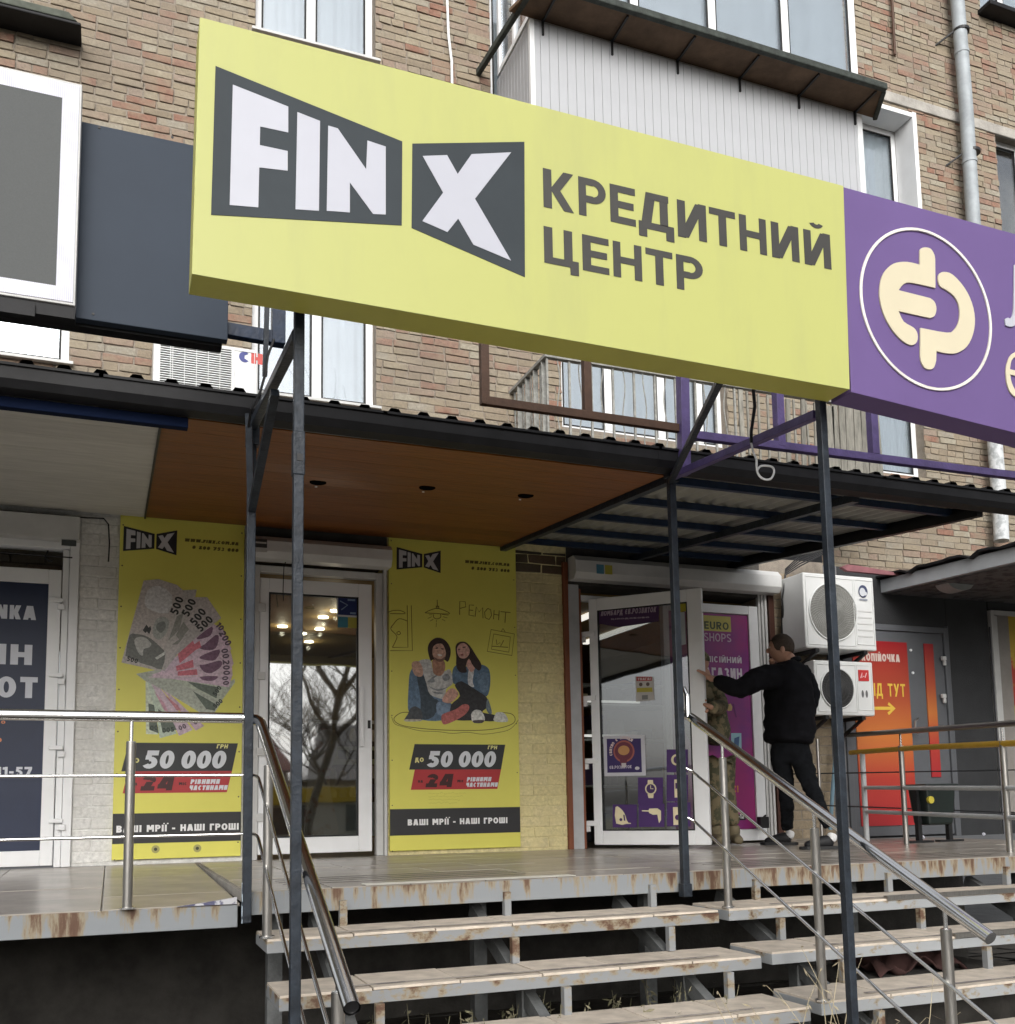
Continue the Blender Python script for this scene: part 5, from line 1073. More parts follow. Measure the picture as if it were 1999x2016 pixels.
# --- second door: fixed leaf with magenta poster, open white leaf
d2=thing('poster_window','white framed fixed door leaf with a magenta purple poster','door',((D2a+D2b)/2,0,0))
ztt=P(1200,1175,0).z
sub(MB().box(D2a,D2a+.10,-.03,.06,0,ztt+.08).build('grey_jamb',m_dgrey if 0 else mat('aluminium_grey',(.42,.43,.44),.5),bevel=.004),d2)
sub(MB().box(D2a-.045,D2a-.002,-.04,.0,0,2.42).box(D2a+.102,D2a+.125,-.02,.05,.0,ztt+.05).build('red_brown_trim',mat('red_brown_paint',(.19,.06,.025),.5,var=.15),bevel=.003),d2)
fx=4.56; fxr=P(1503,1500,.02).x; ztf=P(1440,1192,.02).z; 
fm=MB().box(fx-.06,fx,.0,.06,.02,ztf).box(fxr-.10,fxr,.0,.06,.02,ztf).box(fx,fxr-.10,.0,.06,.02,.12).box(fx,fxr-.10,.0,.06,ztf-.08,ztf).box(D2a+.13,fx-.061,.0,.06,ztf-.05,ztf)
sub(fm.build('frame',m_white,bevel=.005),d2)
for k in range(3): sub(MB().box(fxr+.004+.028*k,fxr+.028+.028*k,-.012*k-.005,.03,0,2.3).build('shutter_guide',m_wgrey,bevel=.003),d2)
sub(MB().box(fxr+.1,fxr+.16,-.035,.03,0,2.3).build('brown_trim',mat('dark_brown_paint',(.06,.022,.014),.5),bevel=.003),d2)
pz0,pz1=.125,ztf-.085; px0,px1=fx+.003,fxr-.103
m=ink((.30,.035,.16)); pp=sub(MB().box(px0,px1,.02,.03,pz0,pz1).build('poster',mat('magenta_purple_print',(.33,.03,.17),.35,col2=(.17,.03,.20),scale=.9,thr=(.42,.6))),d2)
Q2=lambda u,v,y=.018:P(1340+.24836*u,1220+.24836*v,y)
mb_=MB(); 
a_=Q2(175,0); c_=Q2(405,98)
MB().box(a_.x-.06,c_.x,.0185,.0195,c_.z,Q2(405,-22).z).build('yellow_box',ink((.50,.44,.10))).parent=pp
t_=MB(); tt=Q2(192,72); text(t_,'EURO',tt.x,tt.z,Q2(380,14).z-Q2(380,74).z,.0178,t=.2,width=Q2(385,60).x-tt.x); t_.build('lettering',ink((.04,.06,.03))).parent=pp
t_=MB(); tt=Q2(190,172); text(t_,'SHOPS',tt.x,Q2(380,178).z,.075,.0178,t=.16,width=Q2(405,160).x-tt.x); t_.build('lettering',ink((.55,.40,.5))).parent=pp
t_=MB(); tt=Q2(150,345); text(t_,'ОМІСІЙНИЙ',tt.x,Q2(400,343).z,.055,.0178,t=.2,width=Q2(487,330).x-tt.x); tt=Q2(130,470); text(t_,'МАГАЗИН',tt.x,Q2(400,470).z,.098,.0178,t=.24,width=Q2(492,450).x-tt.x); t_.build('white_lettering',ink((.62,.55,.62))).parent=pp
MB().card([(Q2(a,b).x,Q2(a,b).z) for a,b in ((405,900),(485,900),(488,1035),(405,1030))],.0185).build('blue_picture',ink((.30,.50,.58))).parent=pp
MB().card([(Q2(a,b).x,Q2(a,b).z) for a,b in ((430,940),(470,925),(465,1010),(425,1000))],.0178).build('picture_print',ink((.06,.12,.25))).parent=pp
t_=MB(); tt=Q2(370,1290); text(t_,'31',tt.x,tt.z,.04,.0178,t=.25,width=.06); tt=Q2(395,1370); text(t_,'ВСІ',tt.x,tt.z,.06,.0178,t=.25,width=.09); tt=Q2(400,1460); text(t_,'А',tt.x,tt.z,.045,.0178,t=.25); t_.build('orange_lettering',ink((.6,.28,.05))).parent=pp
MB().box(Q2(240,1590).x,Q2(520,1590).x,.0185,.0195,Q2(400,1592).z,Q2(400,1545).z).build('black_strip',ink((.02,.02,.02))).parent=pp
t_=MB(); tt=Q2(240,1585); text(t_,'067-',tt.x,tt.z,.05,.0178,t=.25,width=.12); tt=Q2(462,1580); text(t_,'-12',tt.x,Q2(462,1578).z,.04,.0178,t=.25,width=.06); t_.build('white_lettering',ink((.7,.7,.7))).parent=pp
fist=MB().card([(Q2(a,b).x,Q2(a,b).z) for a,b in ((360,680),(400,665),(415,690),(410,720),(380,725))],.0185); fist.build('hand_print',ink((.5,.35,.15))).parent=pp
k_=MB(); stroke(k_,[(Q2(420,665).x,Q2(420,665).z),(Q2(445,775).x,Q2(445,775).z)],.012,.0178); k_.build('hammer_print',ink((.12,.02,.12))).parent=pp
p_=Q2(658,1608,-.1); tag(MB().box(p_.x-.045,p_.x+.045,-.13,-.07,p_.z-.05,p_.z+.05).tube([(p_.x,-.1,p_.z+.04),(p_.x+.02,-.12,p_.z+.065)],.01,6).build('padlock_box',m_black,bevel=.008),'small black box on the shutter guide beside the man\'s shoes','box')
# shutter box over both leaves
zb0=P(1400,1157,-.16).z; zb1=P(1300,1105,-.16).z; a_=P(1133,1130,-.16).x; b_=P(1538,1150,-.16).x
rb=MB(); prf=[(-.02,zb0),(-.14,zb0),(-.18,zb0+.05),(-.18,zb1-.05),(-.13,zb1),(-.02,zb1)]
rb.add([(a_,y,z) for y,z in prf]+[(b_,y,z) for y,z in prf],[(k,(k+1)%6,6+(k+1)%6,6+k) for k in range(6)]+[(5,4,3,2,1,0),(6,7,8,9,10,11)])
sb=sub(rb.build('shutter_box',m_wgrey,bevel=.004),d2)
p_=P(1190,1121,-.183); 
sub(MB().box(p_.x-.07,p_.x,-.183,-.1815,p_.z-.04,p_.z+.04).build('blue_square',ink((.08,.22,.32))),d2); sub(MB().box(p_.x+.01,p_.x+.08,-.183,-.1815,p_.z-.04,p_.z+.04).build('yellow_square',ink((.40,.36,.06))),d2)
# open leaf, built flat and then turned about its hinges
HG=Vector((3.742,-.015,0)); EDGE=P(1389,1410,-.72)
EX=PZ(1400,1664,.03); ang=math.atan2(EX.y-HG.y,EX.x-HG.x); LW=math.hypot(EX.x-HG.x,EX.y-HG.y)
ol=thing('open_door_leaf','open white glass door leaf held by the two men','door',HG,rz=ang)
nrm=Vector((math.sin(ang),-math.cos(ang),0)); dr=Vector((math.cos(ang),math.sin(ang),0))
def LP(u,v): q=PL(u,v,HG,nrm)-HG; return (q.dot(dr),q.z)
def LC(ox,oy,s,pts): return [LP(ox+s*a,oy+s*b) for a,b in pts]
LH=LP(1378,1157)[1]; LH0=LP(1400,1664)[1]
V5=lambda pts:LC(1120,1140,.28986,pts)
gx0=V5([(193,210)])[0][0]; gx1=V5([(803,155)])[0][0]; gzt=(V5([(193,212)])[0][1]+V5([(803,155)])[0][1])/2; gzb=(V5([(245,1708)])[0][1]+V5([(868,1712)])[0][1])/2
def lb(mb,n,m,par=None): o=mb.build(n,m); o.parent=par or ol; return o
fr_=MB().box(0.02,gx0,0,.055,LH0,LH).box(gx1,LW,0,.055,LH0,LH).box(gx0,gx1,0,.055,LH0,gzb).box(gx0,gx1,0,.055,gzt,LH)
fo=fr_.build('frame',m_white,bevel=.006); fo.parent=ol
lb(MB().box(gx0,gx1,.022,.032,gzb,gzt),'pane',m_glassd)
lb(profile_frame(MB(),gx0,gx1,gzb,gzt,.010,.004,.021),'seal',m_glassedge)
for z in (.2,.72,1.25,1.8): lb(MB().box(-.045,.07,-.02,-.001,z-.012,z+.03).box(-.06,-.01,-.022,.0,z-.06,z-.015),'hinge',m_white)
YG=.019
def lcard(pts,n,col,y=YG,par=None,m=None): return lb(MB().card(pts,y),n,m or ink(col),par)
# purple film strip with shop name
strip=lcard(V5([(195,212),(610,172),(610,285),(340,325),(200,300)]),'purple_strip',(.055,.018,.075))
def ltext(s,p0,p1,h,col,par,t=.24,y=YG-.0012,slant=0):
    a=V5([p0])[0]; b=V5([p1])[0]; m_=MB(); text(m_,s,a[0],a[1],h,y,t=t,width=b[0]-a[0],slant=slant)
    k=(b[1]-a[1])/(b[0]-a[0]); m_.v=[(x,yy,z+(x-a[0])*k) for x,yy,z in m_.v]; return lb(m_,'lettering',ink(col),par)
ltext('ЛОМБАРД ЄВ.РОЗВИТОК',(215,250),(590,222),.045,(.42,.34,.42),strip,slant=.15); ltext('ЦІЛОДОБОВО',(285,275),(545,262),.012,(.4,.33,.4),strip)
lcard(V5([(740,165),(803,160),(803,215),(745,222)]),'yellow_film',(.38,.33,.02)); lcard(V5([(742,225),(785,222),(795,440),(748,450)]),'pale_film',(.4,.44,.46))
# warning notice
nt_=lcard(V5([(450,660),(572,662),(580,820),(455,832)]),'notice',(.5,.48,.46)); lcard(V5([(458,662),(562,662),(562,690),(458,692)]),'notice_header',(.36,.03,.03),YG-.001,nt_); lcard(V5([(460,738),(565,735),(568,765),(460,768)]),'notice_band',(.42,.36,.05),YG-.001,nt_)
ltext('УВАГА!',(466,687),(555,685),.022,(.6,.5,.5),nt_); lb(MB().disc(V5([(487,715)])[0],.016,YG-.001,12).disc(V5([(535,713)])[0],.016,YG-.001,12),'pictogram',ink((.1,.07,.06)),nt_); lb(MB().box(*[V5([(470,0)])[0][0],V5([(510,0)])[0][0]],YG-.001,YG-.0005,V5([(470,820)])[0][1],V5([(470,790)])[0][1]),'pictogram',ink((.2,.2,.2)),nt_)
# light bulb poster
bp_=lcard(V5([(232,1062),(515,1058),(522,1335),(240,1340)]),'bulb_poster',(.55,.55,.60)); lcard(V5([(255,1085),(488,1082),(495,1312),(260,1316)]),'poster_ground',(.035,.02,.11),YG-.001,bp_)
c=V5([(372,1170)])[0]
lb(MB().disc(c,.092,YG-.0016,28),'glow_print',ink((.33,.10,.08)),bp_); lb(MB().disc(c,.078,YG-.0022,28),'bulb_print',ink((.14,.03,.05)),bp_); lb(MB().disc((c[0],c[1]+.008),.05,YG-.0028,24,.04),'bulb_highlight',ink((.50,.26,.10)),bp_)
lcard(V5([(340,1200),(400,1200),(388,1270),(352,1270)]),'bulb_print',(.14,.03,.05),YG-.0030,bp_); lcard(V5([(356,1250),(388,1250),(386,1278),(358,1278)]),'bulb_base',(.55,.5,.5),YG-.0034,bp_)
arc=MB(); word='СВІТЛО Є ЗАВЖДИ'
for i,ch in enumerate(word):
    if ch==' ': continue
    a_=R_(200-i*(150/len(word))-8); m_=MB(); text(m_,ch,-.009,0,.024,0,t=.28,width=.018); ro=a_-math.pi/2; cx,cz=c[0]+.103*math.cos(a_),c[1]+.103*math.sin(a_)
    arc.add([(cx+x*math.cos(ro)-z*math.sin(ro),YG-.0020+y*.3,cz+x*math.sin(ro)+z*math.cos(ro)) for x,y,z in m_.v],m_.f)
lb(arc,'lettering',ink((.62,.5,.5)),bp_); ltext('ЄВ.РОЗВИТОК',(275,1290),(425,1285),.026,(.5,.45,.55),bp_,y=YG-.002)
lb(MB().disc(V5([(463,1285)])[0],.02,YG-.002,14,.014),'round_mark',ink((.6,.58,.62)),bp_)
# icon squares
def icon(cx,cy,w,h): return lcard(V5([(cx-w,cy-h),(cx+w,cy-h),(cx+w,cy+h),(cx-w,cy+h)]),'icon_square',(.060,.022,.125))
cr=(.72,.64,.42)
i1=icon(553,1438,85,90); i2=icon(735,1420,72,90); i3=icon(378,1610,82,78); i4=icon(560,1605,88,80); i5=icon(745,1600,80,82); i6=icon(735,1235,72,78)
lcard(V5([(535,1365),(570,1365),(572,1390),(533,1390)]),'watch_print',cr,YG-.001,i1); lcard(V5([(533,1462),(575,1462),(572,1488),(540,1488)]),'watch_print',cr,YG-.001,i1)
wc=V5([(555,1425)])[0]; lb(MB().disc(wc,.048,YG-.0012,24),'watch_print',ink(cr),i1); lb(MB().disc(wc,.037,YG-.0018,24),'watch_face',ink((.05,.02,.1)),i1)
k_=MB(); stroke(k_,[(wc[0],wc[1]+.028),(wc[0],wc[1]),(wc[0]+.022,wc[1])],.006,YG-.0024); lb(k_,'watch_hands',ink(cr),i1)
lcard(V5(smooth_loop([(315,1550),(345,1555),(375,1590),(392,1640),(400,1662),(320,1662)],2)),'iron_print',cr,YG-.001,i3); lb(MB().disc(V5([(352,1635)])[0],.013,YG-.0016,12),'iron_print',ink((.06,.02,.1)),i3); lcard(V5([(368,1600),(378,1605),(382,1645),(372,1640)]),'iron_print',(.06,.02,.1),YG-.0016,i3); lcard(V5([(395,1655),(420,1658),(420,1664),(395,1664)]),'iron_print',cr,YG-.001,i3)
lcard(V5([(495,1572),(540,1572),(545,1560),(600,1558),(625,1575),(625,1640),(612,1648),(608,1600),(570,1602),(545,1590),(540,1580),(495,1578)]),'drill_print',cr,YG-.001,i4); lcard(V5([(600,1600),(625,1600),(622,1640),(612,1660),(606,1635)]),'drill_print',cr,YG-.0013,i4)
lcard(V5([(715,1362),(750,1362),(752,1485),(717,1485)]),'phone_print',cr,YG-.001,i2); lcard(V5([(722,1385),(742,1385),(743,1425),(723,1425)]),'phone_screen',(.06,.02,.1),YG-.0016,i2)
lcard(V5([(706,1550),(750,1550),(752,1670),(710,1672)]),'washer_print',cr,YG-.001,i5); lb(MB().disc(V5([(738,1620)])[0],.022,YG-.0016,14),'washer_print',ink((.06,.02,.1)),i5)
lb(MB().disc(V5([(728,1228)])[0],.042,YG-.0012,18,.045),'ring_print',ink(cr),i6); lb(MB().disc(V5([(733,1228)])[0],.028,YG-.0018,16,.032),'ring_print',ink((.06,.02,.1)),i6)
# shop interior behind the open doorway: shelves with goods
shf=thing('lit_shelf','lit glass shelf of goods inside the purple shop behind the open door','shelf',(4.4,1.2,0))
for z in (.55,1.0,1.35,1.55): sub(MB().box(3.7,5.3,1.2,1.6,z-.02,z).build('shelf_board',mat('shelf_pale',(.55,.58,.55),.3)),shf)
for z in (1.36,1.02): sub(MB().box(3.7,4.9,1.18,1.2,z,z+.022).build('shelf_light',mat('shelf_glow',(.95,.95,.85),.4,emit=.8)),shf)
r=random.Random(8)
for z in (.0,.55,1.0,1.35):
    x=3.75
    while x<5.2:
        w=r.uniform(.06,.18); h=r.uniform(.08,.3); sub(MB().box(x,x+w,1.25,1.5,z,z+h).build('goods_box',ink(r.choice([(.12,.12,.11),(.3,.3,.28),(.05,.06,.07),(.35,.3,.2),(.1,.07,.15)])),bevel=.004),shf); x+=w+r.uniform(.01,.08)
# ================================================================ RIGHT HAND SHOP
rs_=thing('right_shop','anthracite clad shop front with grey entrance at the right edge','building',(8,0,0))
xs0=SE; dxl=P(1690,1500,-.0).x-.12
j1=P(1870,1400,0).x; j2=P(1960,1400,0).x; od0=P(1668,1500,0).x; od1=P(1878,1450,0).x; odz=P(1878,1238,0).z
for (a,b,z0,z1) in ((SE+.004,od0,0,2.6),(od0,od1,odz,2.6),(od1+.003,j2-.015,0,2.6),(j2+.0,9.0,P(1999,1205,0).z,2.6),(9.0,11,0,2.6)):
    sub(MB().box(a,b,.0,.06,z0,z1).build('wall_panel',m_dwall if a>od0-.1 else mat('grey_render',(.16,.16,.165),.8,var=.2,bump=.4),bevel=.003),rs_)
for x in (j1,j1+.03,j2-.005): sub(MB().box(x,x+.012,-.012,.0,0,odz+.02 if x<j2-.1 else 2.1).build('joint_strip',m_dgrey),rs_)
sub(MB().box(SE,11,.07,.3,0,2.6).build('wall',m_dwall),rs_)
od=thing('orange_door','grey metal door with red and orange poster panels behind the railings','door',((od0+od1)/2,0,0))
profile_frame(b_f:=MB(),od0,od1,0,odz,.06,-.02,.03,0); sub(b_f.build('frame',m_dgrey,bevel=.004),od)
p0=P(1688,1450,-.01).x; p1=P(1797,1450,-.01).x; p2=P(1828,1400,-.01).x; p3=P(1846,1400,-.01).x; za=P(1780,1265,-.01).z; zb=P(1700,1627,-.01).z
lf=sub(MB().box(od0+.062,od1-.062,-.0,.05,.02,odz-.062).build('leaf',m_dgrey,bevel=.004),od)
def orange(name):
    m=bpy.data.materials.new(name); m.use_nodes=True; N=m.node_tree.nodes; L=m.node_tree.links
    tc=N.new('ShaderNodeTexCoord'); s=N.new('ShaderNodeSeparateXYZ'); L.new(tc.outputs['Generated'],s.inputs[0]); cr_=N.new('ShaderNodeValToRGB'); e=cr_.color_ramp.elements
    e[0].position=0; e[0].color=(.36,.02,.025,1); e[1].position=1; e[1].color=(.30,.01,.015,1)
    for p,c in ((.25,(.42,.04,.025)),(.48,(.52,.16,.03)),(.7,(.38,.06,.02))): x=e.new(p); x.color=(*c,1)
    L.new(s.outputs['Z'],cr_.inputs[0]); L.new(cr_.outputs[0],N['Principled BSDF'].inputs['Base Color']); N['Principled BSDF'].inputs['Roughness'].default_value=.35; return m
mo=orange('red_orange_gradient_print')
pp=MB().box(p0,p1,-.012,-.001,zb,za).build('poster',mo); pp.parent=lf; p4=MB().box(p2,p3,-.012,-.001,P(1850,1530,0).z,za).build('poster',mo); p4.parent=lf
Q3=lambda u,v,y=-.014:P(1560+.26916*u,1180+.26916*v,y)
t_=MB(); a_=Q3(512,440); text(t_,'КОПІЙОЧКА',a_.x,a_.z-.01,.075,-.014,t=.26,width=Q3(790,440).x-a_.x); t_.build('white_lettering',ink((.6,.5,.45))).parent=pp
t_=MB(); a_=Q3(540,705); text(t_,'ВХІД ТУТ',a_.x-.06,a_.z,.125,-.014,t=.17,width=Q3(832,700).x-a_.x+.06); 
stroke(t_,[(Q3(600,797).x,Q3(600,797).z),(Q3(745,797).x,Q3(745,797).z)],.03,-.0135); stroke(t_,[(Q3(705,762).x,Q3(705,762).z),(Q3(750,797).x,Q3(750,797).z),(Q3(705,838).x,Q3(705,838).z)],.03,-.0142); t_.build('yellow_lettering',ink((.68,.45,.06))).parent=pp
sub(MB().tube([Q3(925,870,-.05),Q3(905,890,-.07),Q3(903,960,-.07),Q3(925,985,-.05)],.009,8).build('handle',m_inoxd,smooth=True),od)
for v in (440,715,1500): q_h=Q3(1105,v,-.03); sub(MB().box(q_h.x-.02,q_h.x+.03,-.05,-.021,q_h.z-.01,q_h.z+.03).box(q_h.x+.0,q_h.x+.03,-.045,-.021,q_h.z-.06,q_h.z-.012).build('hinge',m_wgrey,bevel=.005),od)
for (u,v) in ((870,372),(885,538)): q_h=Q3(u,v,-.005); sub(MB().tube([(q_h.x,-.012,q_h.z),(q_h.x,.0,q_h.z)],.013,10).build('bolt',m_white),od)
# window at the very right
w0=P(1960,1400,-.0).x+.0; wz1=P(1999,1205,0).z; 
rw=thing('right_window','shop window with yellow and red poster at the right edge','window',(8.8,0,0))
sub(MB().box(j2+.003,j2+.05,-.03,.04,0,wz1-.003).box(j2+.05,9,-.03,.04,wz1-.05,wz1-.003).box(j2+.051,j2+.1,-.015,.04,.2,wz1-.06).build('frame',m_wgrey,bevel=.004),rw)
sub(MB().box(j2+.101,j2+.26,-.01,.03,.2,wz1-.051).build('sash',mat('taupe_frame',(.26,.24,.22),.5),bevel=.004),rw); sub(MB().box(j2+.261,9,.0,.01,.2,wz1-.051).build('poster',mat('yellow_red_print',(.6,.42,.05),.4,col2=(.5,.05,.03),scale=1.6,thr=(.5,.55))),rw)
# its canopy and floodlight
rc_=thing('right_canopy','grey edged flat canopy over the right shop','canopy',(8.5,-1.2,2.4))
X0=6.95; e0=P(1715,1127,-.02); e1=PX(1999,1076,X0); e2=PX(1999,1112,X0)
ya=e1.y-.6; k=(e1.z-2.50)/(e1.y)
zf=lambda y:2.50+k*y
h=.13
c=MB().add([(X0,0,zf(0)-h),(X0,ya,zf(ya)-h),(11,ya,zf(ya)-h),(11,0,zf(0)-h),(X0,0,zf(0)),(X0,ya,zf(ya)),(11,ya,zf(ya)),(11,0,zf(0))],[(0,3,2,1),(4,5,6,7),(0,1,5,4),(1,2,6,5),(2,3,7,6),(3,0,4,7)])
sub(c.build('fascia',mat('pale_grey_metal',(.36,.375,.39),.45,var=.12,scale=3),bevel=.004),rc_)
c=MB().add([(X0+.06,-.0,zf(0)-h-.006),(X0+.06,ya+.05,zf(ya)-h-.006),(11,ya+.05,zf(ya)-h-.006),(11,-.0,zf(0)-h-.006)],[(0,1,2,3)]); sub(c.build('soffit',mat('peeling_soffit',(.12,.12,.125),.7,col2=(.05,.05,.055),scale=9,thr=(.5,.56),bump=.4)),rc_)
rr2=random.Random(4); c=MB(); vs=[]
for i in range(25):
    y=ya+(-ya+.3)*i/24; z=zf(y)+.028+rr2.uniform(-.012,.016)-(.03 if i%7==3 else 0); vs+= [(X0-.05+rr2.uniform(-.015,.01),y,z),(9.5,y,z+.02)]
c.add(vs,[(2*i,2*i+1,2*i+3,2*i+2) for i in range(24)]); o=sub(c.build('roofing_felt',m_gutter),rc_); sm=o.modifiers.new('s','SOLIDIFY'); sm.thickness=.018
fl=thing('floodlight','pale oval floodlight under the right shop canopy','lamp',P(1880,1150,-.6))
a_=P(1880,1148,-.6)
sub(MB().prism(smooth_loop([(a_.x-.14,a_.z+.03),(a_.x+.14,a_.z+.04),(a_.x+.13,a_.z-.05),(a_.x,a_.z-.085),(a_.x-.13,a_.z-.05)],4),-.68,-.52).build('housing',mat('pale_grey_plastic',(.36,.38,.38),.5),bevel=.015),fl)
sub(MB().box(a_.x-.02,a_.x+.02,-.62,-.58,a_.z+.02,a_.z+.25).build('bracket',m_black),fl)
# loose roofing scrap and cables at the canopy corner
tag(MB().prism(smooth_loop([(0,0),(.75,.0),(.6,.02),(.3,.045),(.0,.06)],2),-.14,-.1).build('red_roof_scrap',mat('dusty_red_sheet',(.22,.09,.10),.8,var=.3)),'dusty red roofing scrap above the air conditioners','roofing').location=P(1650,1130,-.1)
cz_=MB()
for k in range(5):
    o_=k*.012; cz_.tube([P(1640,1065+k*4,-.3),P(1610,1085+k*3,-.25-o_),P(1575,1095+k*5,-.2),P(1548,1120+k*3,-.14-o_),P(1541,1180,-.12-o_),P(1540+k*2,1260,-.12)],.007,6)
tag(cz_.build('cable_bundle',m_black,smooth=True),'tangled black cables beside the upper air conditioner','cable')
# ================================================================ AIR CONDITIONERS
def aircon(label,x0,x1,z0,z1,yf,depth,fanr,kind,brand=None):
    t=thing('air_conditioner',label,'air conditioner',((x0+x1)/2,yf,z0))
    mw=mat('ac_white_enamel',(.66,.67,.66),.35,var=.06,scale=4)
    sub(MB().box(x0,x1,yf,yf+depth,z0,z1).build('casing',mw,bevel=.012),t)
    w=x1-x0; h=z1-z0
    if kind=='round':
        c=(x0+w*(.395 if brand=='top' else .37),(z0+z1)/2-.005)
        fr=MB(); profile_frame(fr,x0+.02,x0+w*.70,z0+.03,z1-.03,.008,yf-.006,yf-.0005); profile_frame(fr,x0+w*.715,x1-.02,z0+.05,z1-.03,.006,yf-.006,yf-.0005); sub(fr.build('raised_edge',mw,bevel=.002),t)
        dk=MB(); n=40; dk.prism([[(c[0]+fanr*math.cos(2*math.pi*i/n),c[1]+fanr*math.sin(2*math.pi*i/n)) for i in range(n)]],yf-.0035,yf-.001); sub(dk.build('fan_opening',mat('fan_dark' if brand!='low' else 'fan_black',(.20,.20,.185) if brand!='low' else (.03,.03,.03),.7)),t)
        rg=MB().tube([(c[0]+fanr*math.cos(a*math.pi/20),yf-.008,c[1]+fanr*math.sin(a*math.pi/20)) for a in range(41)],.007,8,caps=False)
        sub(rg.build('fan_ring',mw,smooth=True),t)
        bl=MB()
        for i in range(56):
            a=2*math.pi*i/56; pts=[]
            for k in range(7):
                r=.035+(fanr-.035)*k/6; aa=a+.55*(k/6)**1.2; pts.append((c[0]+r*math.cos(aa),yf-.010,c[1]+r*math.sin(aa)))
            bl.tube(pts,.0016,4)
        for r in (.3,.5,.7,.88): bl.tube([(c[0]+fanr*r*math.cos(a*math.pi/20),yf-.012,c[1]+fanr*r*math.sin(a*math.pi/20)) for a in range(41)],.0014,4,caps=False)
        sub(bl.build('fan_grille',mat('grille_grey' if brand!='low' else 'grille_black',(.33,.33,.31) if brand!='low' else (.09,.09,.09),.5)),t)
        hb=MB().tube([(c[0],yf-.016,c[1]),(c[0],yf-.004,c[1])],.035,18); sub(hb.build('fan_hub',mw if brand!='low' else m_gutter),t)
        xx=x0+w*.74
        if brand=='top':
            for k in range(5):
                z=z0+h*(.52-.085*k); sub(MB().box(xx,x1-.04,yf-.004,yf+.001,z,z+.012).build('vent_slot',m_wgrey),t)
            bc=(xx+.075,z1-h*.20); m_=MB().disc(bc,.052,yf-.0075,20,.058); sub(m_.build('badge',ink((.05,.06,.12))),t); m_=MB().disc((bc[0]-.008,bc[1]-.008),.034,yf-.0085,14,.04); m_.disc((bc[0]+.025,bc[1]-.02),.018,yf-.0088,12); sub(m_.build('badge_print',ink((.55,.57,.6))),t); sub(MB().box(bc[0]-.045,bc[0]+.045,yf-.0075,yf-.007,bc[1]-.085,bc[1]-.07).build('badge_text',ink((.25,.27,.32))),t)
        else:
            sub(MB().box(xx+.0,xx+.115,yf-.0075,yf-.001,z1-.175,z1-.075).build('badge',ink((.48,.03,.03))),t); m_=MB(); stroke(m_,[(xx+.02,z1-.15),(xx+.04,z1-.10),(xx+.035,z1-.145),(xx+.06,z1-.13),(xx+.07,z1-.145),(xx+.09,z1-.10)],.008,yf-.0085); sub(m_.build('badge_text',ink((.7,.6,.6))),t)
            for k in (0,1): sub(MB().disc((xx+.04+.045*k,z0+.20),.014,yf-.0015,12,.035).build('slot_hole',ink((.12,.12,.12))),t)
        for s_ in (0,1): sub(MB().box(x0+.1+s_*(w-.25),x0+.14+s_*(w-.25),yf+.0,.0,z0-.035,z0-.002).bar((x0+.12+s_*(w-.25),yf+.02,z0-.03),(x0+.12+s_*(w-.25),-.0,z0-.22),.025).build('bracket',m_black),t)
    return t
A=P(1581,1126,-.45); B=P(1728,1282,-.45); aircon('larger white air conditioner, upper one of the pair by the orange door',A.x,B.x+.0,1.71,2.39,-.45,.33,.262,'round','top')
A=P(1603,1299,-.40); B=P(1721,1410,-.40); aircon('smaller white air conditioner with red badge, lower one of the pair',A.x,B.x+.02,B.z,A.z-.0,-.40,.3,.182,'round','low')
# left one above the gutter
YA=YU-.4; a=P(303,662,YA); b=P(308,750,YA)
ax0=a.x; az1=P(303,659,YA).z; az0=az1-.58; aw=.88
t=thing('air_conditioner','white air conditioner with slatted grille standing above the canopy gutter','air conditioner',(ax0+.4,YA,az0))
mw=mat('ac_white_enamel',(.66,.67,.66))
sub(MB().box(ax0,ax0+aw,YA,YA+.32,az0,az1).build('casing',mw,bevel=.015),t)
gx0=P(317,665,YA).x; gx1=P(456,690,YA).x; gz1=P(317,667,YA).z-.01
sub(MB().box(gx0,gx1,YA-.003,YA-.0005,az0+.05,gz1).build('grille_back',m_black),t)
c=((gx0+gx1)/2,(az0+gz1)/2); sub(MB().disc(c,.21,YA-.0036,24).build('fan_disc',mat('fan_blade_grey',(.07,.07,.065),.6)),t)  # plain grey disc standing for the fan behind the slats
k=0; z=az0+.055
while z<gz1: sub(MB().box(gx0,gx1,YA-.018,YA-.004,z,z+.008).build('slat',mw),t); z+=.021; k+=1
sub(MB().box(*(lambda q:(q,q+.006))(gx0+.08),YA-.02,YA-.004,az0+.05,gz1).build('slat',mw),t)
for i in range(1,6): sub(MB().box(gx0+(gx1-gx0)*i/6,gx0+(gx1-gx0)*i/6+.006,YA-.020,YA-.0185,az0+.05,gz1).build('grille_rib',mw),t)
gr=profile_frame(MB(),gx1+.025,ax0+aw-.03,az0+.04,az1-.03,.006,YA-.006,YA-.0005); sub(gr.build('raised_edge',mw,bevel=.002),t)
m_=MB(); q1=P(471,712,YA); q2=P(492,698,YA); text(m_,'С',q1.x,q1.z,.10,YA-.002,t=.34,width=.095); sub(m_.build('badge',ink((.04,.05,.22))),t); m_=MB(); text(m_,'H',q1.x+.105,q1.z,.10,YA-.002,t=.30,width=.10); sub(m_.build('badge',ink((.5,.06,.05))),t)
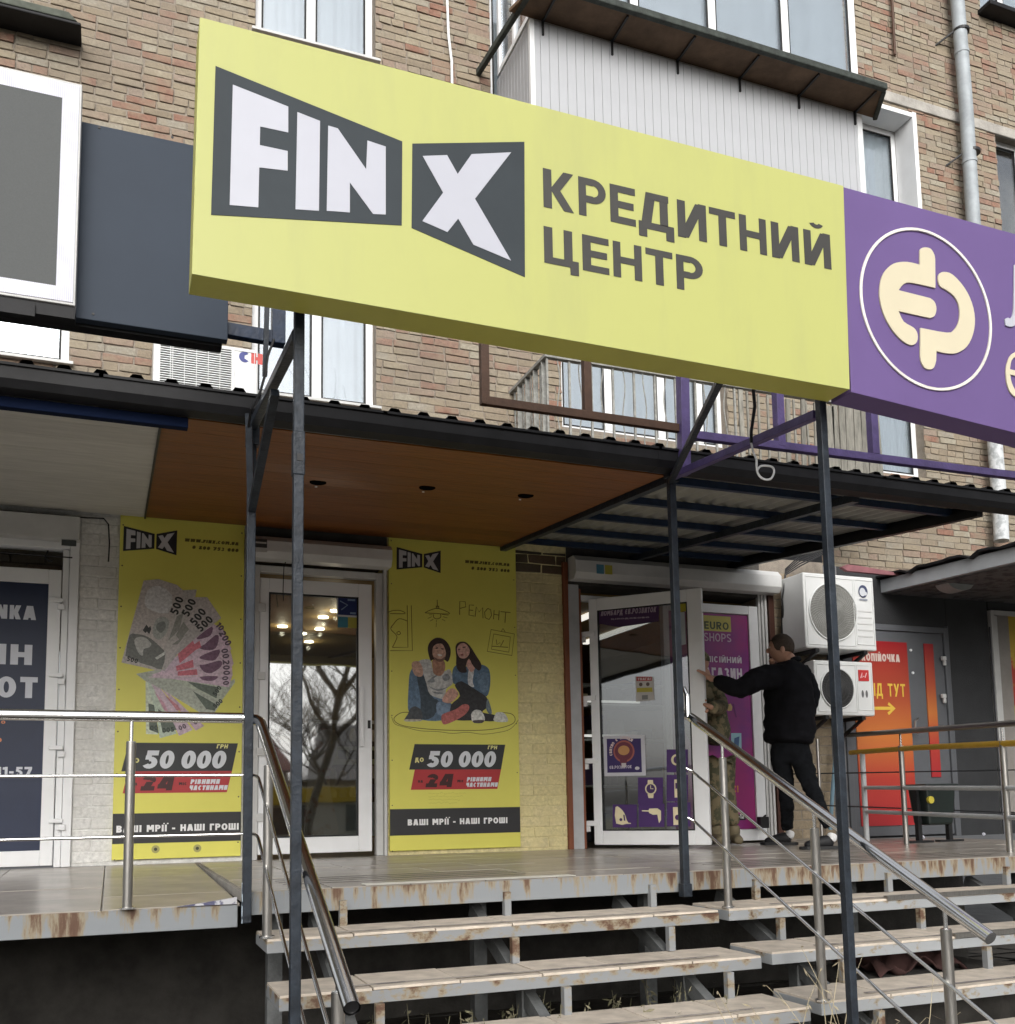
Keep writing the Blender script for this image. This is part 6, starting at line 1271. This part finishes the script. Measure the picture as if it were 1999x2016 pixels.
# ================================================================ RAILINGS
def arc3(a,b,c,n=7): a,b,c=Vector(a),Vector(b),Vector(c); return [a*(1-t)**2+b*2*t*(1-t)+c*t*t for t in [i/n for i in range(n+1)]]
XR=.63; SL=.495
h1_=thing('left_handrail','stainless steel handrail along the left platform and down the left steps','handrail',(0,YD-.05,0))
yr=YD-.03; zt=.800
top=[(-2.6,yr,zt),(XR-.08,yr,zt)]+arc3((XR-.08,yr,zt),(XR,yr,zt),(XR,yr-.09,zt-.03))[1:]+[(XR,-4.84,zt-.03-SL*(4.84+yr-.09))]
sub(MB().tube(top,.0245,20,hollow=True).build('rail',m_inox,smooth=True),h1_)
zE=top[-1][2]
sub(MB().tube([(XR,-4.835,zE+.002),(XR,-4.80,zE+.02)],.021,18).build('rail_bore',m_black),h1_)
for z0 in (.535,.265):
    w=[(-2.6,yr,z0),(XR-.04,yr,z0)]+arc3((XR-.04,yr,z0),(XR,yr,z0),(XR,yr-.05,z0-.02),4)[1:]+[(XR,-4.86,z0-.02-SL*(4.86+yr-.05))]
    sub(MB().tube(w,.0075,10).build('rod',m_inox,smooth=True),h1_)
def post(par,x,y,z0,zr,r=.021):
    sub(MB().tube([(x,y,z0),(x,y,zr-.115)],r,16).build('post',m_inoxd,smooth=True),par)
    sub(MB().tube([(x,y,zr-.116),(x,y,zr-.02)],.008,10).tube([(x,y,zr-.118),(x,y,zr-.112)],.019,14).build('post_pin',m_inox,smooth=True),par)
    sub(MB().tube([(x,y,z0),(x,y,z0+.008)],r+.012,16).build('base_ring',m_inox,smooth=True),par)
post(h1_,.075,yr,-.05,zt); post(h1_,-1.3,yr,-.05,zt)
rz=lambda y:zt-.03-SL*(-y+yr-.09)
for y,zb in ((-3.12,-.178),(-3.85,-.534),(-4.6,-.89)): post(h1_,XR+.012,y,zb,rz(y)-.0)
h2_=thing('diagonal_handrail','stainless steel handrail running down between the left and right steps','handrail',(2.96,-3.8,-.2))
XR2=2.96
zt2=.842
top=[(XR2-.06,YD-.02,zt2)]+arc3((XR2-.06,YD-.02,zt2+.02),(XR2,YD-.02,zt2+.02),(XR2,YD-.10,zt2-.02))[1:]+[(XR2,-4.84,zt2-.02-SL*(4.84+YD-.10))]
sub(MB().tube(top,.0245,20).build('rail',m_inox,smooth=True),h2_)
sub(MB().tube([(XR2-.02,YD-.06,zt2-.0),(XR2-.02,YD-.06,zt2+.12),(XR2-.015,YD-.02,zt2+.16)],.016,12).build('short_hook',m_inox,smooth=True),h2_)
rz2=lambda y:zt2-.02-SL*(-y+YD-.10)
for z0 in (.54,.27):
    w=[(XR2-.03,YD-.04,z0+.02),(XR2,YD-.06,z0),(XR2,-4.95,z0-SL*(4.95+YD-.06))]
    sub(MB().tube(w,.0075,10).build('rod',m_inox,smooth=True),h2_)
for y,zb in ((-3.13,-.172),(-3.85,-.52),(-4.6,-.86)): post(h2_,XR2+.03,y,zb,rz2(y))
# ramp railings by the right shop
h3_=thing('ramp_railing','grey tube railing with a yellow handrail in front of the orange door','railing',(5.95,-1.3,0))
A0=PZ(1708,1656,0); A1=PZ(1786,1664,0); A2=PZ(1990,1678,0)
dl_=(A2-A0); dl_.z=0; nr=Vector((dl_.y,-dl_.x,0)).normalized()
HP=lambda u,v:PL(u,v,A0,nr)
m_yr=mat('yellow_rail_paint',(.60,.36,.03),.4,var=.1,scale=9); m_gr=mat('pale_grey_rail_paint',(.52,.54,.55),.4,var=.1,scale=9)
ext=lambda a,b,k=1.35:(a,a+(b-a)*k)
a,b=HP(1676,1482),HP(1999,1465); sub(MB().tube([a,(a+b)/2+Vector((0,0,.012)),a+(b-a)*1.5],.022,14).build('yellow_rail',m_yr,smooth=True),h3_)
for (v0,v1) in ((1551,1552),(1598,1610)): a,b=HP(1705,v0),HP(1999,v1); sub(MB().tube([a,a+(b-a)*1.5],.017,12).build('rail',m_gr,smooth=True),h3_)
a=HP(1694,1484); b=HP(1708,1656); sub(MB().tube([(b.x,b.y,0),(b.x,b.y,a.z)],.024,14).build('post',m_gr,smooth=True),h3_)
for (u,v0,u1,v1) in ((1775,1468,1786,1664),(1977,1460,1990,1678)):
    b=HP(u1,v1); t_=HP(u,v0); sub(MB().tube([(b.x,b.y,0),(b.x,b.y,t_.z)],.022,14).build('post',m_inoxd,smooth=True),h3_); sub(MB().tube([(b.x,b.y,t_.z+.001),(b.x,b.y,t_.z+.13)],.009,8).build('post_pin',m_inox,smooth=True),h3_)
a,b=HP(1650,1449),HP(1999,1424); sub(MB().tube([a,a+(b-a)*1.5],.022,14).build('steel_rail',mat('dull_steel',(.25,.24,.23),.3,metal=.9),smooth=True),h3_)
h4_=thing('rear_railing','thin dull steel railing rods standing behind the man and the ramp railing','railing',(6,-.5,0))
for (a,b) in (((1560,1524),(1999,1516)),((1600,1585),(1999,1600))):
    a,b=P(*a,-.45),P(*b,-.45); sub(MB().tube([a,b],.006,8).build('rod',m_gutter,smooth=True),h4_)
b=P(1612,1500,-.45); sub(MB().tube([(b.x,-.45,0),(b.x,-.45,P(1612,1455,-.45).z)],.014,10).build('post',m_inoxd,smooth=True),h4_)
b=P(1640,1600,-.3); tag(MB().tube([P(1648,1460,-.15),P(1640,1560,-.15),(P(1634,1600,-.15).x,-.15,.1)],.018,10).build('blue_hose',mat('light_blue_plastic',(.18,.30,.38),.5),smooth=True),'light blue plastic pipe leaning on the tan brick behind the man','pipe')
# ---- litter bin
bn=PZ(1808,1656,0); bn2=PZ(1868,1661,0); bc=(bn+bn2)/2
lb_=thing('litter_bin','dark green swing litter bin on a metal stand behind the railing','bin',(bc.x,bc.y,0))
def LB(u,v): return P(1560+.26916*u,1180+.26916*v,bc.y)
xl,xr=LB(925,1500).x,LB(1130,1500).x; zt_,zb_=LB(1000,1352).z,LB(1000,1650).z
m_bin=mat('dark_green_plastic',(.010,.016,.014),.4)
q=MB(); q.add([(xl+.02,bc.y-.09,zb_),(xr-.02,bc.y-.09,zb_),(xr-.02,bc.y+.09,zb_),(xl+.02,bc.y+.09,zb_),(xl-.01,bc.y-.11,zt_-.03),(xr+.01,bc.y-.11,zt_-.03),(xr+.01,bc.y+.11,zt_-.03),(xl-.01,bc.y+.11,zt_-.03)],[(0,3,2,1),(4,5,6,7),(0,1,5,4),(1,2,6,5),(2,3,7,6),(3,0,4,7)])
sub(q.build('bucket',m_bin,bevel=.02),lb_); sub(MB().box(xl-.03,xr+.03,bc.y-.13,bc.y+.13,zt_-.03,zt_).build('lid',m_bin,bevel=.012),lb_)
for x in (xl-.012,xr+.012): sub(MB().box(x-.02,x+.02,bc.y-.02,bc.y+.02,.0,zt_-.05).build('leg',m_black),lb_); sub(MB().box(x-.13,x+.13,bc.y-.03,bc.y+.03,0,.018).build('foot',m_black),lb_)
sub(MB().box(xl,xr,bc.y-.015,bc.y+.015,.17,.20).build('crossbar',m_black),lb_)
q=LB(940,1468); sub(MB().tube([(q.x,bc.y-.125,q.z),(q.x,bc.y-.10,q.z)],.03,16).build('badge',ink((.5,.42,.05))),lb_)
for (u,v,l) in ((1938,1642,'small white crumpled paper on the floor beside the dark wall'),(1819,1649,'small white scrap of paper under the litter bin')):
    p_=PZ(u,v,.012); bm=bmesh.new(); bmesh.ops.create_icosphere(bm,subdivisions=1,radius=.018)
    for vv in bm.verts: vv.co*=random.uniform(.7,1.2)
    me=bpy.data.meshes.new('paper'); bm.to_mesh(me); bm.free(); me.materials.append(m_lit); o=bpy.data.objects.new('paper_scrap',me); COL.objects.link(o); o.location=p_; tag(o,l,'litter')
# ================================================================ PEOPLE
def skel(name,par,verts,edges,mt,root=0,levels=2,disp=0,dscale=.12):
    """continuous limb surface grown from a jointed skeleton: verts = [(point, radius or (rx,ry))]"""
    me=bpy.data.meshes.new(name); me.from_pydata([tuple(v[0]) for v in verts],edges,[]); me.materials.append(mt)
    o=bpy.data.objects.new(name,me); COL.objects.link(o); o.parent=par
    if par is not None: o.matrix_parent_inverse=Matrix.Translation(-Vector(par.location))
    m=o.modifiers.new('skin','SKIN'); m.use_smooth_shade=True
    if not me.skin_vertices: 
        bm=bmesh.new(); bm.from_mesh(me); bm.verts.layers.skin.verify(); bm.to_mesh(me); bm.free()
    for i,v in enumerate(verts):
        r=v[1]; me.skin_vertices[0].data[i].radius=(r,r) if not isinstance(r,tuple) else r
        me.skin_vertices[0].data[i].use_root=(i==root)
    s=o.modifiers.new('sub','SUBSURF'); s.levels=levels; s.render_levels=levels
    if disp:
        t=bpy.data.textures.new(name+'_folds','CLOUDS'); t.noise_scale=dscale; t.noise_depth=2
        d=o.modifiers.new('folds','DISPLACE'); d.texture=t; d.strength=disp; d.texture_coords='GLOBAL'; d.mid_level=.5
    return o
def chain(n,start=0): return [(i,i+1) for i in range(start,start+n-1)]
def hand(par,wrist,dirv,palm_n,mt,curl=.5,scale=1.,side=1,spread=.25):
    d=Vector(dirv).normalized(); n=Vector(palm_n).normalized(); s=d.cross(n).normalized()*side; W_=Vector(wrist)
    verts=[(W_,.026*scale),(W_+d*.04*scale,(.036*scale,.018*scale)),(W_+d*.085*scale,(.040*scale,.015*scale))]; ed=[(0,1),(1,2)]
    skel('palm',par,verts,ed,mt)
    for i,L_ in enumerate((.072,.082,.077,.060)):
        a=(i-1.5)*.020*scale; base=W_+d*.088*scale-s*a*1.0; dd=(d-s*(i-1.5)*spread*.5).normalized(); p=[base-dd*.02*scale,base]; cc=dd
        for k in range(3):
            cc=(cc+n*curl*(.55+.25*k)).normalized(); p.append(p[-1]+cc*L_*scale*(.42,.32,.26)[k])
        skel('finger',par,[(q,r*scale) for q,r in zip(p,(.0095,.0095,.009,.008,.0068))],chain(5),mt,levels=1)
    b=W_+d*.03*scale+s*.022*scale; p=[b,b+(s*.8+d*.4)*.03*scale,b+(s*.75+d*.65)*.055*scale+n*.008,b+(s*.7+d*.95)*.078*scale+n*.018]
    skel('thumb',par,[(q,r*scale) for q,r in zip(p,(.014,.012,.0105,.009))],chain(4),mt,levels=1)
def ell(par,name,c,r,mt,rot=(0,0,0),seg=20,disp=0,pinch=None):
    bm=bmesh.new(); bmesh.ops.create_uvsphere(bm,u_segments=seg,v_segments=seg//2+2,radius=1)
    for v in bm.verts:
        if pinch: v.co=pinch(v.co)
        v.co=Vector((v.co.x*r[0],v.co.y*r[1],v.co.z*r[2]))
        if disp: v.co*=1+random.uniform(-disp,disp)
    me=bpy.data.meshes.new(name); bm.to_mesh(me); bm.free(); me.materials.append(mt)
    for p in me.polygons: p.use_smooth=True
    o=bpy.data.objects.new(name,me); COL.objects.link(o); o.rotation_euler=rot; o.location=c; sub(o,par); return o
Z3=lambda u,v,y:P(1340+.24836*u,1220+.24836*v,y)
# --- man in black: standing with his back to us, reaching left for the door edge
YM=-1.0
man=thing('person','man in black jacket and jeans reaching his left arm to the white door edge','person',(5.1,YM,0))
neck=Z3(872,318,YM+.02); 
hc=Z3(796,236,YM+.05)
shL=Z3(728,402,YM+.0); shR=Z3(995,400,YM-.02); hip=Z3(868,960,YM); chest=Z3(868,520,YM); waist=Z3(868,760,YM)
# body core and head in skin colour
fd=Vector((-.80,.56,.05)).normalized()  # the way he looks
skel('body',man,[(waist,.12),(chest,.12),(neck,.062),(hc-fd*.015+Vector((0,0,-.035)),.066)],chain(4),m_skin)
def hpinch(c): 
    c=c.copy(); 
    if c.z<0: c.x*=1+.28*c.z; c.y*=1+.12*c.z
    return c
yaw=math.atan2(fd.y,fd.x)
def hp(a,b,c): # head coordinates: forward, left, up
    lf_=Vector((-math.sin(yaw),math.cos(yaw),0)); return hc+fd*a+lf_*b+Vector((0,0,c))
ell(man,'head',hc,(.098,.078,.118),m_skin,(0,0,yaw),24,pinch=hpinch)
ell(man,'nose',hp(.098,0,-.012),(.018,.011,.020),m_skin,(0,0,yaw),10)
ell(man,'chin',hp(.070,0,-.095),(.028,.030,.024),m_skin,(0,0,yaw),12)
for s_ in (-1,1):
    ell(man,'ear',hp(-.012,s_*.078,-.012),(.020,.010,.032),m_skin,(0,0,yaw),12)
    ell(man,'eye',hp(.084,s_*.032,.012),(.010,.012,.008),mat('eye_white',(.6,.58,.55),.3),(0,0,yaw),10)
ell(man,'mouth',hp(.089,0,-.055),(.008,.024,.006),mat('lips',(.30,.13,.11),.5),(0,0,yaw),10)
def hairp(c): 
    c=c.copy(); c.z=max(c.z,-.35+(.75 if c.x>.45 else 0)*min(1,(c.x-.45)*3)); return c
ell(man,'hair',hc+Vector((.008,-.004,.018)),(.103,.085,.112),m_hair,(0,-.12,yaw),32,disp=.012,pinch=hairp)
# jacket: torso plus both arms in one surface
elL=Z3(465,560,YM+.02); wrL=Z3(262,480,YM+.16); elR=Z3(1035,650,YM-.12); wrR=Z3(1000,850,YM+.12)
V=[(Z3(862,1000,YM),(.232,.175)),(Z3(864,950,YM),(.245,.185)),(Z3(866,840,YM),(.250,.185)),(waist,(.250,.185)),(Z3(866,600,YM),(.250,.180)),(Z3(870,470,YM),(.225,.155)),(Z3(872,380,YM),(.130,.100)),(Z3(874,330,YM+.01),(.085,.078)),
   (shL+Vector((.03,0,-.04)),.120),((shL*.55+elL*.45)+Vector((0,0,.01)),.098),(elL,.084),((elL+wrL)/2,.072),(wrL,.055),
   (shR+Vector((-.04,0,-.05)),.115),((shR+elR)/2,.095),(elR,.080),((elR+wrR)/2,.058),(wrR,.045)]
E_=[(0,1),(1,2),(2,3),(3,4),(4,5),(5,6),(6,7),(5,8),(8,9),(9,10),(10,11),(11,12),(5,13),(13,14),(14,15),(15,16),(16,17)]
skel('jacket',man,V,E_,m_jack,root=0,levels=3,disp=.045,dscale=.085)
skel('collar',man,[(Z3(886,345,YM+.02),(.100,.085)),(Z3(884,318,YM+.02),(.088,.076)),(Z3(878,292,YM+.02),(.078,.068))],[(0,1),(1,2)],m_jack)
hd=(Z3(165,400,YM+.28)-wrL).normalized()
hand(man,wrL-hd*.01,hd,(-.35,.9,-.05),m_skin,curl=.22,scale=1.12,side=-1,spread=.5)
hand(man,wrR,(0,.4,-.9),(0,1,0),m_skin,curl=.4,scale=1.0)
# trousers
kL=Z3(840,1330,-.92); aL=Z3(850,1640,-.74); kR=Z3(1035,1320,-1.14); aR=Z3(1168,1615,-1.38)
hL=Z3(800,1080,YM+.04); hR=Z3(945,1080,YM-.06)
V=[(Z3(868,900,YM),(.17,.13)),(Z3(868,1010,YM),(.175,.135)),(hL,(.108,.108)),((hL+kL)/2,.086),(kL,.067),((kL+aL)/2,.060),(aL,.050),(aL+Vector((0,0,-.03)),.048),(hR,(.108,.108)),((hR+kR)/2,.088),(kR,.068),((kR+aR)/2,.058),(aR,.048),(aR+Vector((.01,-.01,-.03)),.046)]
skel('trousers',man,V,[(0,1),(1,2),(2,3),(3,4),(4,5),(5,6),(6,7),(1,8),(8,9),(9,10),(10,11),(11,12),(12,13)],m_jean,levels=3,disp=.03,dscale=.055)
for (h0,t0,lab) in ((PZ(1562,1664,.0),PZ(1503,1664,.0),0),(PZ(1645,1672,.0),PZ(1584,1673,.0),1)):
    d=(t0-h0); d.z=0; d=d.normalized(); h=h0+Vector((0,0,.05)); L_=.235
    skel('shoe',man,[(h+Vector((0,0,.008)),(.048,.055)),(h+d*L_*.35+Vector((0,0,.008)),(.048,.054)),(h+d*L_*.75+Vector((0,0,-.010)),(.047,.036)),(h+d*L_+Vector((0,0,-.018)),(.036,.024))],chain(4),m_shoe)
    so_=MB(); 
    side_=Vector((-d.y,d.x,0)); pts=[(-.045,0),(-.03,.035),(.06,.040),(.15,.046),(.22,.045),(.262,.022),(.270,0),(.262,-.022),(.22,-.045),(.15,-.046),(.06,-.040),(-.03,-.035)]
    vs=[h0+d*a+side_*b+Vector((0,0,.002)) for a,b in pts]+[h0+d*a+side_*b+Vector((0,0,.024)) for a,b in pts]; n=len(pts)
    so_.add(vs,[tuple(range(n)),tuple(range(2*n-1,n-1,-1))]+[(i,(i+1)%n,n+(i+1)%n,n+i) for i in range(n)]); sub(so_.build('sole',m_black),man)
    skel('sock',man,[(h+d*.03+Vector((0,0,.0)),.044),(h+d*.02+Vector((0,0,.045)),.040),(h+d*.01+Vector((0,0,.075)),.038)],chain(3),m_sock)
# --- soldier behind the door leaf
YO=-.22
sol=thing('person','person in camouflage clothes and tan boots behind the open door, gripping its edge','person',(4.9,YO,0))
hx=Z3(75,330,YO); hh=Vector((hx.x,YO,1.52))
sx=Z3(255,440,YO).x
neck=Vector((sx-.06,YO,1.40)); ch=Vector((sx-.03,YO,1.18)); wa=Z3(290,850,YO); hpv=Z3(300,1010,YO)
skel('body',sol,[(wa,.11),(ch,.11),(neck,.06),(neck+Vector((-.05,.0,.12)),.066)],chain(4),m_skin)
hh=neck+Vector((-.08,0,.16)); ell(sol,'head',hh,(.095,.078,.115),m_skin,(0,0,2.6),20,pinch=hpinch); ell(sol,'nose',hh+Vector((-.09,.035,-.01)),(.018,.012,.02),m_skin,(0,0,2.6),10)
ell(sol,'cap',hh+Vector((0,0,.03)),(.104,.088,.098),m_camo,(0,0,2.6),24,pinch=lambda c:Vector((c.x,c.y,max(c.z,-.1))))
for s_ in (-1,1): ell(sol,'ear',hh+Vector((.035*s_,.07*s_,-.01)),(.018,.012,.03),m_skin,(0,0,2.6),10)
EDG=HG+dr*LW; EW=EDG+Vector((.085,.0,0))+nrm*.05; EW.z=P(1397,1394,EW.y).z; EL=Z3(330,690,-.36); SH=Z3(265,520,-.26)
V=[(hpv,(.150,.115)),(wa,(.150,.115)),(ch,(.165,.12)),(neck+Vector((0,0,-.07)),(.10,.085)),(neck,.070),(SH,.085),((SH+EL)/2,.07),(EL,.068),((EL+EW)/2,.062),(EW,.050),(ch+Vector((-.17,.0,.08)),.08),(ch+Vector((-.22,-.02,-.18)),.065),(ch+Vector((-.2,-.12,-.35)),.05)]
skel('uniform_jacket',sol,V,[(0,1),(1,2),(2,3),(3,4),(3,5),(5,6),(6,7),(7,8),(8,9),(3,10),(10,11),(11,12)],m_camo,disp=.03,dscale=.08)
hd=(-dr*.9+Vector((0,0,.45))).normalized(); hand(sol,EW-hd*.005,hd,-nrm,m_skin,curl=.35,scale=1.12,side=1,spread=.25)
k1_=Z3(285,1300,YO-.02); a1_=P(1408,1655,-.17); k2_=Z3(360,1320,YO-.02); a2_=P(1447,1653,-.22)
V=[(hpv,(.14,.11)),(Z3(270,1120,YO),.095),(k1_,.078),((k1_+Vector((a1_.x,a1_.y,.12)))/2,.07),(Vector((a1_.x+.02,-.17,.16)),.062),(Z3(365,1120,YO),.095),(k2_,.078),((k2_+Vector((a2_.x,a2_.y,.12)))/2,.07),(Vector((a2_.x,-.22,.16)),.062)]
skel('uniform_trousers',sol,V,[(0,1),(1,2),(2,3),(3,4),(0,5),(5,6),(6,7),(7,8)],m_camo,disp=.025,dscale=.07)
for (hx_,hy_) in ((a1_.x+.02,-.17),(a2_.x,-.22)):
    d=Vector((-.35,-.9,0)).normalized(); h=Vector((hx_,hy_,.06))
    skel('boot',sol,[(h+Vector((0,0,.12)),.058),(h+Vector((0,0,.05)),.055),(h+Vector((0,0,-.005)),(.05,.052)),(h+d*.10+Vector((0,0,-.008)),(.05,.046)),(h+d*.19+Vector((0,0,-.020)),(.042,.034))],chain(5),m_boot)
# ================================================================ WEEDS, LEAVES AND RAG UNDER THE STEPS
r=random.Random(21); wd=MB()
def leafq(mb,p,d,l,w):
    d=d.normalized(); s=d.cross(Vector((r.uniform(-1,1),r.uniform(-1,1),.3))).normalized()*w; mb.add([p,p+d*l*.5+s,p+d*l,p+d*l*.5-s],[(0,1,2,3)])
for k in range(150):
    b=Vector((r.choice([r.uniform(.75,1.7),r.uniform(1.9,2.8),r.uniform(.8,2.8)]),r.uniform(-3.75,-3.1),GZ)); h=r.uniform(.42,.70); lean=Vector((r.uniform(-.25,.25),r.uniform(-.2,.2),1)); pts=[b+lean*h*t+Vector((math.sin(t*4+k)*.02,0,0)) for t in (0,.3,.6,1)]
    wd.tube(pts,[.005,.004,.003,.0015],4)
    for _ in range(22):
        t=r.uniform(.25,1); p=b+lean*h*t; leafq(wd,p,Vector((r.uniform(-1,1),r.uniform(-1,1),r.uniform(-.9,.4))),r.uniform(.02,.055),r.uniform(.003,.008))
wd.build('dry_weeds',mat('dry_leaf',(.22,.20,.13),.9,var=.4,scale=12,col2=(.13,.13,.07),thr=(.45,.6)),kind='stuff')
# tall dry stalks by the right step corner
sk_=MB(); b0=P(1600,1990,-4.0)
for k in range(26):
    b=Vector((b0.x+r.uniform(-.15,.25),-4.05+r.uniform(-.12,.12),GZ)); h=r.uniform(.5,.95); pts=[b]; d=Vector((r.uniform(-.3,.3),r.uniform(-.2,.2),1))
    for _ in range(5): d=(d+Vector((r.uniform(-.35,.35),r.uniform(-.3,.3),-.05))).normalized(); pts.append(pts[-1]+d*h/5)
    sk_.tube(pts,[.004,.0035,.003,.0025,.002,.001],4)
    for _ in range(3): leafq(sk_,pts[-1-_],Vector((r.uniform(-1,1),r.uniform(-1,1),r.uniform(-.8,.3))),r.uniform(.03,.06),.004)
sk_.build('dry_stalks',mat('straw',(.42,.36,.24),.9,var=.3,scale=14),kind='stuff')
rg=bmesh.new(); bmesh.ops.create_grid(rg,x_segments=26,y_segments=18,size=.5)
for v in rg.verts:
    x,y=v.co.x,v.co.y; v.co.z=.09*math.exp(-(x*x+y*y)*5)+.03*math.sin(x*17+y*9)+.022*math.sin(y*23-x*7)+r.uniform(-.006,.006); v.co.x*=.62; v.co.y*=.45
me=bpy.data.meshes.new('rag'); rg.to_mesh(me); rg.free(); me.materials.append(mat('maroon_cloth',(.06,.028,.025),.9,var=.3,scale=8)); 
for p in me.polygons: p.use_smooth=True
rag=bpy.data.objects.new('rag',me); COL.objects.link(rag); rag.location=P(1765,1890,-3.15); rag.location.z-=.02; tag(rag,'crumpled maroon cloth lying under the right flight of steps','cloth')
sm=rag.modifiers.new('s','SOLIDIFY'); sm.thickness=.008
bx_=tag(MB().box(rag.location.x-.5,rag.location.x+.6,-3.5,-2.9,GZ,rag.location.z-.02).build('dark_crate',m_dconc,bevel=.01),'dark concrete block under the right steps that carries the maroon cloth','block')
# ================================================================ ACROSS THE STREET (seen only in the glass)
MB().box(-120,120,-19,-9.5,GZ,GZ+.005).build('road',mat('road_asphalt',(.09,.09,.09),.85,var=.25,scale=2),kind='structure')
MB().box(-90,90,-34,-19,GZ,GZ+.02).build('lawn',mat('winter_grass',(.11,.10,.06),.95,var=.35,scale=2,bump=.6,bscale=20),kind='structure')
def house(label,x0,x1,y,h,roofh,wallc,roofc):
    t=thing('house',label,'house',((x0+x1)/2,y,GZ)); z0=GZ
    sub(MB().box(x0,x1,y-9,y,z0,z0+h).build('wall',ink(wallc)),t)
    rf=MB().add([(x0-.4,y+.4,z0+h),(x1+.4,y+.4,z0+h),(x1+.4,y-9.4,z0+h),(x0-.4,y-9.4,z0+h),(x0+1,y-4.5,z0+h+roofh),(x1-1,y-4.5,z0+h+roofh)],[(0,1,5,4),(1,2,5),(2,3,4,5),(3,0,4),(0,3,2,1)]); sub(rf.build('roof',ink(roofc)),t)
    n=int((x1-x0)/2.6)
    for i in range(n):
        x=x0+1+(x1-x0-2)*(i+.2)/n; o=sub(MB().box(x,x+1.1,y+.0,y+.04,z0+1.1,z0+2.4).build('window',m_white),t); MB().box(x+.08,x+1.02,y+.041,y+.05,z0+1.18,z0+2.32).build('pane',ink((.05,.06,.07))).parent=o
house('red roofed house across the street, mirrored in the first door',-1,7.2,-38,3.2,3.2,(.42,.38,.33),(.20,.07,.05))
house('tan house across the street, mirrored at the right of the door',8.2,17,-36,2.8,2.7,(.38,.32,.22),(.16,.14,.12))
house('long grey house across the street, out of the direct view',-24,-4,-42,3.6,3.0,(.4,.4,.38),(.14,.12,.11))
ks=thing('kiosk','low kiosk with a broad yellow band across the street','kiosk',(10,-27,GZ))
sub(MB().box(-3,24,-30,-27,GZ,GZ+2.3).build('wall',ink((.45,.42,.36))),ks); sub(MB().box(-3.05,24.05,-26.99,-26.8,GZ+1.7,GZ+2.25).build('yellow_band',ink((.60,.42,.05))),ks)
for i in range(8): sub(MB().box(-2+i*3.2,-.2+i*3.2,-26.99,-26.95,GZ+.6,GZ+1.6).build('window',ink((.08,.08,.08))),ks)
def tree(label,x,y,h,seed,r0=.26):
    r=random.Random(seed); t=thing('bare_tree',label,'tree',(x,y,GZ)); tk=MB(); br=MB()
    def grow(mb,p,d,L,rad,lev):
        pts=[p]; n=5
        for i in range(n): d=(d+Vector((r.uniform(-.16,.16),r.uniform(-.16,.16),.05 if lev else 0))).normalized(); pts.append(pts[-1]+d*L/n)
        mb.tube(pts,[rad*(1-.6*i/n) for i in range(n+1)],8 if lev<2 else 4)
        if lev>=4: return
        for k in range({0:7,1:7,2:6,3:4}[lev]):
            q=pts[r.randint(2,n)] if lev else pts[r.randint(3,n)]
            a=r.uniform(0,6.28); up=r.uniform(.1,.9); nd=(Vector((math.cos(a),math.sin(a)*.8,up))+d*.5).normalized(); grow(br,q,nd,L*r.uniform(.55,.8),rad*.5,lev+1)
    grow(tk,Vector((x,y,GZ)),Vector((.03,0,1)),h*.55,r0,0)
    bk=mat('bark',(.085,.07,.055),.9,var=.3,scale=8,bump=.5)
    sub(tk.build('trunk',bk,smooth=True),t); sub(br.build('crown',bk),t)
tree('bare forked tree across the road, mirrored in the first door glass',4.95,-19.8,10.5,5,.15)
tree('small bare tree behind the kiosk, mirrored low in the door',8.3,-31,6.5,31,.1); tree('bare tree further right across the road',13.5,-21,9,8); tree('bare tree further left across the road',-6,-21,10,9)

# ---- repeats share a group; small printed text stays one piece
GROUPS={'advertising_banner':'yellow loan banners on the shop wall','air_conditioner':'white air conditioners on the walls','bare_tree':'bare trees across the street','house':'houses across the street','ceiling_lamp':'ceiling lamps inside the yellow shop','tube_lamp':'tube lamps inside the purple shop','paper_scrap':'paper scraps on the floor','person':'men at the open door'}
for o in bpy.data.objects:
    k=o.name.split('.')[0]
    if o.parent is None and 'category' in o.keys() and k in GROUPS: o['group']=GROUPS[k]
    if o.parent is not None and ('lettering' in k or k in('number_print','screws','scribble','line_drawing','slot_hole','pictogram')): o['kind']='stuff'
